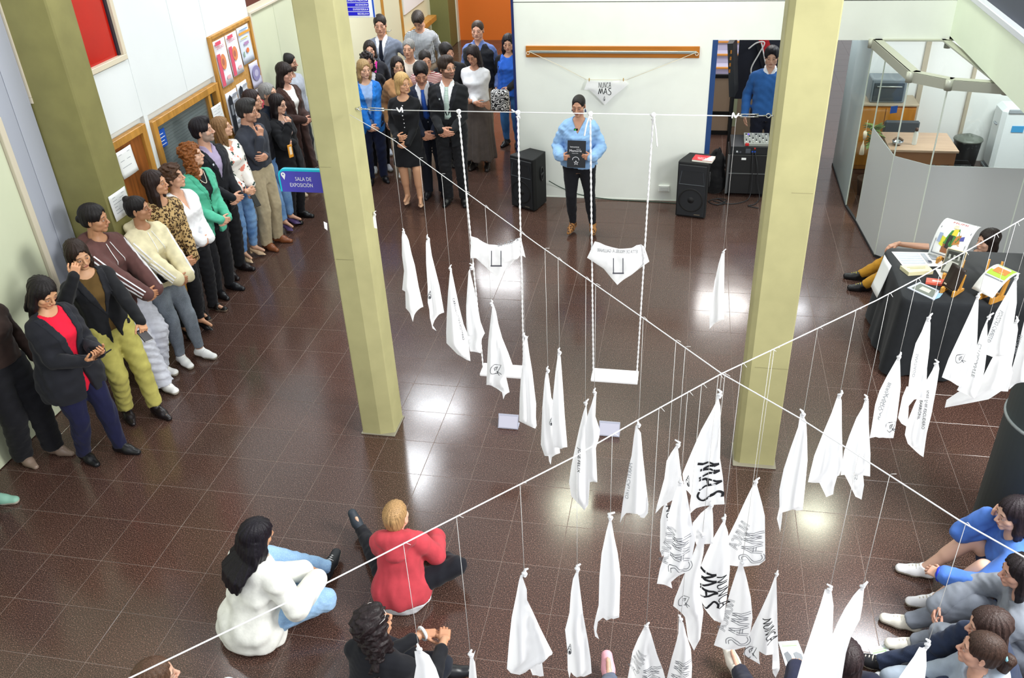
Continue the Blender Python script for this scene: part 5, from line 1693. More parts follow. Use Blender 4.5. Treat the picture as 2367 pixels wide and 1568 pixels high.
# stairs behind
st = empty('staircase', (4.0, 9.6, 0), 'staircase with lilac risers and orange nosings seen through the doorway', 'staircase')
for k in range(7):
    b = MB(); b.box((3.55, 9.30 + .26 * k, 0.55 + .13 * k), (4.35, 9.58 + .26 * k, .68 + .13 * k)); s_ = b.build('step', mat('step_lilac', '#b2aec4', .6), st)
    b = MB(); b.box((3.55, 9.28 + .26 * k, .665 + .13 * k), (4.35, 9.33 + .26 * k, .685 + .13 * k)); b.build('nosing', mat('nosing_orange', '#c8883a', .5), s_)
b = MB(); b.box((3.5, 9.28, 0), (4.4, 9.32, .55)); b.build('stair_base', mat('pale_green_base', '#a8b494', .6), st)
dw = empty('glazed_door', (3.95, 8.9, 0), 'black framed glazed door standing behind the doorway', 'door')
b = MB()
for (x0, x1, z0, z1) in ((3.60, 4.12, 0, .06), (3.60, 4.12, .30, .35), (3.60, 4.12, .84, .89), (4.07, 4.13, 0, 1.15), (4.1, 4.2, .55, .62)): b.box((x0, 8.88, z0), (x1, 8.93, z1))
b.build('door_frame', mat('door_black', '#17181a', .5), dw)
b = MB(); b.box((3.62, 8.9, .06), (4.07, 8.91, .30)); b.box((3.62, 8.9, .35), (4.07, 8.91, .84)); b.build('pane', mat('warm_pane', '#c8b09a', .2), dw)
tv = empty('television', (4.0, 7.5, 1.3), 'large dark television seen edge-on in the doorway', 'television')
b = MB(); b.hexa([(3.99, 7.50, .98), (4.06, 7.52, .98), (4.12, 7.85, .98), (4.05, 7.88, .98), (3.91, 7.50, 1.66), (3.98, 7.52, 1.66), (4.04, 7.85, 1.66), (3.97, 7.88, 1.66)]); b.build('casing', mat('tv_dark', '#26282a', .35), tv)
for k in range(4):
    b = MB(); b.box((3.955 + .0 * k, 7.485, 1.30 + .08 * k), (3.975, 7.50, 1.34 + .08 * k)); b.build('light', mat('tv_orange', '#b8782a', .4), tv)
b = MB(); b.box((4.02, 7.6, 0), (4.06, 7.66, 1.0)); b.box((3.95, 7.5, 0), (4.2, 7.9, .03)); b.build('stand', BLACK, tv)
rp2 = empty('backdrop', (4.6, 8.3, 1.0), 'dark blue and red exhibition panel behind the man in blue', 'panel')
b = MB(); b.box((4.10, 8.30, .72), (5.0, 8.36, 2.0)); b.build('panel_body', mat('panel_navy', '#161824', .6), rp2)
b = MB(); b.add([(4.12, 8.295, 1.98), (4.30, 8.295, 1.98), (4.62, 8.295, 1.15), (4.50, 8.295, 1.15), (4.26, 8.295, 1.72), (4.12, 8.295, 1.72)], [[0, 1, 2, 3, 4, 5]]); b.build('red_stripe', mat('panel_red', '#b01c22', .5), rp2)
b = MB(); b.box((4.15, 8.3, 0), (4.95, 8.36, .72)); b.build('tan_base', mat('panel_tan', '#8d7b66', .7), rp2)
wc_ = empty('coiled_cable', (4.38, 8.2, 1.5), 'white cable looped over a black bracket behind the man in blue', 'cable')
b = MB(); b.tube(curve3([(4.22, 8.22, 1.42), (4.32, 8.22, 1.50), (4.42, 8.22, 1.50), (4.36, 8.22, 1.35), (4.28, 8.22, 1.15), (4.34, 8.22, 1.0), (4.42, 8.22, .98), (4.5, 8.22, 1.08), (4.44, 8.22, 1.3), (4.38, 8.22, 1.5)], 6), .010, 6); b.build('loop', mat('cable_white', '#d6d4d0', .5), wc_)
b = MB(); b.obox((4.42, 8.26, 1.28), nrm((.35, 0, -1)), (0, 1, 0), nrm((1, 0, .35)), .20, .02, .035); b.build('bracket', BLACK, wc_)
# chair seen right of the right column
ch = empty('office_chair', (5.02, 7.05, 0), 'cantilever chair with cream seat in the passage beside the glass wall', 'chair')
b = MB(); b.box((4.82, 6.9, .42), (5.12, 7.25, .48), .02); b.build('seat', mat('cream_seat', '#d8ccb4', .7), ch)
b = MB(); b.tube(curve3([(5.12, 6.86, .012), (5.12, 6.88, .3), (5.12, 6.9, .42), (5.12, 7.2, .43)], 6), .012, 8); b.tube([(5.12, 6.86, .012), (5.12, 7.3, .012), (4.84, 7.3, .012), (4.84, 6.86, .012)], .012, 8); b.tube(curve3([(4.84, 6.86, .012), (4.84, 6.88, .3), (4.84, 6.9, .42), (4.84, 7.2, .43)], 6), .012, 8); b.build('chair_frame', mat('chair_black', '#1c1d1f', .4), ch)
b = MB(); b.box((4.82, 7.22, .55), (5.12, 7.27, .90), .015); b.build('backrest', mat('cream_seat', '#d8ccb4', .7), ch)
b = MB(); b.tube([(5.1, 7.2, .44), (5.1, 7.25, .6)], .01, 6); b.tube([(4.86, 7.2, .44), (4.86, 7.25, .6)], .01, 6); b.build('back_post', mat('chair_black', '#1c1d1f', .4), ch)

# ------------------------------------------------------------------ inside the booth
TW = mat('table_laminate', '#ad9078', .35, noise=.08, nscale=4, stretch=(.6, 8, 8))
dk = empty('desk', (6.2, 6.65, 0), 'light wooden desk inside the glass booth', 'desk')
b = MB(); b.box((5.82, 6.33, .71), (6.58, 6.96, .74), .004); b.build('desk_top', TW, dk)
b = MB(); b.box((5.86, 6.36, .56), (6.55, 6.38, .71)); b.build('modesty_panel', mat('desk_side', '#8a5a34', .5), dk)
for x in (5.86, 6.52):
    for y in (6.38, 6.90):
        b = MB(); b.box((x, y, 0), (x + .05, y + .05, .71), .003); b.build('leg', mat('desk_side', '#8a5a34', .5), dk)
ck = empty('desk_chair', (6.05, 7.25, 0), 'dark grey office chair behind the booth desk', 'chair')
b = MB(); b.box((5.92, 7.02, .42), (6.34, 7.36, .47), .02); b.build('seat', mat('chair_grey', '#3e444a', .7), ck)
b = MB(); b.box((5.92, 7.30, .52), (6.34, 7.36, .765), .02); b.build('backrest', mat('chair_grey', '#3e444a', .7), ck)
b = MB(); b.tube([(6.09, 7.28, .05), (6.09, 7.28, .45)], .025, 10); b.tube([(6.12, 7.34, .44), (6.12, 7.36, .60)], .02, 8); b.build('column', BLACK, ck)
for k in range(5):
    a = k * 1.257; b = MB(); b.tube([(6.09, 7.28, .06), (6.09 + .26 * math.cos(a), 7.28 + .26 * math.sin(a), .03)], .018, 6); b.build('leg', BLACK, ck)
bt = empty('water_bottle', (6.12, 6.52, .74), 'clear glass bottle with brown cap on the booth desk', 'bottle')
b = MB(); b.lathe((6.12, 6.52, .742), [(.026, 0), (.028, .01), (.028, .13), (.018, .15), (.016, .165)], 16); b.build('glass_body', mat('bottle_glass', '#dfe8e6', .05, alpha=.45), bt)
b = MB(); b.lathe((6.12, 6.52, .905), [(.018, 0), (.018, .035)], 12); b.build('cap', mat('cap_brown', '#4a2f24', .5), bt)
sc_ = empty('bowl', (5.93, 6.50, .74), 'small silver bowl of odds and ends on the booth desk', 'bowl')
b = MB(); b.lathe((5.93, 6.50, .742), [(.03, 0), (.055, .02), (.065, .05), (.06, .05), (.05, .022), (.0, .012)], 18); b.build('bowl_body', mat('silver', '#b8bcc2', .25, metal=.9), sc_)
b = MB(); b.tube(curve3([(5.88, 6.49, .80), (5.93, 6.52, .82), (5.98, 6.48, .80)], 6), .014, 6); b.build('contents', mat('bowl_contents', '#5a4436', .6), sc_)
cbn = empty('cabinet', (5.95, 7.75, 0), 'orange wooden cabinet against the booth back wall', 'cabinet')
b = MB(); b.box((5.60, 7.62, 0), (6.34, 8.02, .86), .005); b.build('carcass', mat('orange_cabinet', '#a9691f', .4, noise=.15, nscale=5, stretch=(4, 4, .6)), cbn)
for k in range(2):
    b = MB(); b.box((5.61 + .365 * k, 7.605, .06), (5.965 + .365 * k, 7.62, .83), .003); d_ = b.build('door', mat('orange_cabinet_door', '#b2721f', .4, noise=.12, nscale=5, stretch=(4, 4, .6)), cbn)
    b = MB(); b.tube([(5.93 + .05 * k, 7.59, .5), (5.93 + .05 * k, 7.59, .6)], .006, 6); b.build('knob', ALU, d_)
b = MB(); b.box((5.58, 7.60, .86), (6.36, 8.02, .885), .003); b.build('cabinet_top', mat('pale_top', '#b8a890', .4), cbn)
ht = empty('oven', (5.98, 7.8, .89), 'grey countertop oven on the orange cabinet in the booth', 'oven')
b = MB(); b.box((5.76, 7.66, .888), (6.18, 7.98, 1.18), .01); b.build('oven_body', mat('oven_grey', '#7d868c', .4), ht)
b = MB(); b.box((5.79, 7.648, .91), (6.15, 7.662, 1.14), .004); b.build('oven_door', mat('oven_glass', '#3e484e', .15), ht)
b = MB(); b.tube([(5.82, 7.635, 1.10), (6.12, 7.635, 1.10)], .008, 6); b.build('handle', ALU, ht)
pt = empty('potted_plant', (5.72, 6.75, 0), 'green leafy plant in a pot behind the glass beside the desk', 'plant')
b = MB(); b.lathe((5.72, 6.75, 0), [(.09, 0), (.12, .2), (.125, .22), (.10, .22), (.09, .2), (0, .2)], 18); b.build('pot', mat('pot_brown', '#5a4030', .7), pt)
b = MB(); b.lathe((5.72, 6.75, .2), [(.012, 0), (.009, .55)], 6); b.build('stem', mat('stem_brown', '#4c4a2a', .7), pt)
lm = None
for k in range(46):
    a = rnd.uniform(0, 6.28); el = rnd.uniform(-.2, 1.1); L = rnd.uniform(.09, .17)
    q = np.array([5.70, 6.75, rnd.uniform(.62, .86)]); d = np.array([math.cos(a) * math.cos(el), math.sin(a) * math.cos(el), math.sin(el)]); s_ = nrm(np.cross(d, [0, 0, 1.]))
    b = MB(); n_ = np.cross(s_, d)
    P = [q, q + d * L * .4 + s_ * L * .2 + n_ * .01, q + d * L * .85 + s_ * L * .1 - n_ * .02, q + d * L - n_ * .04, q + d * L * .85 - s_ * L * .1 - n_ * .02, q + d * L * .4 - s_ * L * .2 + n_ * .01, q + d * L * .5 - n_ * .005]
    b.add(P, [[0, 1, 6], [1, 2, 6], [2, 3, 6], [3, 4, 6], [4, 5, 6], [5, 0, 6]], True); b.build('leaf', mat('leaf_green', ('#5d7a38', '#75904a', '#49662e')[k % 3], .5), pt)
hr = empty('hanging_ornament', (5.462, 5.98, 1.0), 'cream heart shaped ornament with tassel hanging on the booth glass', 'ornament')
b = MB(); hx = [(0, -.055), (.05, .0), (.055, .03), (.03, .055), (0, .04), (-.03, .055), (-.055, .03), (-.05, 0)]
b.add([(5.470 - .010, 5.98 + x, 1.02 + z) for x, z in hx] + [(5.470 - .035, 5.98 + x * .8, 1.02 + z * .8) for x, z in hx], [list(range(8, 16))] + [[i, (i + 1) % 8, (i + 1) % 8 + 8, i + 8] for i in range(8)], True); b.build('heart', mat('cream_felt', '#d9d2b8', .8), hr)
b = MB(); b.lathe((5.445, 5.98, .80), [(.028, 0), (.018, .10), (.008, .13), (.004, .165)], 10); b.build('tassel', mat('cream_felt', '#d9d2b8', .8), hr)
b = MB(); b.tube([(5.45, 5.98, 1.07), (5.452, 5.98, 1.20)], .003, 5); b.build('string', mat('cream_felt', '#d9d2b8', .8), hr)
gs = empty('glass_sign', (5.53, 5.4, 1.55), 'small blue sign sticking out on the booth glass', 'sign')
b = MB(); b.hexa([(5.535, 5.37, 1.47), (5.605, 5.40, 1.47), (5.607, 5.396, 1.47), (5.537, 5.366, 1.47), (5.535, 5.37, 1.545), (5.605, 5.40, 1.545), (5.607, 5.396, 1.545), (5.537, 5.366, 1.545)]); b.build('sign_plate', mat('sign_blue', '#2458b8', .4), gs)
ac = empty('air_conditioner', (7.55, 7.8, 0), 'tall white portable air conditioner with a blue sticker in the booth', 'air conditioner')
b = MB(); b.box((7.36, 7.58, .03), (7.86, 7.95, .86), .05); b.build('ac_body', mat('ac_white', '#e6ecee', .35), ac)
b = MB(); b.box((7.42, 7.56, .80), (7.84, 7.585, .85), .006); b.build('vent', mat('ac_grey', '#9aa2a8', .5), ac)
b = MB(); b.box((7.50, 7.57, .56), (7.64, 7.582, .64)); b.build('sticker', mat('sticker_blue', '#3a98d0', .4), ac)
b = MB(); b.box((7.36, 7.57, .0), (7.86, 7.96, .03), .004); b.build('ac_base', mat('ac_grey', '#9aa2a8', .5), ac)
b = MB(); b.tube([(7.352, 7.70, .62), (7.345, 7.75, .62), (7.352, 7.80, .62)], .012, 6); b.build('side_grip', mat('ac_grey', '#9aa2a8', .5), ac)
tr = empty('rubbish_bin', (7.0, 7.75, 0), 'black lidded bin beside the white air conditioner', 'bin')
b = MB(); b.lathe((7.08, 7.76, 0), [(.14, .0), (.165, .37), (.17, .39)], 20); b.build('bin_body', mat('bin_black', '#26282a', .4), tr)
b = MB(); b.lathe((7.08, 7.76, .39), [(.18, 0), (.175, .02), (.10, .05), (.035, .055), (.035, .075), (0, .075)], 20); b.build('lid', mat('bin_lid', '#6a7068', .35), tr)
bsk = empty('wire_basket', (6.95, 7.4, 0), 'dark wire basket in front of the black bin in the booth', 'basket')
b = MB()
for k in range(12): b.tube([(6.86 + k * .016, 7.36, .02), (6.85 + k * .018, 7.34, .2)], .003, 5)
for z, g_ in ((.02, .09), (.1, .098), (.2, .105)): b.tube([(6.95 - g_, 7.35 - (z * .1), z), (6.95 + g_, 7.35 - z * .1, z), (6.95 + g_, 7.5, z), (6.95 - g_, 7.5, z), (6.95 - g_, 7.35 - z * .1, z)], .004, 5)
b.build('wires', mat('wire_dark', '#2c2e32', .4), bsk)
lt = empty('ceiling_light', (6.6, 6.9, 2.44), 'bright strip lamp on the booth ceiling', 'lamp')
b = MB(); b.box((6.5, 6.6, 2.42), (6.8, 7.6, 2.447)); b.build('housing', ALU, lt)

# ------------------------------------------------------------------ display table with black cloth
tbl = empty('display_table', (5.85, 3.18, 0), 'long display table hidden under a black cloth', 'table')
X0, X1, Y0_, Y1_, TZ = 5.34, 6.75, 2.66, 3.66, .745
b = MB(); b.box((X0 + .02, Y0_ + .02, .71), (X1, Y1_ - .02, .738), .004); b.build('table_top', TW, tbl)
for x in (X0 + .08, X1 - .1):
    for y in (Y0_ + .08, Y1_ - .12):
        b = MB(); b.box((x, y, 0), (x + .05, y + .05, .71)); b.build('leg', mat('leg_grey', '#55585c', .5), tbl)
V, Fc = [], []
per = []
R_ = .09
def cor(cx, cy, a0): return [(cx + R_ * math.cos(a), cy + R_ * math.sin(a)) for a in np.linspace(a0, a0 + math.pi / 2, 6)]
path = cor(X0 + R_, Y1_ - R_, math.pi / 2) + cor(X0 + R_, Y0_ + R_, math.pi) + cor(X1 - R_, Y0_ + R_, 1.5 * math.pi) + cor(X1 - R_, Y1_ - R_, 0)
pp = []
for i in range(len(path)):
    a, c = np.array(path[i]), np.array(path[(i + 1) % len(path)]); L = np.linalg.norm(c - a); k = max(1, int(L / .03))
    for q in range(k): pp.append(a + (c - a) * q / k)
ctr = np.array([(X0 + X1) / 2, (Y0_ + Y1_) / 2]); n = len(pp); s_acc = 0
rows = [(0.0, TZ), (0.004, TZ - .004), (.012, TZ - .02)] + [(None, z) for z in np.linspace(TZ - .06, .03, 9)]
for (o_, z) in rows:
    s_acc = 0
    for i, p in enumerate(pp):
        t = nrm(np.array(pp[(i + 1) % n]) - np.array(pp[i - 1])); nn = np.array([t[1], -t[0]])
        if nn.dot(p - ctr) < 0: nn = -nn
        s_acc += np.linalg.norm(np.array(pp[i]) - np.array(pp[i - 1]))
        if o_ is None:
            f = (TZ - z) / TZ
            off = .014 + f * .05 + f * (.030 * math.sin(s_acc * 14 + .6 * math.sin(s_acc * 5)) + .012 * math.sin(s_acc * 31))
        else: off = o_
        V.append((p[0] + nn[0] * off, p[1] + nn[1] * off, z))
for r in range(len(rows) - 1):
    for i in range(n): Fc.append([r * n + i, r * n + (i + 1) % n, (r + 1) * n + (i + 1) % n, (r + 1) * n + i])
Fc.append(list(range(n))[::-1])
tc_ = tag(link('tablecloth', mesh_py('tablecloth', V, Fc, True), cloth('#1f2226', rough=.8)), 'black cloth falling in folds over the display table', 'tablecloth')
T = TZ + .002
def flat(name, label, cat, px, thick=.003, m=PAPER, z=T, art=None, grp=None, tilt=0):
    """a flat sheet or book on the table from its photo corners (tl, tr, br, bl)"""
    P = [at(x, y, z + thick) for x, y in px]
    e = empty(name, [P[0][0], P[0][1], z], label, cat, grp)
    b = MB(); b.hexa([P[3] * [1, 1, 0] + [0, 0, z], P[2] * [1, 1, 0] + [0, 0, z], P[1] * [1, 1, 0] + [0, 0, z], P[0] * [1, 1, 0] + [0, 0, z], P[3], P[2], P[1], P[0]])
    b.build('pages' if thick > .01 else 'sheet', m, e)
    f = lambda u, v, h=.0012: P[0] * (1 - u) * (1 - v) + P[1] * u * (1 - v) + P[2] * u * v + P[3] * (1 - u) * v + np.array([0, 0, h])
    for k_, (pts, c) in enumerate(art or []):
        q = MB(); q.add([f(u, v, .0012 + .0005 * k_) for u, v in pts], [list(range(len(pts)))[::-1]]); q.build('print', mat('print_' + c[1:], c, .7), e)
    return e, f
def rc(u0, v0, u1, v1): return [(u0, v0), (u1, v0), (u1, v1), (u0, v1)]
flat('newspaper', 'open newspaper page lying flat on the black display table', 'newspaper', [(2061, 582), (2163, 584), (2187, 616), (2088, 616)], .002, PAPER, art=[(rc(.05, .08 + .16 * k, .58, .18 + .16 * k), '#b4bac4') for k in range(5)] + [(rc(.62, .1, .72, .8), '#a4a8b0'), (rc(.78, .12, .95, .16), '#404348'), (rc(.78, .22, .95, .55), '#9a9ea6'), (rc(.66, .62, .74, .75), '#55596a')])
flat('book', 'thick yellowish paperback lying in front of the newspaper', 'book', [(2081, 614), (2143, 612), (2158, 626), (2101, 630)], .035, mat('cream_book', '#dcd6ae', .6), art=[(rc(.15, .3, .85, .36), '#a8a070'), (rc(.2, .5, .8, .56), '#a8a070')])
flat('flyer', 'small white flyer lying beside the red book on the table', 'flyer', [(2161, 621), (2199, 624), (2206, 650), (2178, 648)], .002, PAPER, art=[(rc(.35, .35, .8, .42), '#8a8e96'), (rc(.35, .5, .9, .57), '#8a8e96')])
flat('book', 'red paperback lying flat beside the standing dark book', 'book', [(2142, 642), (2200, 648), (2196, 660), (2140, 652)], .02, mat('coral_cover', '#d8604e', .5), art=[(rc(.25, .35, .6, .7), '#e8c8c0')])
flat('magazine', 'grey pictorial magazine lying at the front of the table', 'magazine', [(2126, 652), (2172, 672), (2160, 694), (2097, 665)], .006, mat('mag_grey', '#b4bac8', .4), art=[(rc(.1, .12, .9, .88), '#6a7068'), (rc(.3, .3, .7, .65), '#b8bcb0')])
flat('leaflet', 'pale blue leaflet under the grey magazine on the table', 'leaflet', [(2150, 676), (2180, 678), (2172, 688), (2156, 694)], .002, mat('leaf_blue', '#8ab0d0', .5))
# hanging price sheet
sheet('sheet', 'white sheet hanging over the left edge of the black tablecloth', 'paper', [np.array([5.31, 3.50, .752]), np.array([5.335, 3.28, .752]), np.array([5.26, 3.20, .46]), np.array([5.24, 3.42, .46])], lines=0)
STW = mat('stand_wood', '#c98f3c', .5, noise=.1, nscale=8, stretch=(4, 4, .7))
def easel(label, x, y, ang, s=1.0):
    e = empty('book_stand', (x, y, T), label, 'stand', 'wooden book stands on the table')
    e.rotation_euler = (0, 0, math.radians(ang))
    for sd in (-.05, .05):
        pr = [(-.02, 0), (.16, 0), (.16, .02), (.10, .03), (.13, .16), (.105, .165), (.07, .045), (.02, .03), (.01, .055), (-.02, .05)]
        b = MB(); n = len(pr)
        b.add([(sd - .009, u * s, v * s) for u, v in pr] + [(sd + .009, u * s, v * s) for u, v in pr], [list(range(n)), list(range(n, 2 * n))[::-1]] + [[i, i + n, (i + 1) % n + n, (i + 1) % n] for i in range(n)])
        link('side_bracket', b.mesh('side_bracket'), STW, e)
    b = MB(); b.box((-.06, .075 * s, .03 * s), (.06, .095 * s, .05 * s)); link('crossbar', b.mesh('crossbar'), STW, e)
    return e
def standing(name, label, cat, x, y, ang, w, h, lean, thick, front, back=None, art=(), curl=0, z=.035):
    """book or paper leaning back on a stand; local x across, y back"""
    e = empty(name, (x, y, T + z), label, cat); e.rotation_euler = (0, 0, math.radians(ang))
    K = 10; V, Fc = [], []
    def pt(u, v, o=0):
        a = math.radians(lean) + curl * v * v
        # integrate curl
        yy = zz = 0
        for q in range(12):
            aa = math.radians(lean) + curl * (v * (q + .5) / 12) ** 2 * 3
            yy += math.sin(aa) * v * h / 12; zz += math.cos(aa) * v * h / 12
        return np.array([(u - .5) * w, yy - o * math.cos(a), zz + o * math.sin(a)])
    for i in range(K + 1):
        for s_ in (0, 1): V.append(pt(s_, i / K))
    for i in range(K): Fc.append([2 * i, 2 * i + 1, 2 * i + 3, 2 * i + 2])
    o = link('cover' if thick > .006 else 'sheet', mesh_py('sheet', V, Fc, True), front, e)
    md = o.modifiers.new('t', 'SOLIDIFY'); md.thickness = thick; md.offset = -1
    for k_, (pts, c) in enumerate(art):
        q = MB(); 
        d = dense(list(pts) + [pts[0]], 3)[:-1]
        q.add([pt(u, v, .0025 + .0006 * k_) for u, v in d], [list(range(len(d)))]); link('print', q.mesh('print'), mat('print_' + c[1:], c, .7), e)
    return e
easel('low wooden book stand holding the tall flowered poster', 5.78, 3.36, -36)
pe = standing('poster', 'curled white poster with red title and flower-like colours on the table', 'poster', 5.80, 3.42, -36, .30, .42, 16, .002, PAPER, curl=.55,
         art=[(rc(.06, .04, .94, .055), '#5a6068'), (rc(.06, .04, .075, .92), '#5a6068'), (rc(.925, .04, .94, .92), '#5a6068'), (rc(.2, .955, .85, .97), '#5a6068'),
              ([(.3, .1), (.5, .1), (.45, .3), (.3, .28)], '#8a5a3a'), ([(.3, .3), (.55, .25), (.7, .45), (.6, .68), (.4, .6)], '#3f7a3c'), ([(.2, .25), (.32, .22), (.34, .42), (.2, .45)], '#c8c83c'), ([(.45, .5), (.6, .5), (.58, .66), (.46, .64)], '#d8c23a'),
              ([(.55, .3), (.75, .35), (.72, .55), (.6, .5)], '#b07a3c'), ([(.38, .22), (.5, .2), (.52, .48), (.4, .5)], '#2a2a26'), ([(.72, .42), (.84, .44), (.82, .54), (.72, .5)], '#4a4e96'), ([(.12, .3), (.22, .3), (.22, .5), (.12, .5)], '#8a9ab4'), ([(.4, .66), (.55, .66), (.52, .76), (.42, .75)], '#d8c8b0')])
Vt, Pt = text_mesh('HUMI')
_h = .42; _w = .30
def _pp(u, v):
    yy = zz = 0
    for q in range(12):
        aa = math.radians(16) + .55 * (v * (q + .5) / 12) ** 2 * 3
        yy += math.sin(aa) * v * _h / 12; zz += math.cos(aa) * v * _h / 12
    return np.array([(u - .5) * _w, yy - .003, zz + .001])
sp = (Vt[:, 0].max() - Vt[:, 0].min())
link('lettering', mesh_py('lettering', [_pp(.28 + .42 * v[0] / sp, .80 + .10 * v[1]) for v in Vt], Pt), mat('title_red', '#b83a34', .7), pe)
easel('wooden book stand under the black and white photo card', 5.77, 3.06, -30)
standing('photo_card', 'black and white photograph card leaning on a wooden stand', 'photo', 5.77, 3.10, -30, .16, .22, 20, .006, mat('card_edge', '#d8c4a0', .6), art=[(rc(.04, .03, .96, .97), '#5c6058'), (rc(.1, .66, .9, .9), '#2e302c'), (rc(.18, .6, .28, .78), '#a0a49c'), (rc(.42, .6, .52, .78), '#a0a49c'), (rc(.66, .6, .76, .78), '#a0a49c'), ([(.1, .1), (.6, .08), (.8, .5), (.3, .55)], '#b4b8ae'), ([(.5, .1), (.9, .1), (.9, .4)], '#30322e')])
easel('wooden book stand holding the dark standing book', 5.70, 2.80, -40)
standing('book', 'dark covered book standing upright on a wooden stand at the front', 'book', 5.70, 2.83, -62, .15, .21, 16, .022, mat('dark_cover', '#2c221c', .4), art=[(rc(.1, .12, .3, .18), '#c8b8a0'), (rc(.2, .02, .95, .05), '#4a4436')])
easel('empty wooden book stand at the back of the display table', 6.08, 3.02, -20, 1.05)
easel('wooden book stand under the green and white magazine', 5.98, 2.72, -52, 1.15)
standing('magazine', 'white magazine with green picture draped over a wooden stand', 'magazine', 5.94, 2.74, -52, .20, .34, 38, .003, PAPER, curl=.42, art=[(rc(.08, .50, .92, .95), '#9cb83c'), (rc(.2, .62, .8, .82), '#cf7a3a'), (rc(.08, .44, .92, .47), '#7a7e86')], z=.06)
bagm = None

# ------------------------------------------------------------------ round dark column
rc_ = empty('column_5', (5.86, .70, 0), kind='structure')
b = MB(); b.lathe((5.86, .70, 0), [(.315, 0), (.315, 4.6)], 48); b.build('shaft', mat('slate_paint', '#4a5558', .55, bump=.12, bscale=20), rc_)
b = MB(); b.lathe((5.86, .70, 1.02), [(.315, 0), (.325, .004), (.325, .018), (.315, .022)], 48); b.build('collar_ring', mat('ring_grey', '#8e9698', .4), rc_)
b = MB(); b.lathe((5.86, .70, 0), [(.335, 0), (.335, .010), (.315, .012)], 48); b.build('base_ring', mat('ring_base', '#a2a49e', .5), rc_)

# ------------------------------------------------------------------ things on the floor
for label, pts in (('printed leaflet on the floor between the two white scarves at the bottom', [(1799, 1484), (1844, 1481), (1868, 1540), (1816, 1540)]), ('printed leaflet on the floor near the sitting girls at bottom right', [(2007, 1500), (2048, 1490), (2086, 1558), (2040, 1566)])):
    flat('leaflet', label, 'leaflet', pts, .002, mat('leaflet_paper', '#d5dde2', .7), z=.001, art=[(rc(.12, .1, .88, .14), '#a8c4a0'), (rc(.12, .17, .85, .22), '#9cc090'), (rc(.12, .25, .8, .28), '#b8bec6'), ([(.1, .5), (.3, .42), (.4, .6), (.38, .95), (.15, .95)], '#74787e'), ([(.55, .5), (.7, .45), (.9, .55), (.92, .95), (.6, .95)], '#868a90')])
def holder(label, x, y, w):
    e = empty('sign_holder', (x, y, 0), label, 'sign', 'clear acrylic holders under the swings')
    m = mat('acrylic', '#c6c8da', .12, alpha=.75)
    b = MB(); b.hexa([(x - w, y - .002, .003), (x + w, y - .002, .003), (x + w, y + .002, .003), (x - w, y + .002, .003), (x - w, y + .058, .105), (x + w, y + .058, .105), (x + w, y + .062, .105), (x - w, y + .062, .105)]); b.build('front_panel', m, e)
    b = MB(); b.box((x - w, y - .002, .001), (x + w, y + .09, .004)); b.build('base_panel', m, e)
    b = MB(); b.hexa([(x - w * .92, y - .004, .012), (x + w * .92, y - .004, .012), (x + w * .92, y - .0035, .012), (x - w * .92, y - .0035, .012), (x - w * .92, y + .044, .096), (x + w * .92, y + .044, .096), (x + w * .92, y + .0445, .096), (x - w * .92, y + .0445, .096)]); b.build('card', mat('card_lilac', '#c9c9da', .6), e)
holder('clear acrylic sign holder on the floor under the left swing', 2.165, 1.46, .085)
holder('clear acrylic sign holder on the floor under the right swing', 3.0, 1.47, .085)
dbm = mat('dust_white', '#d8d8d0', .8)

# ------------------------------------------------------------------ ropes
ROPE_W = mat('rope_white', '#f0f0f2', .7)
THREAD = mat('nylon_thread', '#c9c8c6', .4)
R1 = [np.array([1.262, 1.235, 2.705])] + [at(x, y, z) for x, y, z in ((912, 325, 2.69), (1240, 563, 2.655), (1500, 745, 2.635), (1668, 864, 2.62), (1850, 968, 2.63), (2015, 1073, 2.64), (2220, 1205, 2.66), (2367, 1288, 2.68), (2600, 1420, 2.70))]
R2 = [at(x, y, z) for x, y, z in ((60, 1690, 2.70), (300, 1568, 2.68), (722, 1365, 2.665), (1055, 1195, 2.65), (1326, 1057, 2.64), (1480, 968, 2.632), (1668, 864, 2.626), (1840, 783, 2.64), (2025, 695, 2.65), (2133, 638, 2.66), (2367, 505, 2.69), (2650, 350, 2.72))]
def rope_obj(label, pts, r):
    P = []
    for a, b in zip(pts[:-1], pts[1:]):
        for q in range(4): P.append(a + (b - a) * q / 4)
    P.append(pts[-1])
    b = MB(); b.tube(P, r, 6)
    return tag(b.build('rope', ROPE_W), label, 'rope')
rope_obj('long white line running from the left column diagonally to the lower right corner', R1, .0022)
rope_obj('long white line running from the book table diagonally to the lower left corner', R2, .0022)
HZ = 2.69
h0, h1 = np.array([1.262, 1.38, 2.70]), np.array([3.975, 1.38, 2.70])
hl = empty('swing_line', (2.6, 1.38, 2.69), 'tight white line with turnbuckles stretched between the two olive columns', 'rope')
b = MB(); b.tube([h0 + [.30, 0, -.005], h1 - [.22, 0, .005]], .003, 6); b.build('line', ROPE_W, hl)
STEEL = mat('steel', '#c6cacc', .25, metal=.9)
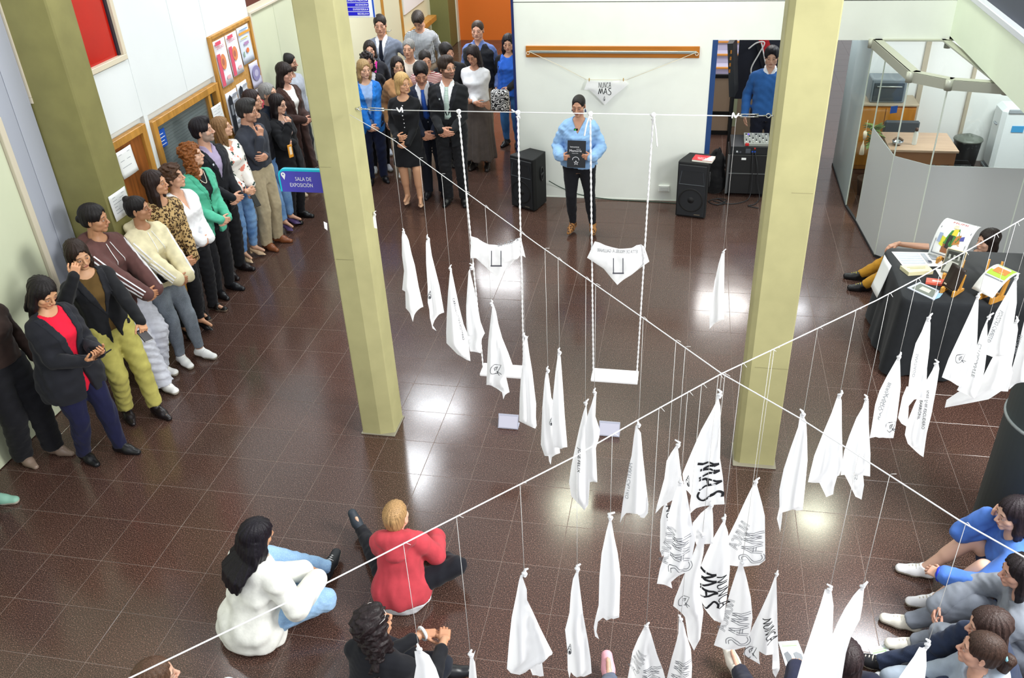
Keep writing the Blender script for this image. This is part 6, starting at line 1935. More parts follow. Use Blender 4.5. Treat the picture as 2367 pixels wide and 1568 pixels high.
for p, s in ((h0, 1), (h1, -1)):
    b = MB(); b.tube([p + [s * (.02 + .013 * math.cos(a)) , 0, .013 * math.sin(a)] for a in np.linspace(0, 6.28, 11)], .004, 6); b.tube([p - [s * .02, 0, 0], p + [s * .01, 0, 0]], .005, 6); b.build('eye_bolt', STEEL, hl)
    b = MB(); L = .30 if s == 1 else .22
    b.tube([p + [s * .03, 0, 0], p + [s * .09, 0, -.002]], .004, 6)
    for dz in (-.008, .008): b.tube([p + [s * .08, 0, dz], p + [s * .19, 0, dz - .002]], .0035, 6)
    b.tube([p + [s * .18, 0, -.002], p + [s * (L + .01), 0, -.005]], .004, 6); b.build('turnbuckle', STEEL, hl)
    b = MB(); b.tube(curve3([p + [s * (L - .02), 0, .012], p + [s * L, -.008, -.012], p + [s * (L + .015), .0, .014], p + [s * (L + .02), -.006, -.018]], 6), .005, 6); b.build('knot', ROPE_W, hl)

def twisted(p, q, r):
    """two-strand rope between p and q"""
    p, q = np.array(p, float), np.array(q, float); L = np.linalg.norm(q - p); n = max(8, int(L / .012))
    d = (q - p) / L; x = nrm(np.cross(d, [0, 1., 0])); y = np.cross(d, x); B = MB()
    for ph in (0, math.pi):
        B.tube([p + (q - p) * i / n + (x * math.cos(i * .9 + ph) + y * math.sin(i * .9 + ph)) * r * .55 for i in range(n + 1)], r * .62, 5)
    return B
def swing(label, xt, xb, zs, tail):
    e = empty('swing', ((xb[0] + xb[1]) / 2, 1.38, zs), label, 'swing', 'white rope swings between the columns')
    b = MB(); b.box((xb[0] - .012, 1.30, zs - .022), (xb[1] + .012, 1.46, zs), .004); b.build('seat', mat('swing_white', '#f2f2f4', .4), e)
    for k in range(2):
        top, bot = np.array([xt[k], 1.38, 2.692]), np.array([xb[k], 1.38, zs - .02])
        twisted(top, bot, .0062).build('rope', ROPE_W, e)
        B = MB(); B.tube([top + [.011 * math.cos(a), .009 * math.sin(a * 2), .012 * math.sin(a)] for a in np.linspace(0, 6.28, 12)], .006, 6)
        B.tube([top + [-.01, .006, -.03], top + [.012, -.006, -.022], top + [.01, .006, -.04]], .006, 6)
        B.tube([bot + [0, 0, 0], bot + [0, 0, -.012]], .013, 8); B.build('knot', ROPE_W, e)
        if tail[k]:
            B = MB(); B.tube(curve3([top, top + np.array(tail[k]) * [.6, 1, .45], top + np.array(tail[k])], 6), .005, 6); B.build('rope_end', ROPE_W, e)
    return e
swing('white rope swing on the left side, seat partly behind a hanging scarf', (1.968, 2.367), (2.012, 2.335), .645, [None, [-.04, 0, .02]])
swing('white rope swing on the right side with its board seat in full view', (2.843, 3.245), (2.878, 3.207), .668, [[-.035, -.02, -.14], [.035, -.02, -.20]])

# ------------------------------------------------------------------ hanging scarves
CLW = bpy.data.materials.new('white_cotton')
_t, _b = nodes(CLW)
_b.inputs['Base Color'].default_value = (.91, .91, .93, 1); _b.inputs['Roughness'].default_value = .85; _b.inputs['Specular IOR Level'].default_value = .2
_tr = _t.nodes.new('ShaderNodeBsdfTranslucent'); _tr.inputs['Color'].default_value = (.95, .95, .97, 1)
_mx = _t.nodes.new('ShaderNodeMixShader'); _mx.inputs['Fac'].default_value = .28
_t.links.new(_b.outputs[0], _mx.inputs[1]); _t.links.new(_tr.outputs[0], _mx.inputs[2])
_t.links.new(_mx.outputs[0], _t.nodes['Material Output'].inputs['Surface'])
_tc = _t.nodes.new('ShaderNodeTexCoord'); _n = _t.nodes.new('ShaderNodeTexNoise'); _n.inputs['Scale'].default_value = 220; _t.links.new(_tc.outputs['Object'], _n.inputs['Vector'])
_bp = _t.nodes.new('ShaderNodeBump'); _bp.inputs['Strength'].default_value = .12; _bp.inputs['Distance'].default_value = .002; _t.links.new(_n.outputs['Fac'], _bp.inputs['Height']); _t.links.new(_bp.outputs['Normal'], _b.inputs['Normal'])

class Sheet:
    """a hanging piece of cloth: outline in its own vertical plane plus folds"""
    def __init__(s, K, nrm_, poly, seed, amp=.06, bulge=.16, pl=1.5, back=0.0, flat=False):
        s.K, s.n = np.array(K), np.array(nrm_)
        s.h = np.array([-s.n[1], s.n[0], 0.0])          # horizontal axis in the plane
        s.poly = np.array(poly); s.rng = random.Random(seed)
        s.amp, s.bul, s.pl, s.back = amp, bulge, pl, back
        s.ph = s.rng.uniform(0, 6.28); s.tw = s.rng.uniform(-4, 4)
        P = s.poly; n = len(P)
        vs = np.linspace(P[:, 1].min(), P[:, 1].max(), 90)
        L, R = [], []
        for v in vs:
            xs = []
            for i in range(n):
                a, b = P[i], P[(i + 1) % n]
                if (a[1] - v) * (b[1] - v) <= 0 and abs(a[1] - b[1]) > 1e-9: xs.append(a[0] + (b[0] - a[0]) * (v - a[1]) / (b[1] - a[1]))
            L.append(min(xs) if xs else P[:, 0].min()); R.append(max(xs) if xs else P[:, 0].max())
        s.vs = vs; k = np.ones(7) / 7
        s.L = np.convolve(np.pad(L, 3, 'edge'), k, 'valid'); s.R = np.convolve(np.pad(R, 3, 'edge'), k, 'valid')
    def dep(s, u, v):
        L, R = np.interp(v, s.vs, s.L), np.interp(v, s.vs, s.R)
        w = np.maximum(R - L, .004); t = np.clip((u - L) / w, 0, 1)
        g = np.clip((s.vs.max() - v) / .10, 0, 1) * .0 + np.clip((v - s.vs.min()) / .12, 0, 1)
        ww = np.minimum(w, .30)
        return s.bul * ww * 4 * t * (1 - t) * (1.0) + s.amp * ww * g * (np.sin(2 * math.pi * s.pl * t + s.ph + s.tw * v) + .35 * np.sin(2 * math.pi * (s.pl * 2.3) * t + 2 * s.ph)) - s.back
    def world(s, u, v, off=0.0):
        u, v = np.asarray(u, float), np.asarray(v, float)
        d = s.dep(u, v) + off
        return s.K + np.outer(u, s.h) + np.outer(-v, [0, 0, 1.]) + np.outer(d, s.n)
    def mesh(s, step=.014):
        P = s.poly; B = []
        for i in range(len(P)):
            a, b = P[i], P[(i + 1) % len(P)]; k = max(1, int(np.linalg.norm(b - a) / step))
            for q in range(k): B.append(a + (b - a) * q / k)
        B = np.array(B); n = len(B)
        lo, hi = B.min(0), B.max(0)
        I = []
        x, y = B[:, 0], B[:, 1]; x2, y2 = np.roll(x, -1), np.roll(y, -1)
        for u in np.arange(lo[0] + step * .5, hi[0], step):
            for v in np.arange(lo[1] + step * .5, hi[1], step * 1.25):
                c = ((y > v) != (y2 > v)) & (u < (x2 - x) * (v - y) / (y2 - y + 1e-12) + x)
                if c.sum() % 2 and np.min((x - u) ** 2 + (y - v) ** 2) > (step * .45) ** 2: I.append((u, v))
        pts = [Vector(p) for p in B] + [Vector(p) for p in I]
        vo, _, fo, _, _, _ = delaunay_2d_cdt(pts, [], [list(range(n))], 1, 1e-6)
        V2 = np.array([p[:] for p in vo])
        return s.world(V2[:, 0], V2[:, 1]), [list(f) for f in fo]

def rope_pt(rope, K2):
    """point on a rope and knot below it whose picture is K2: solves drop and place along the rope"""
    best = None
    for a, b in zip(rope[:-1], rope[1:]):
        for q in np.linspace(0, 1, 24):
            p = a + (b - a) * q
            # nearest point of the vertical line through p to the view ray of K2
            d = ray(*K2); hx = np.cross(d, [0, 0, 1.]); e = abs((p - CAM_POS).dot(hx)) / np.linalg.norm(hx)
            t = ((p - CAM_POS)[:2].dot(d[:2])) / d[:2].dot(d[:2])
            z = CAM_POS[2] + d[2] * t
            if z < p[2] - .02 and (best is None or e < best[0]): best = (e, p, np.array([p[0], p[1], z]))
    return best[1], best[2]
SCV = {}
def scarf(label, rope, knot, crop, polys, knot_at=None, words=(), texts=(), emblems=(), seed=None, amp=.075, bulge=.17, pl=1.5, yaw=0, thread=True, knotted=True, group='white scarves hanging on threads'):
    ox, oy, sc = crop
    cv = lambda p: (ox + p[0] / sc, oy + p[1] / sc)
    K2 = cv(knot)
    if knot_at is not None: top, K = knot_at(K2)
    else: top, K = rope_pt(rope, K2)
    e = empty('scarf', K, label, 'scarf', group)
    nh = CAM_POS - K; nh[2] = 0; nh = nrm(nh)
    a = math.radians(yaw); nh = np.array([nh[0] * math.cos(a) - nh[1] * math.sin(a), nh[0] * math.sin(a) + nh[1] * math.cos(a), 0])
    h = np.array([-nh[1], nh[0], 0])
    def toplane(p):
        d = ray(*cv(p)); t = (K - CAM_POS).dot(nh) / d.dot(nh); X = CAM_POS + d * t - K
        return np.array([X.dot(h), -X[2]])
    seed = seed if seed is not None else hash_s(label)
    first = None; V, Fc = [], []
    for k, poly in enumerate(polys):
        S = Sheet(K, nh, [toplane(p) for p in poly], seed + k, amp, bulge, pl, back=.03 * k)
        if first is None: first = S
        v, f = S.mesh(); n0 = len(V); V += [x - K for x in v]; Fc += [[i + n0 for i in q] for q in f]
    o = link('cloth', mesh_py('cloth', V, Fc, True), CLW, e)
    if knotted:
        w = .010; b = MB(); r = random.Random(seed)
        b.tube(curve3([(0, 0, -.012), (.005, .003, .0), (0, -.005, .008), (-.005, .002, .002), (.003, .004, -.004)], 5), .0055, 6)
        b.tube([(0, 0, .004), (r.uniform(-.008, .008), r.uniform(-.006, .006), .016), (r.uniform(-.018, .018), 0, .028)], [.006, .005, .003], 6)
        link('knot', b.mesh('knot'), CLW, e)
    if thread and top is not None:
        b = MB(); b.tube([(0, 0, .004), top - K], .0009, 5)
        t1 = top - K; b.tube(curve3([t1, t1 + [.004, 0, .006], t1 + [.02, .005, .004 - .01 * (seed % 3)]], 4), .0009, 4)
        link('thread', b.mesh('thread'), THREAD, e)
    S = first
    def flatprint(uv, faces, m, name='print'):
        uv = np.array(uv); W3 = S.world(uv[:, 0], uv[:, 1], .0022) - K
        link(name, mesh_py(name, W3, faces), m, e)
    def basis(p0, p1, hpx, mirror):
        p0, p1 = np.array(p0, float), np.array(p1, float); d = p1 - p0; L = np.linalg.norm(d); d /= L
        up = np.array([d[1], -d[0]]) * (-1 if mirror else 1)
        return p0, d, up, L, hpx
    for (w, p0, p1, hpx, mir) in words:
        p0, d, up, L, hh = basis(p0, p1, hpx, mir)
        st, wid = brush_word(w, (.13 if len(w) < 4 else .11) if not mir else .14, outline=mir)
        uv, fs = [], []
        for (v2, f2) in st:
            n0 = len(uv)
            for q in v2: uv.append(toplane(p0 + d * q[0] / wid * L + up * q[1] * hh))
            fs += [[i + n0 for i in g] for g in f2]
        flatprint(uv, fs, mat('ink_seen_through', '#74767c', .8) if mir else INK, 'lettering')
    for (s_, p0, p1, hpx, mir) in texts:
        p0, d, up, L, hh = basis(p0, p1, hpx, mir)
        Vt, Pt = text_mesh(s_); x0, x1 = Vt[:, 0].min(), Vt[:, 0].max()
        uv = [toplane(p0 + d * (q[0] - x0) / (x1 - x0) * L + up * q[1] / .73 * hh) for q in Vt]
        flatprint(uv, Pt, GREYINK if mir else INK, 'lettering')
    for (c, r, kind) in emblems:
        c = np.array(c, float); uv, fs = [], []
        def addp(pts, w=None, fill=False):
            n0 = len(uv)
            if fill: uv.extend([toplane(c + np.array(q) * r) for q in pts]); fs.append([n0 + i for i in range(len(pts))])
            else:
                v2, f2 = ribbon(pts, w); uv.extend([toplane(c + q * r) for q in v2]); fs.extend([[i + n0 for i in g] for g in f2])
        if kind == 'eye':
            addp([(.30 * math.cos(a) - .35, .42 * math.sin(a) + .25) for a in np.linspace(0, 6.28, 13)], .08)
            addp([(.16 * math.cos(a) - .3, .26 * math.sin(a) + .35) for a in np.linspace(0, 6.28, 11)[:-1]], fill=True)
            addp([(-.55, .0), (-.2, -.9)], .08); addp([(-.1, .0), (-.15, -.8)], .06); addp([(-.5, -.4), (-.1, -.5)], .06)
        else:
            addp(curve3([(-.2, -.8), (-.85, -.4), (-.95, .4), (-.4, .85), (.2, .6)], 6), .09)
            addp([(-.2, -.8), (.85, -.75), (.35, .25), (.2, .6)], .09); addp([(.1, .3), (.9, .75), (.4, .45)], .09); addp([(.1, .3), (.55, 1.0), (.2, .6)], .09)
            addp([(-.3, -.2), (-.2, .3)], .10); addp([(0, -.4), (-.05, .2)], .08); addp([(.25, -.5), (.1, .05)], .08); addp([(-.3, -.25), (.3, -.45)], .08)
        flatprint(uv, fs, mat('emblem_ink', '#3c3e44', .8), 'emblem')
    return e
A_ = (900, 520, 2.8); B_ = (1100, 860, 2.904); C_ = (1100, 1180, 2.959); D_ = (1600, 640, 2.45); E_ = (0, 0, 1.0)
scarf('narrow white scarf with two knotted tips, nearest the left olive column', R1, (88, 48), A_, [[(84, 42), (92, 42), (112, 70), (125, 100), (145, 190), (165, 260), (190, 400), (220, 530), (185, 545), (162, 582), (152, 628), (133, 570), (106, 540), (103, 432), (83, 422), (95, 300), (82, 200), (80, 80)]])
scarf('narrow white scarf with small eye emblem and curled tail, second from the left column', R1, (255, 88), A_, [[(240, 98), (262, 86), (262, 110), (275, 200), (300, 300), (325, 400), (355, 570), (322, 580), (292, 620), (281, 650), (305, 687), (279, 670), (262, 600), (258, 545), (248, 500), (248, 400), (238, 250), (236, 120)]], emblems=[((272, 452), 34, 'eye')])
scarf('white scarf with a long name printed down its length, third from the left column', R1, (399, 285), A_, [[(394, 292), (404, 285), (406, 310), (425, 400), (450, 520), (480, 640), (505, 700), (525, 882), (500, 875), (440, 840), (400, 800), (370, 770), (368, 700), (372, 580), (380, 440), (389, 330)]], texts=[('CARLOS MARIO FRIGERIO', (408, 470), (474, 742), 13, False)])
scarf('plain white scarf beside the left rope of the left swing', R1, (519, 280), A_, [[(513, 300), (524, 280), (525, 310), (550, 420), (570, 520), (590, 630), (618, 705), (598, 740), (592, 832), (550, 820), (523, 818), (510, 760), (498, 640), (497, 520), (505, 400)]])
scarf('wide white scarf with scarf emblem hanging in front of the left swing seat', R1, (671, 513), A_, [[(667, 520), (674, 512), (690, 560), (705, 640), (730, 730), (770, 830), (805, 930), (755, 985), (778, 1085), (750, 1097), (738, 1130), (728, 1080), (660, 1035), (628, 1033), (632, 900), (640, 750), (655, 620)]], emblems=[((690, 925), 38, 'scarf')])
scarf('plain white scarf in front of the right rope of the left swing', R1, (885, 728), A_, [[(876, 735), (900, 718), (893, 740), (905, 830), (925, 950), (940, 1080), (950, 1160), (948, 1240), (953, 1300), (945, 1318), (900, 1300), (840, 1270), (843, 1120), (850, 1000), (862, 880), (867, 780)]])
scarf('white scarf with eye emblem and dangling tail, left of a close pair', R1, (1018, 945), A_, [[(1013, 955), (1030, 940), (1028, 960), (1040, 1050), (1048, 1120), (1062, 1150), (1075, 1300), (1100, 1430), (1105, 1480), (1075, 1488), (1052, 1500), (1045, 1553), (1033, 1530), (1030, 1490), (1005, 1495), (980, 1420), (985, 1300), (990, 1180), (1004, 1010)]], emblems=[((1058, 1265), 34, 'eye')])
scarf('tall plain white scarf, right of the pair beside the right swing seat', R1, (1096, 828), A_, [[(1088, 832), (1103, 828), (1110, 860), (1118, 980), (1125, 1080), (1135, 1240), (1152, 1442), (1110, 1448), (1090, 1440), (1060, 1438), (1050, 1240), (1060, 1100), (1075, 950), (1088, 860)]])
scarf('plain white scarf with wavy right edge, back one of the pair on the left diagonal', R1, (804, 142), B_, [[(795, 150), (810, 138), (807, 190), (802, 300), (832, 390), (828, 440), (805, 515), (815, 742), (790, 735), (765, 740), (752, 700), (735, 500), (735, 380), (750, 290), (778, 210)]])
scarf('white scarf with a short name printed down the left edge, front one of a pair', R1, (741, 212), B_, [[(734, 235), (746, 205), (744, 240), (748, 300), (760, 500), (765, 740), (755, 890), (728, 930), (700, 900), (640, 840), (625, 750), (640, 640), (665, 520), (695, 380), (722, 270)]], texts=[('JOSE FELIX', (686, 500), (680, 655), 20, False)])
scarf('white scarf with faint mirrored name and arched hem', R1, (1078, 358), B_, [[(1072, 362), (1084, 352), (1088, 378), (1108, 410), (1120, 560), (1140, 740), (1158, 890), (1155, 950), (1130, 982), (1105, 978), (1085, 932), (1050, 928), (1010, 942), (985, 975), (968, 1015), (975, 960), (985, 880), (1005, 760), (1030, 620), (1045, 560), (1060, 440), (1069, 385)]], texts=[('MARTI CASTRO', (1052, 610), (1022, 850), 24, True)])
scarf('plain white scarf half hidden behind the big scarf reading MAS', R1, (1347, 493), B_, [[(1340, 500), (1355, 490), (1358, 520), (1370, 620), (1385, 720), (1390, 780), (1330, 850), (1300, 870), (1250, 900), (1205, 952), (1215, 900), (1235, 830), (1265, 720), (1280, 600), (1310, 545)]])
scarf('large white scarf reading MAS in bold black, highest in the crossing cluster', R1, (1625, 158), B_, [[(1618, 160), (1632, 152), (1632, 190), (1642, 230), (1643, 420), (1640, 570), (1660, 700), (1670, 880), (1600, 885), (1550, 890), (1480, 910), (1440, 950), (1435, 900), (1445, 830), (1400, 800), (1385, 700), (1400, 660), (1450, 540), (1510, 400), (1580, 270), (1614, 200)]], words=[('MAS', (1492, 590), (1520, 850), 140, False)], emblems=[((1440, 715), 46, 'eye')])
scarf('white scarf hidden behind the outlined mirrored NUNCA MAS scarf on its left', R1, (1275, 880), B_, [[(1268, 880), (1282, 880), (1300, 960), (1318, 1100), (1325, 1180), (1275, 1215), (1250, 1242), (1235, 1200), (1238, 1000), (1255, 920)]], words=[('NUNCA', (1276, 900), (1300, 1120), 40, False)])
scarf('white scarf with outlined mirrored NUNCA MAS, left front of the cluster', R2, (1380, 745), B_, [[(1366, 742), (1390, 740), (1410, 790), (1440, 950), (1460, 1080), (1475, 1120), (1460, 1200), (1440, 1300), (1420, 1345), (1360, 1370), (1310, 1412), (1318, 1455), (1290, 1430), (1215, 1422), (1235, 1320), (1260, 1240), (1280, 1100), (1290, 960), (1320, 860), (1350, 780)]], words=[('MAS', (1445, 1090), (1420, 1345), 120, True), ('NUNCA', (1345, 1050), (1285, 1290), 62, True)])
scarf('pale grey looking scarf behind, between the two NUNCA MAS scarves', R1, (1577, 900), B_, [[(1562, 905), (1585, 897), (1592, 960), (1595, 1080), (1592, 1150), (1480, 1160), (1450, 1080), (1455, 1020), (1510, 950)]])
scarf('translucent white scarf with scarf emblem hanging low in the cluster', R2, (1545, 172), C_, [[(1535, 180), (1560, 165), (1565, 190), (1556, 300), (1530, 420), (1520, 520), (1542, 620), (1556, 700), (1535, 880), (1492, 960), (1450, 880), (1430, 720), (1400, 690), (1350, 650), (1360, 600), (1400, 500), (1440, 400), (1480, 310), (1512, 230)]], emblems=[((1428, 605), 40, 'scarf')])
scarf('white scarf reading NUNCA MAS in bold black, front centre of the cluster', R2, (1702, 62), C_, [[(1690, 75), (1712, 50), (1706, 92), (1725, 150), (1735, 300), (1738, 400), (1725, 530), (1710, 640), (1690, 767), (1630, 755), (1600, 720), (1560, 670), (1510, 530), (1520, 430), (1560, 330), (1620, 200), (1670, 110)]], words=[('MAS', (1532, 385), (1545, 660), 116, False), ('NUNCA', (1652, 425), (1672, 650), 66, False)], amp=.04, bulge=.28)
scarf('broad white scarf with outlined mirrored NUNCA MAS, right of the cluster', R2, (1876, 742), B_, [[(1868, 746), (1884, 740), (1890, 770), (1920, 880), (1940, 970), (1942, 1270), (1900, 1302), (1800, 1310), (1700, 1297), (1695, 1100), (1750, 990), (1810, 860), (1850, 780)]], words=[('MAS', (1938, 1075), (1905, 1285), 132, True), ('NUNCA', (1840, 1025), (1752, 1195), 66, True)], amp=.03, bulge=.07)
scarf('white scarf with outlined mirrored NUNCA MAS, lowest in front of the cluster', R2, (1812, 362), C_, [[(1800, 368), (1822, 360), (1850, 460), (1880, 600), (1892, 740), (1875, 860), (1850, 937), (1770, 957), (1700, 950), (1628, 922), (1660, 820), (1700, 700), (1740, 550), (1772, 450)]], words=[('MAS', (1882, 700), (1842, 935), 126, True), ('NUNCA', (1772, 620), (1700, 830), 56, True)], amp=.03, bulge=.07)
scarf('white scarf reading NUNCA with scarf emblem and long right tail', R2, (2058, 440), C_, [[(2046, 450), (2065, 432), (2056, 470), (2060, 650), (2065, 900), (2078, 1090), (2050, 1146), (2030, 1110), (2030, 980), (1990, 950), (1942, 937), (1944, 1050), (1900, 1020), (1830, 975), (1850, 920), (1890, 800), (1950, 680), (2010, 550)]], words=[('NUNCA', (1962, 735), (2005, 895), 62, False)], emblems=[((1885, 955), 46, 'scarf')])
scarf('wide plain white scarf with pointed right corner at the bottom centre', R2, (317, 438), C_, [[(305, 445), (325, 432), (320, 460), (348, 540), (350, 610), (390, 690), (440, 800), (525, 970), (520, 985), (450, 1025), (400, 1060), (340, 1110), (300, 1122), (240, 1115), (212, 1085), (225, 930), (245, 740), (275, 590), (295, 480)], [(320, 1000), (445, 1000), (468, 1180), (390, 1180)]])
scarf('tall white scarf with eye emblem at its lower left, bottom centre', R2, (700, 405), C_, [[(681, 430), (711, 380), (701, 440), (715, 560), (735, 720), (765, 880), (785, 1010), (792, 1110), (740, 1137), (690, 1130), (650, 1105), (640, 1150), (628, 1100), (625, 960), (610, 820), (640, 700), (650, 560), (664, 470)]], emblems=[((655, 950), 46, 'eye')])
scarf('tall plain white scarf with a thin curled tail above the bottom row', R2, (919, 52), C_, [[(905, 42), (933, 40), (928, 70), (945, 180), (970, 300), (988, 440), (985, 560), (980, 740), (940, 750), (870, 727), (835, 760), (825, 830), (843, 884), (815, 862), (806, 800), (820, 720), (840, 640), (845, 450), (860, 290), (890, 150), (910, 75)]])
scarf('white scarf with faint mirrored NUNCA cut by the lower picture edge', R2, (1165, 797), C_, [[(1150, 800), (1180, 795), (1200, 850), (1240, 980), (1280, 1080), (1330, 1260), (1150, 1290), (1020, 1250), (1040, 1148), (1070, 980), (1110, 880)]], words=[('NUNCA', (1168, 975), (1090, 1110), 66, True), ('MAS', (1270, 1060), (1240, 1260), 120, True)])
scarf('narrow white scarf with faint mirrored MAS above the pink shoe', R2, (1397, 748), C_, [[(1388, 742), (1420, 770), (1440, 860), (1470, 960), (1478, 1080), (1470, 1260), (1280, 1260), (1305, 1148), (1340, 1000), (1370, 900), (1385, 840)]], words=[('MAS', (1476, 1030), (1430, 1240), 110, True)])
scarf('white scarf tip rising at the bottom edge beside a dark knee', R2, (650, 935), (1000, 1380, 6.962), [[(640, 940), (690, 855), (656, 990), (685, 1060), (712, 1320), (700, 1800), (560, 1800), (582, 1309), (600, 1000)]])
scarf('plain white scarf with a long curled lower left tail below the right column', R2, (625, 782), D_, [[(612, 774), (632, 792), (646, 820), (650, 920), (652, 1050), (640, 1180), (625, 1327), (590, 1328), (550, 1312), (512, 1330), (505, 1400), (498, 1447), (480, 1370), (495, 1300), (495, 1200), (520, 1080), (560, 960), (600, 850)]])
scarf('broad plain white scarf crossed by the diagonal line, left of two', R2, (832, 672), D_, [[(825, 668), (838, 672), (847, 702), (848, 860), (855, 1060), (835, 1118), (740, 1165), (655, 1165), (690, 1020), (740, 890), (790, 770)], [(690, 1140), (835, 1090), (800, 1215), (795, 1255), (755, 1272)]])
scarf('broad plain white scarf crossed by the diagonal line, right of two', R2, (988, 698), D_, [[(978, 696), (1000, 702), (1000, 830), (1010, 1000), (1008, 1130), (960, 1122), (900, 1118), (840, 1125), (860, 990), (890, 900), (930, 800), (965, 740)], [(840, 1110), (960, 1100), (970, 1200), (955, 1285), (920, 1270), (890, 1210)]], texts=[('ES', (938, 1115), (935, 1150), 18, True)])
scarf('white scarf with mirrored two line name and scarf emblem in front of the black table', R2, (1171, 458), D_, [[(1160, 462), (1176, 453), (1178, 500), (1182, 620), (1160, 800), (1140, 912), (1100, 912), (1040, 905), (1005, 915), (1015, 860), (1035, 730), (1060, 650), (1100, 570), (1145, 490)]], texts=[('BERNARDO', (1130, 595), (1072, 745), 20, True), ('A VILLAR', (1118, 650), (1062, 800), 14, True)], emblems=[((1130, 840), 32, 'scarf')])
scarf('white scarf with faint mirrored print, tall one in front of the black tablecloth', R2, (1340, 238), D_, [[(1328, 236), (1344, 233), (1350, 262), (1345, 400), (1330, 520), (1325, 690), (1300, 695), (1260, 690), (1215, 700), (1225, 620), (1240, 480), (1265, 380), (1300, 310)], [(1210, 640), (1300, 660), (1222, 750), (1220, 800), (1215, 872), (1180, 852), (1160, 820), (1185, 700)]], texts=[('SANTIAGO', (1285, 430), (1262, 560), 16, True)])
scarf('white scarf with a clear black three word name, right front below the table', R2, (1384, 498), D_, [[(1372, 500), (1395, 492), (1400, 520), (1385, 620), (1355, 780), (1330, 880), (1310, 1022), (1270, 995), (1220, 950), (1203, 900), (1215, 830), (1260, 720), (1320, 600), (1360, 530)]], texts=[('JOSÉ LUIS ESCUDERO', (1326, 635), (1300, 855), 18, False), ('BARRIONE', (1292, 690), (1278, 795), 18, False)])
scarf('large white scarf with scarf emblem in front of the book stands', R2, (1617, 115), D_, [[(1611, 113), (1623, 113), (1617, 300), (1610, 480), (1560, 510), (1520, 622), (1480, 600), (1413, 572), (1450, 470), (1520, 320), (1580, 190)]], emblems=[((1525, 450), 30, 'scarf')])
scarf('white scarf with mirrored name, second behind the one at the book stands', R2, (1680, 232), D_, [[(1670, 240), (1690, 217), (1672, 262), (1672, 400), (1655, 530), (1635, 620), (1600, 690), (1500, 640), (1520, 600), (1560, 510), (1610, 400), (1640, 310)]], texts=[('ESTUDIANTE', (1640, 380), (1600, 560), 20, True)])
scarf('tall white scarf with mirrored name at the right end of the table', R2, (1834, 10), D_, [[(1830, 4), (1838, 10), (1838, 150), (1815, 300), (1790, 450), (1700, 452), (1665, 440), (1672, 340), (1720, 200), (1790, 80)]], texts=[('ROGELIO CANELLO', (1766, 195), (1690, 370), 24, True)])
scarf('low wide white scarf with a sweeping left corner beside the round column', R2, (1760, 330), D_, [[(1750, 330), (1770, 330), (1810, 470), (1816, 540), (1790, 645), (1750, 645), (1680, 690), (1600, 707), (1430, 742), (1440, 700), (1500, 660), (1590, 620), (1640, 580), (1690, 480), (1735, 400)]], thread=False, knotted=False)
scarf('narrow white scarf left of the last scarf at the right edge', R2, (1834, 250), D_, [[(1826, 255), (1840, 247), (1845, 300), (1830, 400), (1800, 560), (1785, 640), (1742, 600), (1790, 430), (1800, 320)]])
scarf('white scarf with mirrored name cut by the right edge above the round column', R2, (1905, 180), D_, [[(1898, 180), (1912, 180), (1925, 400), (1900, 600), (1840, 600), (1795, 640), (1800, 560), (1840, 420), (1868, 300)]], texts=[('CARLOS ABEL', (1872, 330), (1832, 440), 20, True)])
scarf('large plain white scarf at the bottom right, left of a crossing pair', R1, (1915, 1364), E_, [[(1907, 1362), (1922, 1366), (1927, 1400), (1925, 1460), (1926, 1500), (1950, 1570), (1940, 1680), (1815, 1660), (1843, 1568), (1857, 1518), (1874, 1467), (1896, 1400)]])
scarf('large plain white scarf at the bottom right, right of a crossing pair', R1, (1995, 1358), E_, [[(1986, 1362), (1998, 1355), (1997, 1366), (1994, 1400), (1988, 1433), (1977, 1453), (1966, 1476), (1955, 1512), (1946, 1568), (1930, 1680), (1890, 1680), (1905, 1568), (1910, 1512), (1922, 1473), (1936, 1440), (1953, 1407), (1973, 1377)]])
scarf('white scarf tip in front of the girls sitting at the bottom right', R1, (2143, 1492), E_, [[(2132, 1498), (2152, 1488), (2141, 1506), (2142, 1540), (2136, 1590), (2120, 1690), (2040, 1690), (2078, 1568), (2098, 1539), (2112, 1519), (2125, 1496)]])
scarf('white scarf hanging before the arm of the woman with sunglasses', R2, (966, 1503), E_, [[(958, 1506), (972, 1502), (992, 1515), (1008, 1545), (1018, 1575), (1015, 1690), (950, 1690), (957, 1568), (962, 1540)]])
# from the straight line between the columns
def on_line(K2):
    K = atp(K2[0], K2[1], 1, 1.38); return np.array([K[0], 1.38, 2.69]), K
scarf('single plain white scarf hanging alone left of the right olive column', None, (1672, 584), E_, [[(1668, 586), (1675, 582), (1674, 650), (1674, 740), (1655, 745), (1640, 761), (1640, 735), (1645, 700), (1652, 650), (1661, 610)]], knot_at=on_line)
scarf('white scarf tied behind the left olive column, only its corner showing right', None, (866, 496), E_, [[(864, 496), (868, 498), (872, 529), (853, 524), (860, 508)]], knot_at=lambda K2: (None, atp(K2[0], K2[1], 0, 1.262)), thread=False, amp=.02, bulge=.02)
scarf('white scarf corner peeping out on the left side of the left olive column', None, (749, 512), E_, [[(748, 512), (756, 516), (757, 533), (750, 528)]], knot_at=lambda K2: (None, atp(K2[0], K2[1], 1, 1.22)), thread=False, knotted=False, amp=.02, bulge=.02)
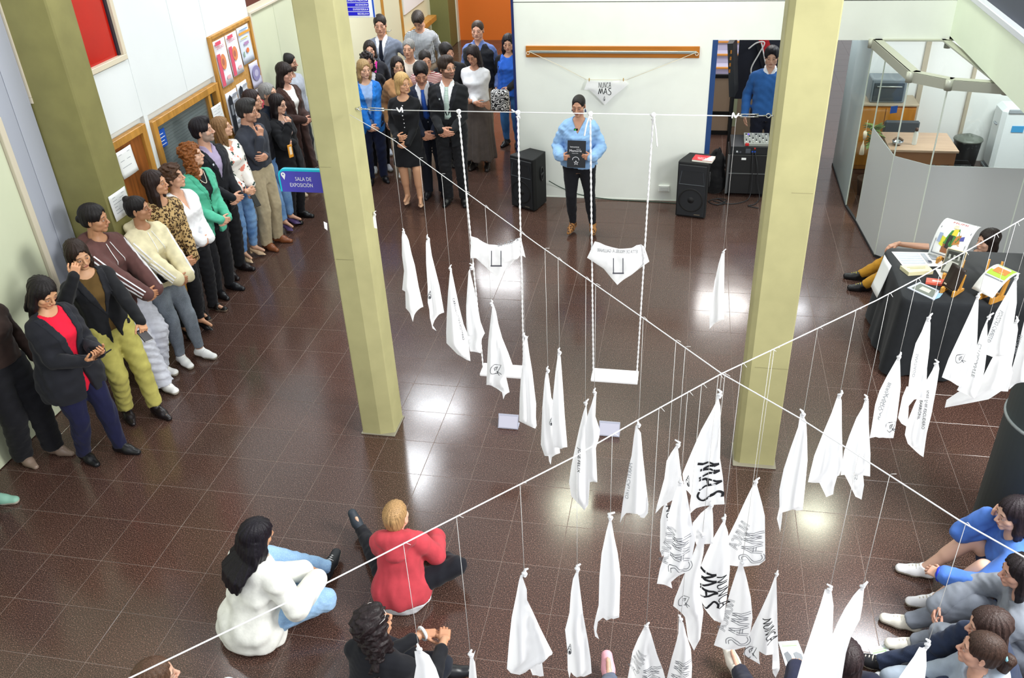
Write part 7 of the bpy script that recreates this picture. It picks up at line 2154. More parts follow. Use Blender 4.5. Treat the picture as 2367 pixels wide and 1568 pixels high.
# scarves tied across the swings
for label, pts, tx, sw, cc in (('white scarf with a printed swing draped across the left swing ropes', [(1089, 546), (1104, 551), (1130, 562), (1155, 563), (1180, 558), (1204, 549), (1215, 597), (1203, 588), (1175, 620), (1151, 642), (1128, 622), (1100, 595), (1087, 596)], ('ANGELA DE', (1200, 556), (1150, 566), 7, True), (1147, 597), 1),
                       ('white scarf with a printed swing and mirrored name across the right swing ropes', [(1375, 558), (1400, 565), (1430, 571), (1460, 570), (1482, 565), (1490, 572), (1501, 606), (1478, 622), (1460, 636), (1440, 648), (1427, 659), (1415, 645), (1395, 620), (1372, 605), (1357, 595)], ('IETTA DE MIGUEL A. GALLINARI', (1474, 582), (1381, 579), 8, True), (1429, 614), 2)):
    e = scarf(label, None, (pts[0][0], pts[0][1]), E_, [pts], knot_at=lambda K2: (None, atp(K2[0], K2[1], 1, 1.365)), thread=False, knotted=False, amp=.025, bulge=.10, texts=[tx], group='scarves tied on the swings')
    K = np.array(e.location)
    def P3(x, y): return atp(x, y, 1, 1.365 - .047) - K
    b = MB(); cx, cy = sw
    for s in (-1, 1):
        a, c = P3(cx + s * 11, cy - 17), P3(cx + s * 11, cy + 17); b.obox((a + c) / 2, (1, 0, 0), (0, 1, 0), nrm(a - c), .0035, .0006, np.linalg.norm(a - c) / 2)
    a, c = P3(cx - 13, cy + 18), P3(cx + 13, cy + 18); b.obox((a + c) / 2, nrm(c - a), (0, 1, 0), (0, 0, 1), np.linalg.norm(c - a) / 2, .0006, .006)
    link('swing_print', b.mesh('swing_print'), mat('swing_ink', '#5a5a62', .8), e)
# scarf on the white wall
wallk = lambda K2: (None, atp(K2[0], K2[1], 1, YC - .06))
e = scarf('white scarf reading NUNCA MAS pegged on a string against the white wall', None, (1362, 185), E_, [[(1358, 186), (1370, 187), (1400, 189), (1430, 186), (1441, 185), (1453, 194), (1438, 207), (1420, 221), (1398, 243), (1378, 222), (1362, 208), (1350, 208)]], knot_at=wallk, thread=False, knotted=False, amp=.012, bulge=.03, words=[('NUNCA', (1384, 202), (1413, 202), 12, False), ('MAS', (1383, 217), (1414, 217), 13, False)], emblems=[((1399, 228), 7, 'eye')], group='scarf on the wall')
K = np.array(e.location)
b = MB(); P_ = [atp(x, y, 1, YC - .055) for x, y in ((1222, 119), (1290, 150), (1355, 184))]; Q_ = [atp(x, y, 1, YC - .055) for x, y in ((1448, 185), (1530, 153), (1610, 121))]
b.tube(P_, .003, 5); b.tube(Q_, .003, 5); b.tube([P_[-1], Q_[0]], .003, 5); tag(b.build('string', mat('cord_cream', '#d8cdb4', .8)), 'cream string strung from the wall rail to hold the wall scarf', 'string')
for x in (1362, 1441):
    c = atp(x, 184, 1, YC - .065); b = MB(); b.box(c - [.006, .008, .02], c + [.006, .006, .018], .003); tag(b.build('clothes_peg', mat('peg_wood', '#b89a64', .6)), 'small wooden clothes peg at the %s corner of the wall scarf' % ('left' if x < 1400 else 'right'), 'peg', 'pegs on the wall scarf')

# ------------------------------------------------------------------ people
def CLASP(z=.545, y=.125, x=0.0):
    return [dict(w=(-.035 + x, y, z), d=(.75, .3, -.25), n=(0, -1, .1), k='relax'), dict(w=(.035 + x, y + .012, z + .012), d=(-.75, .25, -.3), n=(0, -1, .1), k='relax')]
SIDEH = [dict(w=(-.150, .03, .50), d=(0, .1, -1), n=(1, 0, 0), k='relax'), dict(w=(.150, .03, .50), d=(0, .1, -1), n=(-1, 0, 0), k='relax')]
CHINR = [dict(w=(.045, .130, .665), d=(.9, .15, .15), n=(0, -1, 0), k='relax'), dict(w=(.045, .115, .795), d=(-.35, .05, .9), n=(-.2, -1, .1), k='grip')]
CROSS = [dict(w=(.055, .120, .66), d=(.95, .05, .1), n=(0, -1, 0), k='relax'), dict(w=(-.05, .140, .645), d=(-.95, .1, .05), n=(0, -1, 0), k='relax')]
PHONE = [dict(w=(-.025, .215, .635), d=(.35, .8, .25), n=(.3, -.4, .8), k='grip'), dict(w=(.045, .205, .625), d=(-.35, .8, .25), n=(-.3, -.4, .8), k='grip')]
DN = (0, -1, -.2)
def palm(g, i, k=.06):
    return g.base + g.Wz @ (g.wr[i] + nrm(g.hd[i]['d']) * k * g.H)
def held(g, i, name, label, cat, dims, m, off=(0, 0, 0), ax=None, k=.06, bev=.004, parts=None):
    c = palm(g, i, k) + g.Wz @ np.array(off)
    e = empty(name, c, label, cat)
    y = g.Wz @ nrm(ax[0]); z = g.Wz @ nrm(ax[1]); x = np.cross(y, z); z = np.cross(x, y)
    b = MB(); b.box((-dims[0] / 2, -dims[1] / 2, -dims[2] / 2), (dims[0] / 2, dims[1] / 2, dims[2] / 2), min(bev, min(dims) * .4))
    M = np.array([nrm(x), nrm(y), nrm(z)])
    b.V = [tuple(np.array(v) @ M) for v in b.V]
    link('body', b.mesh('body'), m, e)
    if parts:
        for (nm, lo, hi, mm) in parts:
            q = MB(); q.box(lo, hi); q.V = [tuple(np.array(v) @ M) for v in q.V]; link(nm, q.mesh(nm), mm, e)
    return e, M
BLK, DRK = '#15151a', '#202228'
def pants(c=BLK, w=(1.0, 1.05, 1.15), **k): return dict(dict(t='pants', c=c, w=w), **k)
JEAN = dict(t='pants', c='#4a74ac', c2='#7ba0cc', kind='denim', w=(1, 1.02, 1.05), n='jeans', len=.95)
SUITP = lambda c: pants(c, (1.05, 1.15, 1.35))
def suit(c, lap, shirt='#eceef2', tie=None, tie2=None, hem=-.09):
    s = dict(c=shirt, n='shirt', ex=.005, collar=.014, sleeve=0, hem=.06, amp=.001)
    if tie: s['tie'] = tie
    if tie2: s['tie2'] = tie2
    return [s, dict(c=c, n='jacket', ex=.013, open=(.047, .10, .012), lapel=lap, hem=hem, waist=.5)]
SH = lambda c, t='shoe', **k: dict(t=t, c=c, **k)
SNK = lambda c, sc='#b4ae9f', **k: dict(dict(t='sneaker', c=c, sole=.026, sc=sc, rough=.6, laces='#cfcabd'), **k)

# --- along the left wall
g = person('person in black with brown belt and taupe pointed shoes, cut by the left edge', pos=at(90, 1056)[:2] - [.0, 0], H=1.68, face=-12, hair=dict(len=.36), hc='#8a6c44', lod=1, skin='#d0a283',
       top=dict(c='#33241f', n='blouse', hem=.03), bot=pants(BLK, (1.1, 1.5, 2.0), len=1.02, belt='#8a5028', rise=.08), shoe=SH('#8a7668', 'ankle'), pose=dict(feet=[(-.05, .06, .045), (.055, -.03, .045)], hands=SIDEH))
person('person with pale green and white sneaker at the left edge, mostly out of frame', pos=at(2, 1185)[:2] - [.10, 0], H=1.64, face=0, hair=dict(len=.2), hc='#241a14', lod=2, top=dict(c='#5a6a78', n='sweater'), bot=pants('#3a4250'), shoe=SNK('#86b4a0'), pose=dict(hands=SIDEH))
g = person('woman in black blazer over a red top looking down at her phone', head_px=(98, 648), H=1.66, face=-14, skin='#c8956f', hair=dict(len=.20, t=.014, w=.036, out=.008), hc='#171112', lod=0, fat=1.22,
       top=[dict(c='#e01838', n='blouse', ex=.010, hem=-.12, sleeve=0, neck=.046, amp=.002), dict(c='#1c1d24', n='blazer', ex=.018, open=(.058, .02, .03), lapel='#22242c', hem=-.13, flare=.012)],
       bot=pants('#17193a', (1.12, 1.15, 1.25)), shoe=SH('#17171a'), pose=dict(hands=PHONE, head=(0, -28, 0), feet=[(-.055, .09, .045), (.06, -.03, .045)]))
held(g, 0, 'phone', 'black phone held by the woman in the red top', 'phone', (.072, .15, .010), mat('phone_black', '#15161a', .2), (.03, .05, .025), ((.0, .8, .5), (0, -.6, .8)), parts=[('screen', (-.033, -.07, .005), (.033, .07, .0056), mat('phone_screen', '#4a5260', .1))])
g = person('woman in black blazer and yellow green trousers touching her forehead', head_px=(168, 560), H=1.68, face=-34, skin='#c99873', hair=dict(len=.28), hc='#2a1c16', lod=0,
       top=[dict(c='#5a4420', n='blouse', ex=.007, hem=.0, sleeve=0, neck=.048, amp=.001), dict(c='#17181c', n='blazer', ex=.016, open=(.05, .08, .035), lapel='#1e1f24', hem=-.11, waist=.4)],
       bot=pants('#b3ab5c', (1.12, 1.2, 1.5), len=.93), shoe=SH('#1c1618', 'ankle'), pose=dict(pel=(0, -.02, .525), lean=(-3, 4), feet=[(-.055, .13, .045), (.06, .03, .045)], head=(4, -14, 6),
       hands=[dict(w=(-.075, .235, .59), d=(.15, .75, -.5), n=(.3, -.3, -.8), k='grip'), dict(w=(.115, .125, .875), d=(-.45, -.15, .8), n=(-.5, -.8, 0), k='grip')], elbow=[(-.6, -.6, -.5), (.8, .25, -.9)]), extra=[bracelet(0, '#15161a')])
held(g, 0, 'phone', 'phone held low by the woman in yellow green trousers', 'phone', (.072, .15, .010), mat('phone_dark', '#241f22', .25), (.02, .02, -.02), ((.0, .9, -.3), (0, .3, .9)))
person('person in brown hoodie with white sleeve stripes and pale wide trousers', head_px=(207, 473), H=1.77, face=-12, skin='#b98663', hair=dict(t=.012, bun=(0, -.115, -.01)), hc='#171213', lod=0,
       top=dict(c='#5e3f3c', n='hoodie', hood=1, ex=.022, hem=-.055, stripes='#f0f0f4', strings='#f6f6f6', sf=.5, wide=(1.05, 1.15)), bot=pants('#c9cbd6', (1.15, 1.55, 2.3), amp=.005, n='sweatpants'), shoe=SNK('#ecebea'),
       pose=dict(pel=(0, -.075, .515), lean=(-3, 0), feet=[(-.05, -.02, .045), (.055, .10, .045)], hands=CLASP(.53, .16), head=(26, -6, 0)))
person('woman with hair bun in cream hoodie and grey jeans leaning on the olive column', head_px=(306, 455), H=1.65, face=-22, skin='#bd8a68', hair=dict(t=.008, bun=(0, -.075, .105)), hc='#191415', lod=0, fat=1.18,
       top=dict(c='#e6dcb6', n='hoodie', hood=1, ex=.024, hem=-.03, stripes='#f6f6fa', strings='#ffffff', sf=.3, wide=(1.05, 1.15)), bot=dict(t='pants', c='#5d646e', c2='#7c848e', kind='denim', w=(1.05, 1.05, 1.05), n='jeans', len=.93), shoe=SNK('#f4f4f2', laces='#ffffff'),
       pose=dict(pel=(0, -.06, .52), lean=(-2, 0), feet=[(-.05, .07, .045), (.055, .03, .045)], hands=CLASP(.555, .17), head=(40, 2, 0)),
       extra=[lambda g: (lambda B: link('waist_bag', B.mesh('waist_bag'), cloth('#17181c'), g.root))((lambda B: B.obox(g.Wz @ (g.P + g.U * .045 * g.H + g.F * .10 * g.H * 1.12), g.Wz @ g.R, g.Wz @ g.F, g.U, .095, .032, .045))(MB()))])
person('woman with long dark hair in leopard print blouse and black trousers', head_px=(346, 396), H=1.66, face=-24, skin='#c79472', hair=dict(len=.26, side=0), hc='#2a1b18', lod=0,
       top=dict(c='#b89a68', c2='#6a4a26', kind='leopard', n='blouse', ex=.014, hem=-.02, wide=(1.05, 1.1), neck=.045, part=.9), bot=pants(BLK, (1, 1, 1.0), len=.93), shoe=SH('#131316', 'heel', heel=.05), pose=dict(hands=CLASP(.50, .14), head=(34, 4, 0)))
person('woman with short brown hair in loose white blouse and black trousers', head_px=(386, 385), H=1.60, face=-20, skin='#d0a084', hair=dict(t=.020, top=.01, low=1, curly=1, amp=.004), hc='#4a3222', lod=0, fat=1.1,
       top=dict(c='#f0f1f4', n='blouse', ex=.022, hem=-.035, open=(.030, .20, 0), wide=(1.15, 1.25), cuffpuff=1), bot=pants(BLK, (1.05, 1.1, 1.3)), shoe=SH('#1a1716', 'sandal', sole=.024, sc='#8a7866'), pose=dict(hands=CLASP(.555, .14), head=(38, 8, 0)), extra=[bracelet(1, '#17181a')])
person('woman with long curly red hair in teal blazer', head_px=(431, 333), H=1.66, face=-18, skin='#d8ac92', hair=dict(len=.27, t=.014, w=.036, out=.012, curly=1, amp=.006, line=.07), hc='#8a5226', lod=0, brow='#7a4c2a',
       top=[dict(c='#16171a', n='top', ex=.006, hem=0, sleeve=0, neck=.045), dict(c='#56b898', n='blazer', ex=.017, open=(.05, .10, .03), lapel='#4dae8e', hem=-.10, waist=.5)], bot=pants(BLK, (1.02, 1.05, 1.2)), shoe=SH('#17181c'), pose=dict(hands=CLASP(.545, .145), head=(38, 6, 0)), extra=[neckline_bead('#d8cfc0')])
person('bearded man in black suit jacket and lilac shirt', head_px=(456, 275), H=1.76, face=-18, sex='m', skin='#cda088', beard=('#8a8078', .7), hair=dict(t=.014, top=.010), hc='#17131a', lod=0, fat=1.12,
       top=suit('#17181e', '#1d1f26', '#a79ab8'), bot=SUITP(BLK), shoe=SH('#1a1416'), pose=dict(hands=CLASP(.545, .155), head=(36, 4, 0)), extra=[badge('#dfe4ee')])
g = person('woman with light brown hair in floral blouse, jeans and beige heels', head_px=(501, 272), H=1.62, face=-16, skin='#d3a68a', hair=dict(len=.17), hc='#8a6844', lod=0, brow='#5a402a',
       top=dict(c='#ece8e2', c2='#e08a78', c3='#2e4a44', kind='floral', n='blouse', ex=.018, hem=-.01, wide=(1.1, 1.15), sleeve=.85, neck=.044), bot=dict(JEAN), shoe=SH('#dcbf9c', 'heel', heel=.045), pose=dict(hands=[dict(w=(-.02, .14, .54), d=(.5, .4, -.5), n=(.2, -1, .1), k='grip'), dict(w=(.05, .15, .555), d=(-.75, .25, -.3), n=(0, -1, .1), k='relax')], head=(42, 8, 0)))
held(g, 0, 'phone', 'black phone held by the woman in the floral blouse', 'phone', (.07, .14, .012), mat('phone_black', '#15161a', .2), (.01, .03, -.03), ((.1, .5, -.8), (0, .9, .3)))
person('man in dark grey shirt and khaki trousers with hand on his chin', head_px=(566, 231), H=1.74, face=-14, sex='m', skin='#c2937a', hair=dict(t=.014, top=.006), hc='#2e2c2c', lod=0, fat=1.05, beard=('#4a3c36', .28),
       top=dict(c='#363a44', n='shirt', ex=.014, hem=.045, collar=.016, wide=(1.08, 1.1), sleeve=.95), bot=pants('#b3a588', (1.1, 1.2, 1.5), belt='#8a6028', rise=.075), shoe=SH('#7e4a2c'), pose=dict(hands=CHINR, head=(26, -6, 0), feet=[(-.06, .0, .045), (.06, .0, .045)]), extra=[bracelet(1, '#2a2a30')])
person('dark haired woman in black half hidden behind the man in grey, violet heels', head_px=(576, 209), pos=None, H=1.66, face=-12, skin='#c99a80', hair=dict(len=.16), hc='#2c1f1e', lod=1,
       top=dict(c='#1a1b22', n='sweater', ex=.014), bot=dict(JEAN, c='#5c84b8'), shoe=SH('#5c4a78', 'heel', heel=.06), pose=dict(hands=SIDEH, head=(20, 2, 0), feet=[(-.05, .10, .045), (.055, .12, .045)]))
person('grey haired man in dark navy shirt behind the dark haired woman in black', head_px=(612, 193), H=1.68, face=-14, sex='m', skin='#c59a80', hair=dict(t=.010), hc='#8a8a88', lod=1, brow='#5a5450', top=dict(c='#1d2838', n='shirt', ex=.014, collar=.016), bot=pants('#22242c'), shoe=SH(BLK), pose=dict(head=(14, 4, 0)))
g = person('woman with long dark hair in black jacket holding her hand to her mouth', head_px=(638, 219), H=1.58, face=-16, skin='#d0a48c', hair=dict(len=.26, line=.058), hc='#1c1516', lod=0, fat=1.05,
       top=[dict(c='#b09a94', n='scarf', ex=.010, hem=.1, sleeve=0, neck=.046), dict(c='#15161a', n='jacket', ex=.020, hem=-.12, open=(.045, .14, .02), lapel='#1b1c20', flare=.015)], bot=pants(BLK, (1.05, 1.0, 1.0)), shoe=SH('#121214', 'boot'), pose=dict(hands=CHINR, head=(12, -6, 0)), extra=[glasses('#3a3c44')])
e_, M_ = held(g, 0, 'phone', 'phone with orange and yellow case held under the black jacket sleeve', 'phone', (.075, .15, .012), mat('case_orange', '#d8922c', .4), (.03, .03, -.07), ((.1, .1, -1), (0, 1, .1)), parts=[('picture', (-.02, -.05, .006), (.02, .04, .0068), mat('case_pale', '#e8d8c0', .5))])
person('woman with long dark hair and fringe in long brown coat', head_px=(655, 146), H=1.71, face=-22, skin='#cf9f8a', hair=dict(len=.26, bangs=1), hc='#241a18', lod=1,
       top=[dict(c='#e6e4e0', n='top', ex=.006, hem=.0, sleeve=0, neck=.045), dict(c='#3b2723', n='coat', ex=.020, open=(.05, .06, .04), lapel='#45302a', hem=-.34, hw=(.12, .085), flare=.01)], bot=pants('#231a1a'), shoe=SH('#b8a890'), pose=dict(hands=CLASP(.60, .15), head=(16, -10, 0)))
person('bearded man in light grey shirt beside the pale green door', head_px=(664, 124), H=1.66, face=-14, sex='m', skin='#b78a72', beard=('#241c1a', .8), hair=dict(t=.008), hc='#1a1616', lod=1, top=dict(c='#a9afba', n='shirt', ex=.013), bot=pants('#2a2c34'), shoe=SH(BLK), pose=dict(head=(22, -4, 0)))

# --- group behind the left column
person('blond woman in bright blue blazer and navy trousers beside the left column', head_px=(838, 138), H=1.64, face=-62, skin='#d8ab90', hair=dict(len=.20), hc='#a5885c', lod=1, brow='#6a5238',
       top=[dict(c='#93b0dc', n='top', ex=.007, hem=-.02, sleeve=0, neck=.042), dict(c='#1d6cc0', n='blazer', ex=.016, open=(.055, .03, .06), lapel='#2276cc', hem=-.10)], bot=pants('#18203c', (1.05, 1.15, 1.3)), shoe=SH('#16171c'), pose=dict(hands=CLASP(.50, .14), head=(16, -4, 0)))
person('woman with curly dark hair in black jacket and white collar', head_px=(846, 122), H=1.62, face=-60, skin='#c4937a', hair=dict(len=.10, t=.022, w=.036, curly=1, amp=.006), hc='#1f1718', lod=2, top=[dict(c='#e8e8ec', n='shirt', ex=.006, collar=.02, sleeve=0, hem=.05), dict(c='#191a1f', n='jacket', ex=.015, open=(.05, .12, .02), lapel='#1e1f25', hem=-.1)], bot=pants(BLK), shoe=SNK('#c8ccd4'))
person('young person with centre parted dark hair in dark jacket with magenta lining', head_px=(852, 95), H=1.62, face=-70, skin='#cf9f86', hair=dict(len=.03, t=.013), hc='#241c1a', lod=2, top=[dict(c='#c02a8a', n='top', ex=.006, hem=0, sleeve=0), dict(c='#1e1f27', n='jacket', ex=.016, open=(.05, .08, .03), hem=-.1)], bot=pants('#1b1c22'), shoe=SNK('#a8b0bc'))
person('tall man in grey suit jacket and dark navy tie at the back', head_px=(876, 35), H=1.84, face=-84, sex='m', skin='#c08f78', hair=dict(t=.009), hc='#221a18', lod=1, fat=1.06, top=suit('#6c7484', '#757d8e', '#e6e8f0', '#141a2c'), bot=SUITP('#2a2c34'), shoe=SH(BLK),
       pose=dict(hands=[dict(w=(-.150, .02, .545), d=(.5, .4, -.5), n=(1, 0, 0), k='relax'), SIDEH[1]], elbow=[(-1, -.5, 0), (.5, -1, -.3)], head=(6, -6, 0)))
person('woman with round glasses and dark hair in tan orange top', head_px=(916, 132), H=1.60, face=-72, skin='#cc9c80', hair=dict(len=.16, line=.07), hc='#201817', lod=2, top=dict(c='#c08f62', n='sweater', ex=.016), bot=pants('#2a2624'), shoe=SNK('#d8d8d8'), pose=dict(head=(14, 2, 0)), extra=[glasses('#b0905c')])
person('grey haired man in cream sweater', head_px=(943, 90), H=1.71, face=-78, sex='m', skin='#c6987e', hair=dict(t=.008, line=.066), hc='#8c8c8a', lod=1, brow='#5c5650', top=dict(c='#dcd2c6', n='sweater', ex=.014), bot=pants('#4a4844'), shoe=SH('#3a2c24'), pose=dict(head=(-10, 0, 0)))
person('man in black and white checked shirt bowing his head at the back', head_px=(962, 33), H=1.78, face=-82, sex='m', skin='#bd8f76', hair=dict(t=.018, top=.01), hc='#332a24', lod=1, top=dict(c='#d8dce0', c2='#2c3440', kind='check', n='shirt', ex=.014, hem=.03, sleeve=.8), bot=pants('#8a7a66'), shoe=SH('#4a3626'), pose=dict(head=(-8, -42, 0), lean=(6, 0), hands=[SIDEH[0], dict(w=(.10, .12, .55), d=(-.2, .6, -.6), n=(-.6, -.6, 0), k='relax')]))
person('blond woman in black buttoned dress and nude heels at the front', head_px=(927, 170), H=1.62, face=-84, skin='#d2a07e', hair=dict(len=.06, t=.016, w=.03, fwd=-.03), hc='#c4a068', lod=0, brow='#8a6c46', lip='#b8605a',
       top=dict(c='#141519', n='dress', hem=-.215, ex=.013, waist=.75, hw=(.118, .088), neck=.050, buttons=('#f0f0f4', .255, .06, 7)), shoe=SH('#d2a888', 'heel', heel=.065), pose=dict(hands=[dict(w=(-.025, .13, .555), d=(.8, .15, -.25), n=(0, -1, .1), k='relax'), dict(w=(.055, .125, .60), d=(-.65, .3, .1), n=(0, -1, .1), k='relax')], head=(48, 0, 0), feet=[(-.055, .03, .045), (.055, -.02, .045)]), extra=[bracelet(1, '#16171a')])
person('man in navy suit and blue tie bending his head beside the blond woman', head_px=(971, 148), H=1.78, face=-80, sex='m', skin='#c08d74', hair=dict(t=.013, top=.006), hc='#1b1618', lod=1, beard=('#4a3a34', .4), top=suit('#1b2132', '#20283c', '#e8eaf0', '#2a55b0'), bot=SUITP('#181c28'), shoe=SH(BLK), pose=dict(lean=(10, 4), head=(8, -28, 0), hands=CLASP(.52, .17)))
person('man in black suit with glasses, beard and pale green striped tie', head_px=(1029, 130), H=1.84, face=-86, sex='m', skin='#c4927a', beard=('#3a2a22', .72), hair=dict(t=.014, top=.010), hc='#2e221c', lod=0,
       top=suit('#16181c', '#1c1e24', '#e8eaee', '#8aa6a0', '#c8d4cc', hem=-.10), bot=SUITP('#17181c'), shoe=SH('#121214'), pose=dict(hands=CLASP(.565, .150), head=(44, 2, 0)), extra=[glasses('#6a5a40'), badge('#c8d0d4')])
person('man with short dark hair in burgundy striped jersey', head_px=(981, 118), H=1.66, face=-80, sex='m', skin='#bb8a70', hair=dict(t=.008), hc='#1f1918', lod=2, top=dict(c='#7a2334', c2='#c8b8ae', kind='stripe', n='jersey', ex=.014), bot=pants('#22242c'), shoe=SNK('#d0d4da'), pose=dict(head=(20, -8, 0)))
person('dark haired man in black shirt leaning behind the man with glasses', head_px=(1028, 101), H=1.70, face=-70, sex='m', skin='#c29078', hair=dict(t=.014), hc='#1a1516', lod=2, beard=('#2a201e', .6), top=dict(c='#17181c', n='shirt', ex=.015), bot=pants('#1c1d22'), shoe=SH(BLK), pose=dict(lean=(4, 8), head=(30, -10, 14)))
person('woman in white top and long grey brown skirt, dark hair over one shoulder', head_px=(1090, 108), H=1.68, face=-92, skin='#bb8a70', hair=dict(len=.34, line=.060, side=-1, w=.04), hc='#241a1c', lod=1,
       top=dict(c='#e6e8ec', n='blouse', ex=.012, hem=.04, sleeve=.9, wide=(1.1, 1.0), neck=.042), bot=dict(t='skirt', c='#5a514c', n='skirt', rows=[(-.44, .135, .125, 0), (-.25, .120, .105, 0), (-.05, .112, .082, 0), (.03, .092, .068, 0), (.07, .082, .060, 0)], pl=7, amp=.006), shoe=SH('#2a2524'), pose=dict(hands=[dict(w=(.02, .13, .60), d=(.9, .2, -.05), n=(0, -1, 0), k='relax'), dict(w=(-.03, .145, .59), d=(-.7, .3, -.1), n=(0, -1, 0), k='relax')], head=(-12, -20, 0)))
person('man in black quilted vest over blue shirt and khaki trousers', head_px=(1103, 48), H=1.76, face=-96, sex='m', skin='#cf9f88', hair=dict(t=.007, line=.066), hc='#3a2c24', lod=1, fat=1.16, top=[dict(c='#6076b0', n='shirt', ex=.012, collar=.018, hem=-.02), dict(c='#181b22', n='vest', ex=.022, sleeve=0, hem=-.04, open=(.045, .17, .006), amp=.004)], bot=pants('#a5947a', (1.1, 1.2, 1.4)), shoe=SNK('#b0b4b8'), pose=dict(hands=SIDEH, head=(6, -2, 0)))
g = person('woman with sunglasses on her head in blue scarf and jeans at the wall edge', head_px=(1174, 80), H=1.60, face=-100, skin='#c4967c', hair=dict(len=.20), hc='#17131a', lod=1, top=[dict(c='#2a62c8', n='scarf', ex=.020, hem=-.05, sleeve=0, amp=.006, neck=.046), dict(c='#1a1b20', n='jacket', ex=.016, open=(.07, .0, .08), hem=-.08)], bot=dict(JEAN, c='#2c5a94', c2='#3f74b0'), shoe=SH(BLK), pose=dict(hands=[dict(w=(-.05, .15, .58), d=(.4, .5, -.4), n=(.4, -.7, 0), k='grip'), SIDEH[1]], head=(14, -8, 0)), extra=[glasses('#202024', .07, '#15161a')])
held(g, 0, 'tote_bag', 'black and white patterned bag held by the woman in the blue scarf', 'bag', (.26, .12, .30), cloth('#e8e8e8', 'zebra', .8, '#1a1a1e'), (.05, .05, -.10), ((0, 1, 0), (0, 0, 1)), bev=.03)

# --- the speaker and the man in the doorway
g = person('woman speaker in light blue shirt and black trousers holding a book', head_px=(1337, 221), H=1.60, face=-92, skin='#c08f74', hair=dict(t=.005, line=.078, amp=.0005), hc='#1c1716', lod=0, fat=1.10, lip='#9a4a44',
       top=dict(c='#8fb6e2', n='shirt', ex=.022, hem=-.03, open=(.040, .22, 0), wide=(1.12, 1.2), sleeve=.97, amp=.006, fr=34, collar=.008), bot=pants('#17181e', (1.02, .98, .95), len=.95), shoe=dict(t='ankle', c='#a5713c', c2='#6a4426', kind='leopard', heel=.03),
       pose=dict(feet=[(.085, .02, .045), (-.02, .05, .045)][::-1] if 0 else [(-.03, .03, .045), (.10, .02, .045)][0:0] or [(-.105, .02, .045), (.045, .02, .045)], hands=[dict(w=(-.112, .150, .630), d=(.97, .14, .05), n=(.1, -1, 0), k='relax'), dict(w=(.108, .150, .622), d=(-.97, .14, .02), n=(-.1, -1, 0), k='relax')], elbow=[(-.7, -.6, -1), (.7, -.6, -1)], head=(-6, -10, 0)),
       extra=[lambda g: [link('earring', (lambda B: B.tube([Wv(g, g.hc + g.HM @ np.array([s * .078, -.008, -.045]) * g.hs), Wv(g, g.hc + g.HM @ np.array([s * .079, -.006, -.075]) * g.hs)], [.006, .012], 8))(MB()).mesh('earring'), mat('earring_blue', '#3a4a78', .3), g.root) for s in (-1, 1)],
              lambda g: (lambda c: (link('microphone', (lambda B: B.obox(c, Wv(g, g.R), Wv(g, g.F), (0, 0, 1.), .022, .008, .010))(MB()).mesh('microphone'), mat('mic_black', '#141416', .4), g.root), link('mic_light', (lambda B: B.lathe(c + Wv(g, g.F) * .012 + [-.006, 0, 0], [(.006, -.004), (.006, .005)], 8))(MB()).mesh('mic_light'), mat('mic_green', '#20d048', .3, emit=1.2), g.root)))(Wv(g, g.P + g.U * .262 * g.H + g.F * .098 * g.H + g.R * .01))])
cB = g.base + g.Wz @ ((g.wr[0] + g.wr[1]) / 2 + np.array([-.005, -.008, .035]))
bb_ = empty('book', cB, 'dark book with white title held by the speaker in light blue', 'book')
xr, yf_ = -(g.Wz @ g.R), g.Wz @ np.array([0, .97, .2]); zu = nrm(np.cross(xr, yf_)) * -1
zu = zu if zu[2] > 0 else -zu
xr = -xr if 0 else xr
b = MB(); b.obox(np.zeros(3), xr, nrm(yf_), zu, .100, .008, .145); link('pages', b.mesh('pages'), mat('book_pages', '#ece7da', .8), bb_)
b = MB(); b.obox(nrm(yf_) * .009, xr, nrm(yf_), zu, .103, .0015, .148); link('cover', b.mesh('cover'), mat('book_black', '#23262c', .45), bb_)
fo = cB + nrm(yf_) * .0115
ex_ = xr if xr[0] > 0 else -xr
for s_, u, v, h_, w_ in (('Instrucciones', -.072, .072, .018, .10), ('para la', -.0, .052, .010, .045), ('Memoria', -.078, .026, .026, .135), ('Nunca Más', -.05, .006, .008, .07)):
    text_on(bb_, s_, fo + ex_ * u + zu * v, ex_, zu, h_, WP, width=w_)
uv = []
b = MB(); v2, f2 = ribbon(curve3([(-.04, -.065), (-.038, -.045), (-.01, -.03), (.02, -.04), (.032, -.065)], 6), .005)
b.add([fo - cB + ex_ * q[0] + zu * q[1] for q in v2], f2); v2, f2 = ribbon([(-.004, -.07), (.004, -.088), (.024, -.086), (.010, -.098), (.016, -.115), (-.002, -.104), (-.02, -.115), (-.012, -.098), (-.026, -.086), (-.008, -.088), (-.004, -.07)], .005)
b.add([fo - cB + ex_ * q[0] + zu * q[1] for q in v2], f2); link('emblem', b.mesh('emblem'), WP, bb_)
_z = atp(1786, 108, 1, 7.30)
person('young man in blue sweater and white collar standing in the doorway', pos=(_z[0], 7.28), H=float(_z[2]) / 1.0, face=-95, sex='m', skin='#c49a82', hair=dict(t=.018, top=.012), hc='#15131a', lod=1, top=[dict(c='#eceef2', n='shirt', ex=.007, collar=.022, sleeve=0, hem=.05), dict(c='#2f62a4', n='sweater', ex=.016, hem=-.02, neck=.050, neckz=.322, wide=(1.08, 1.1))], bot=pants('#191c2a'), shoe=SH(BLK), pose=dict(hands=SIDEH, head=(0, -8, 0)))

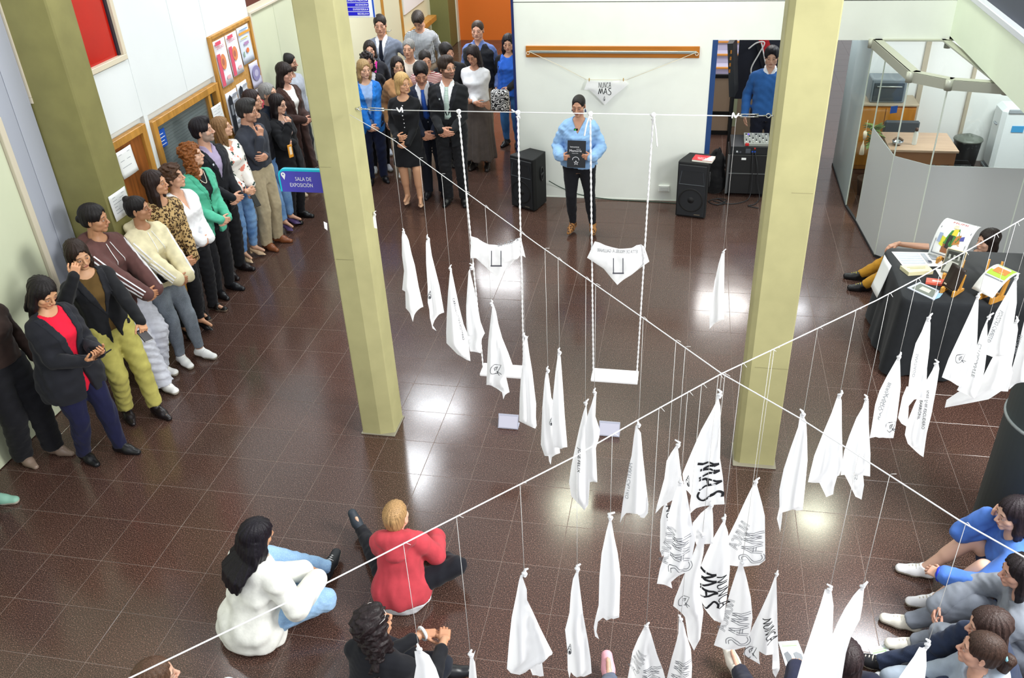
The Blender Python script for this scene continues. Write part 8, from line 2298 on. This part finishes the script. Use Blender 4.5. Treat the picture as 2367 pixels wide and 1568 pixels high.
# --- by the book table
XL = lambda: dict(pel=(0, 0, .078), feet=[(.10, .27, .05), (-.10, .24, .05)], knee=[(-1, .55, .35), (1, .55, .35)], foot_dir=[(.8, .5, 0), (-.8, .5, 0)])
KN = lambda f=.32, s=.06: dict(pel=(0, 0, .078), feet=[(-s, f, .045), (s, f + .02, .045)], knee=[(-.12, .3, 1), (.12, .3, 1)], foot_dir=[(-.1, 1, 0), (.1, 1, 0)])
person('person in mustard trousers and black shoes sitting on the floor behind the book table', pos=(6.00, 4.24), H=1.62, face=174, skin='#d2a58c', hair=dict(len=.1), hc='#2c221e', lod=1, top=dict(c='#8c8e90', n='sweater', sleeve=.5), bot=pants('#b8862a', (1.05, 1.1, 1.2)), shoe=SH('#17171a', 'sneaker', laces='#d8c23a'), pose=dict(KN(.39, .07), lean=(-46, 0), arms=1.35, hands=[dict(w=(-.05, .22, .28), d=(.2, .9, -.2), n=(0, -.3, -1), k='relax'), dict(w=(.05, .27, .285), d=(-.2, .9, -.35), n=(0, -.3, -1), k='relax')], head=(20, -4, 0)))
sc3 = empty('chair', (6.72, 2.95, 0), 'black chair at the right end of the book table, mostly out of frame', 'chair')
b = MB(); b.box((6.50, 2.73, .43), (6.94, 3.17, .46), .01); b.build('seat', BLACK, sc3)
b = MB(); b.box((6.92, 2.75, .55), (6.95, 3.15, .85), .01); b.build('backrest', BLACK, sc3)
for x in (6.53, 6.91):
    for y in (2.76, 3.14):
        b = MB(); b.tube([(x, y, 0), (x, y, .43 if x < 6.7 else .85)], .012, 8); b.build('leg', mat('chair_black', '#1c1d1f', .4), sc3)
person('woman in black dress with white pattern sitting at the right end of the book table', pos=(6.74, 2.95), H=1.62, face=188, skin='#b98a6e', hair=dict(len=.05, t=.016), hc='#4a3028', lod=1, top=dict(c='#18191f', c2='#e8e8ee', c3='#d8d8de', kind='floral', n='dress', ex=.016, hem=-.06, sleeve=.6), bot=pants('#18191f', (1.1, 1.1, 1.1)), shoe=SH(BLK), pose=dict(pel=(0, 0, .335), lean=(8, 0), feet=[(-.06, .26, .045), (.06, .26, .045)], knee=[(-.1, 1, .6), (.1, 1, .6)], hands=[dict(w=(-.06, .22, .42), d=(.3, .9, -.1), n=(0, 0, -1), k='relax'), dict(w=(.06, .24, .43), d=(-.3, .9, -.1), n=(0, 0, -1), k='relax')]))

# --- sitting on the floor in front
person('woman with long straight black hair in white cable knit sweater sitting cross legged', head_px=(592, 1206), H=1.62, face=70, skin='#c99672', hair=dict(len=.33, t=.014, bw=1.5, bk=-.075, w=.034, line=.06), hc='#15101a', lod=0,
       top=dict(c='#efefe8', n='sweater', kind='cable', ex=.026, hem=-.05, wide=(1.15, 1.3), amp=.004, flare=.012, seat=1.08), bot=dict(t='pants', c='#86aedb', c2='#9cc0e6', kind='denim', w=(1.0, 1.2, 1.3), n='jeans', ex=.006), shoe=SNK('#22252a', laces='#f0f0f0'),
       pose=dict(XL(), lean=(12, 6), feet=[(.06, .36, .05), (-.02, .22, .05)], foot_dir=[(-.3, .9, .2), (-.8, .5, 0)], knee=[(-.6, .7, .5), (1, .35, .25)], head=(-16, -12, 8), hands=[dict(w=(.06, .23, .15), d=(.5, .7, -.2), n=(0, -.2, -1), k='relax'), dict(w=(.16, .21, .17), d=(-.5, .75, -.2), n=(0, -.3, -1), k='relax')], elbow=[(-.6, -.4, -1), (.6, -.4, -1)]))
person('blond boy in red hoodie and black trousers sitting on the floor', head_px=(908, 1168), H=1.30, face=98, sex='k', skin='#dcae94', hair=dict(t=.006, line=.064, amp=.0012), hc='#b48e60', lod=0,
       top=[dict(c='#eef0f4', n='undershirt', ex=.016, hem=-.05, sleeve=0, flare=.012, seat=1.12), dict(c='#c0424c', n='hoodie', hood=1.45, ex=.026, hem=-.03, wide=(1.15, 1.3), flare=.012, seat=1.20, fz=.075)], bot=pants('#16171f', (1.15, 1.2, 1.3)), shoe=SNK('#2e3640', sc='#3a424c', s=1.15, laces=None),
       pose=dict(hs=1.22, pel=(0, 0, .085), lean=(14, 0), feet=[(-.30, .44, .05), (.12, .26, .05)], knee=[(-.5, .3, 1), (1, .35, .22)], foot_dir=[(-.35, .35, .87), (-.8, .55, 0)], head=(-14, 4, 0), hands=[dict(w=(-.06, .28, .15), d=(.3, .8, -.3), n=(0, -.2, -1), k='relax'), dict(w=(.15, .25, .17), d=(-.6, .6, -.2), n=(0, -.3, -1), k='relax')], elbow=[(-.8, -.2, -.8), (.7, -.2, -1)]))
g = person('woman with wavy dark hair and sunglasses on her head sitting in black', head_px=(846, 1418), H=1.62, face=76, skin='#c79474', hair=dict(len=.36, t=.016, w=.036, bw=1.3, bk=-.05, curly=1, amp=.004), hc='#241a1c', lod=0,
       top=dict(c='#17181e', n='top', ex=.012, hem=-.06, sleeve=.85), bot=pants('#20242e', (1.1, 1.12, 1.15), n='leggings'), shoe=SH('#1c1d22', 'sneaker'), pose=dict(XL(), lean=(10, 0), head=(-26, 8, 0), knee=[(-1, .55, .35), (1, .3, .42)], hands=[dict(w=(.03, .28, .20), d=(.8, .5, -.1), n=(0, -.2, -1), k='relax'), dict(w=(.12, .28, .21), d=(-.4, .85, -.1), n=(0, -.3, -1), k='relax')]), extra=[glasses('#d8d4d0', .075, '#1b1820'), bracelet(0, '#eef0f4', .02, .010, 'bracelet', .0)])
person('brown haired person in white cut by the bottom left edge', head_px=(342, 1536), H=1.60, face=60, skin='#d2a68e', hair=dict(t=.012, len=.12), hc='#5a4030', lod=1, top=dict(c='#eef0f2', n='sweater', ex=.022), bot=pants('#5a6470'), shoe=SNK('#e8e8e8'), pose=dict(XL(), lean=(10, 0), head=(-20, 0, 0), hands=[dict(w=(-.04, .28, .17), d=(.6, .6, -.3), n=(0, -.2, -1), k='relax'), dict(w=(.05, .30, .17), d=(-.7, .5, -.2), n=(0, -.3, -1), k='relax')]))
HUG = [dict(w=(-.06, .335, .13), d=(.8, .3, -.2), n=(0, -1, 0), k='relax'), dict(w=(.06, .345, .145), d=(-.8, .3, -.2), n=(0, -1, 0), k='relax')]
person('girl in blue sweatshirt resting her cheek on her hand by the round column', head_px=(2352, 1155), H=1.58, face=176, skin='#d8ae9a', hair=dict(len=.32), hc='#231a20', lod=0, top=dict(c='#4a74c4', n='sweatshirt', ex=.022, hem=-.05, wide=(1.1, 1.2), sleeve=.92), bot=dict(t='pants', c='#2c3550', w=(1.05, 1.1, 1.1), short=.55, n='shorts'), shoe=SNK('#e8e8ec'),
       pose=dict(KN(.30, .08), lean=(16, 0), head=(14, -10, 0), hands=[dict(w=(-.10, .32, .20), d=(.6, .5, -.3), n=(0, -.6, -.6), k='relax'), dict(w=(.065, .145, .395), d=(-.25, .05, .95), n=(-.6, -.8, 0), k='relax')], elbow=[(-1, .2, -.6), (.15, .25, -1)]), extra=[bracelet(0, '#1c34c8', .020, .012, 'scrunchie', .0)])
person('girl in grey tracksuit and white sneakers hugging her knees', head_px=(2372, 1288), H=1.60, face=170, skin='#c99a86', hair=dict(len=.32), hc='#1e161a', lod=0, top=dict(c='#7f8590', n='sweatshirt', ex=.024, hem=-.05, wide=(1.15, 1.25)), bot=pants('#787e8a', (1.1, 1.2, 1.35), n='sweatpants'), shoe=SNK('#e6e2d8', laces='#c8c2b4'),
       pose=dict(KN(.40, .05), lean=(24, 0), head=(10, -6, 0), hands=HUG, elbow=[(-1, 0, -.1), (1, 0, -.1)]), extra=[bracelet(1, '#e4e0dc', .022, .012, 'scrunchie', .0), bracelet(0, '#b02838', .018, .003, 'bracelet', .01)])
person('girl with parted dark hair and blond tips, hand at her mouth, dark jeans', head_px=(2296, 1415), H=1.58, face=166, skin='#d2a690', hair=dict(len=.24, t=.014), hc='#3a2a26', lod=0, top=dict(c='#27324a', n='sweater', ex=.020, hem=-.05), bot=dict(t='pants', c='#1d2536', c2='#2b3650', kind='denim', w=(1.08, 1.1, 1.15), n='jeans'), shoe=SNK('#1b1c22'),
       pose=dict(KN(.38, .09), lean=(22, 0), head=(6, -8, 0), hands=[dict(w=(-.08, .30, .20), d=(.6, .6, -.2), n=(0, -.6, -.6), k='relax'), dict(w=(.045, .185, .375), d=(-.3, -.1, .9), n=(-.6, -.8, 0), k='grip')], elbow=[(-1, .2, -.5), (.2, .3, -1)]))
person('girl with a long brown ponytail and pale blue hair tie in profile', head_px=(2290, 1474), H=1.56, face=170, skin='#cf9f88', hair=dict(t=.008, pony=.02), hc='#3c2a22', lod=0, top=dict(c='#9aa6b4', n='sweatshirt', ex=.022, hood=1), bot=pants('#23262e', (1.1, 1.1, 1.2)), shoe=SNK('#d8d8dc'),
       pose=dict(XL(), lean=(14, 0), head=(-4, 4, 0), hands=[dict(w=(-.03, .30, .16), d=(.6, .6, -.3), n=(0, -.2, -1), k='relax'), dict(w=(.06, .31, .17), d=(-.7, .5, -.2), n=(0, -.3, -1), k='relax')]),
       extra=[lambda g: link('hair_tie', (lambda B: B.tube([g.Wz @ (g.hc + g.HM @ np.array([.024 * math.cos(a), -.125 + .012 * math.sin(a), .016 + .022 * math.sin(a)]) * g.hs) for a in np.linspace(0, 6.28, 12)], .008, 6))(MB()).mesh('hair_tie'), mat('hair_tie_blue', '#7fb8c8', .6), g.root)])
person('dark haired person in navy sitting behind the big scarves at the bottom', head_px=(1962, 1492), H=1.55, face=96, skin='#cfa28a', hair=dict(len=.25), hc='#2a1e20', lod=1, top=dict(c='#1f2238', n='sweater', ex=.020), bot=pants('#191c30', (1.1, 1.12, 1.2)), shoe=SNK('#e2dccf', sc='#d8d0c0'),
       pose=dict(XL(), lean=(14, 0), feet=[(-.26, .34, .05), (.05, .34, .05)], knee=[(-.9, .4, .5), (.6, .5, .8)], foot_dir=[(-.3, .7, .6), (.3, .9, 0)], hands=[dict(w=(-.08, .28, .17), d=(.3, .8, -.3), n=(0, -.2, -1), k='relax'), dict(w=(.06, .30, .17), d=(-.5, .7, -.2), n=(0, -.3, -1), k='relax')]))
_p = at(1440, 1560)
person('person with pink shoe sitting just below the picture edge', pos=(_p[0] + .06, _p[1] - .72), H=1.55, face=92, skin='#cfa28a', hair=dict(len=.2), hc='#3a2a22', lod=2, top=dict(c='#6a7a9a', n='sweater', ex=.018), bot=pants('#5a6478'), shoe=SNK('#e6a8b4', sc='#f4f0f0'), pose=dict(KN(.40, .07), lean=(-12, 0), head=(0, -20, 0), foot_dir=[(-.15, .8, .6), (.1, 1, 0)], hands=[dict(w=(-.2, -.1, .1), d=(0, -1, -.5), n=(0, 0, -1), k='relax'), dict(w=(.2, -.1, .1), d=(0, -1, -.5), n=(0, 0, -1), k='relax')]))
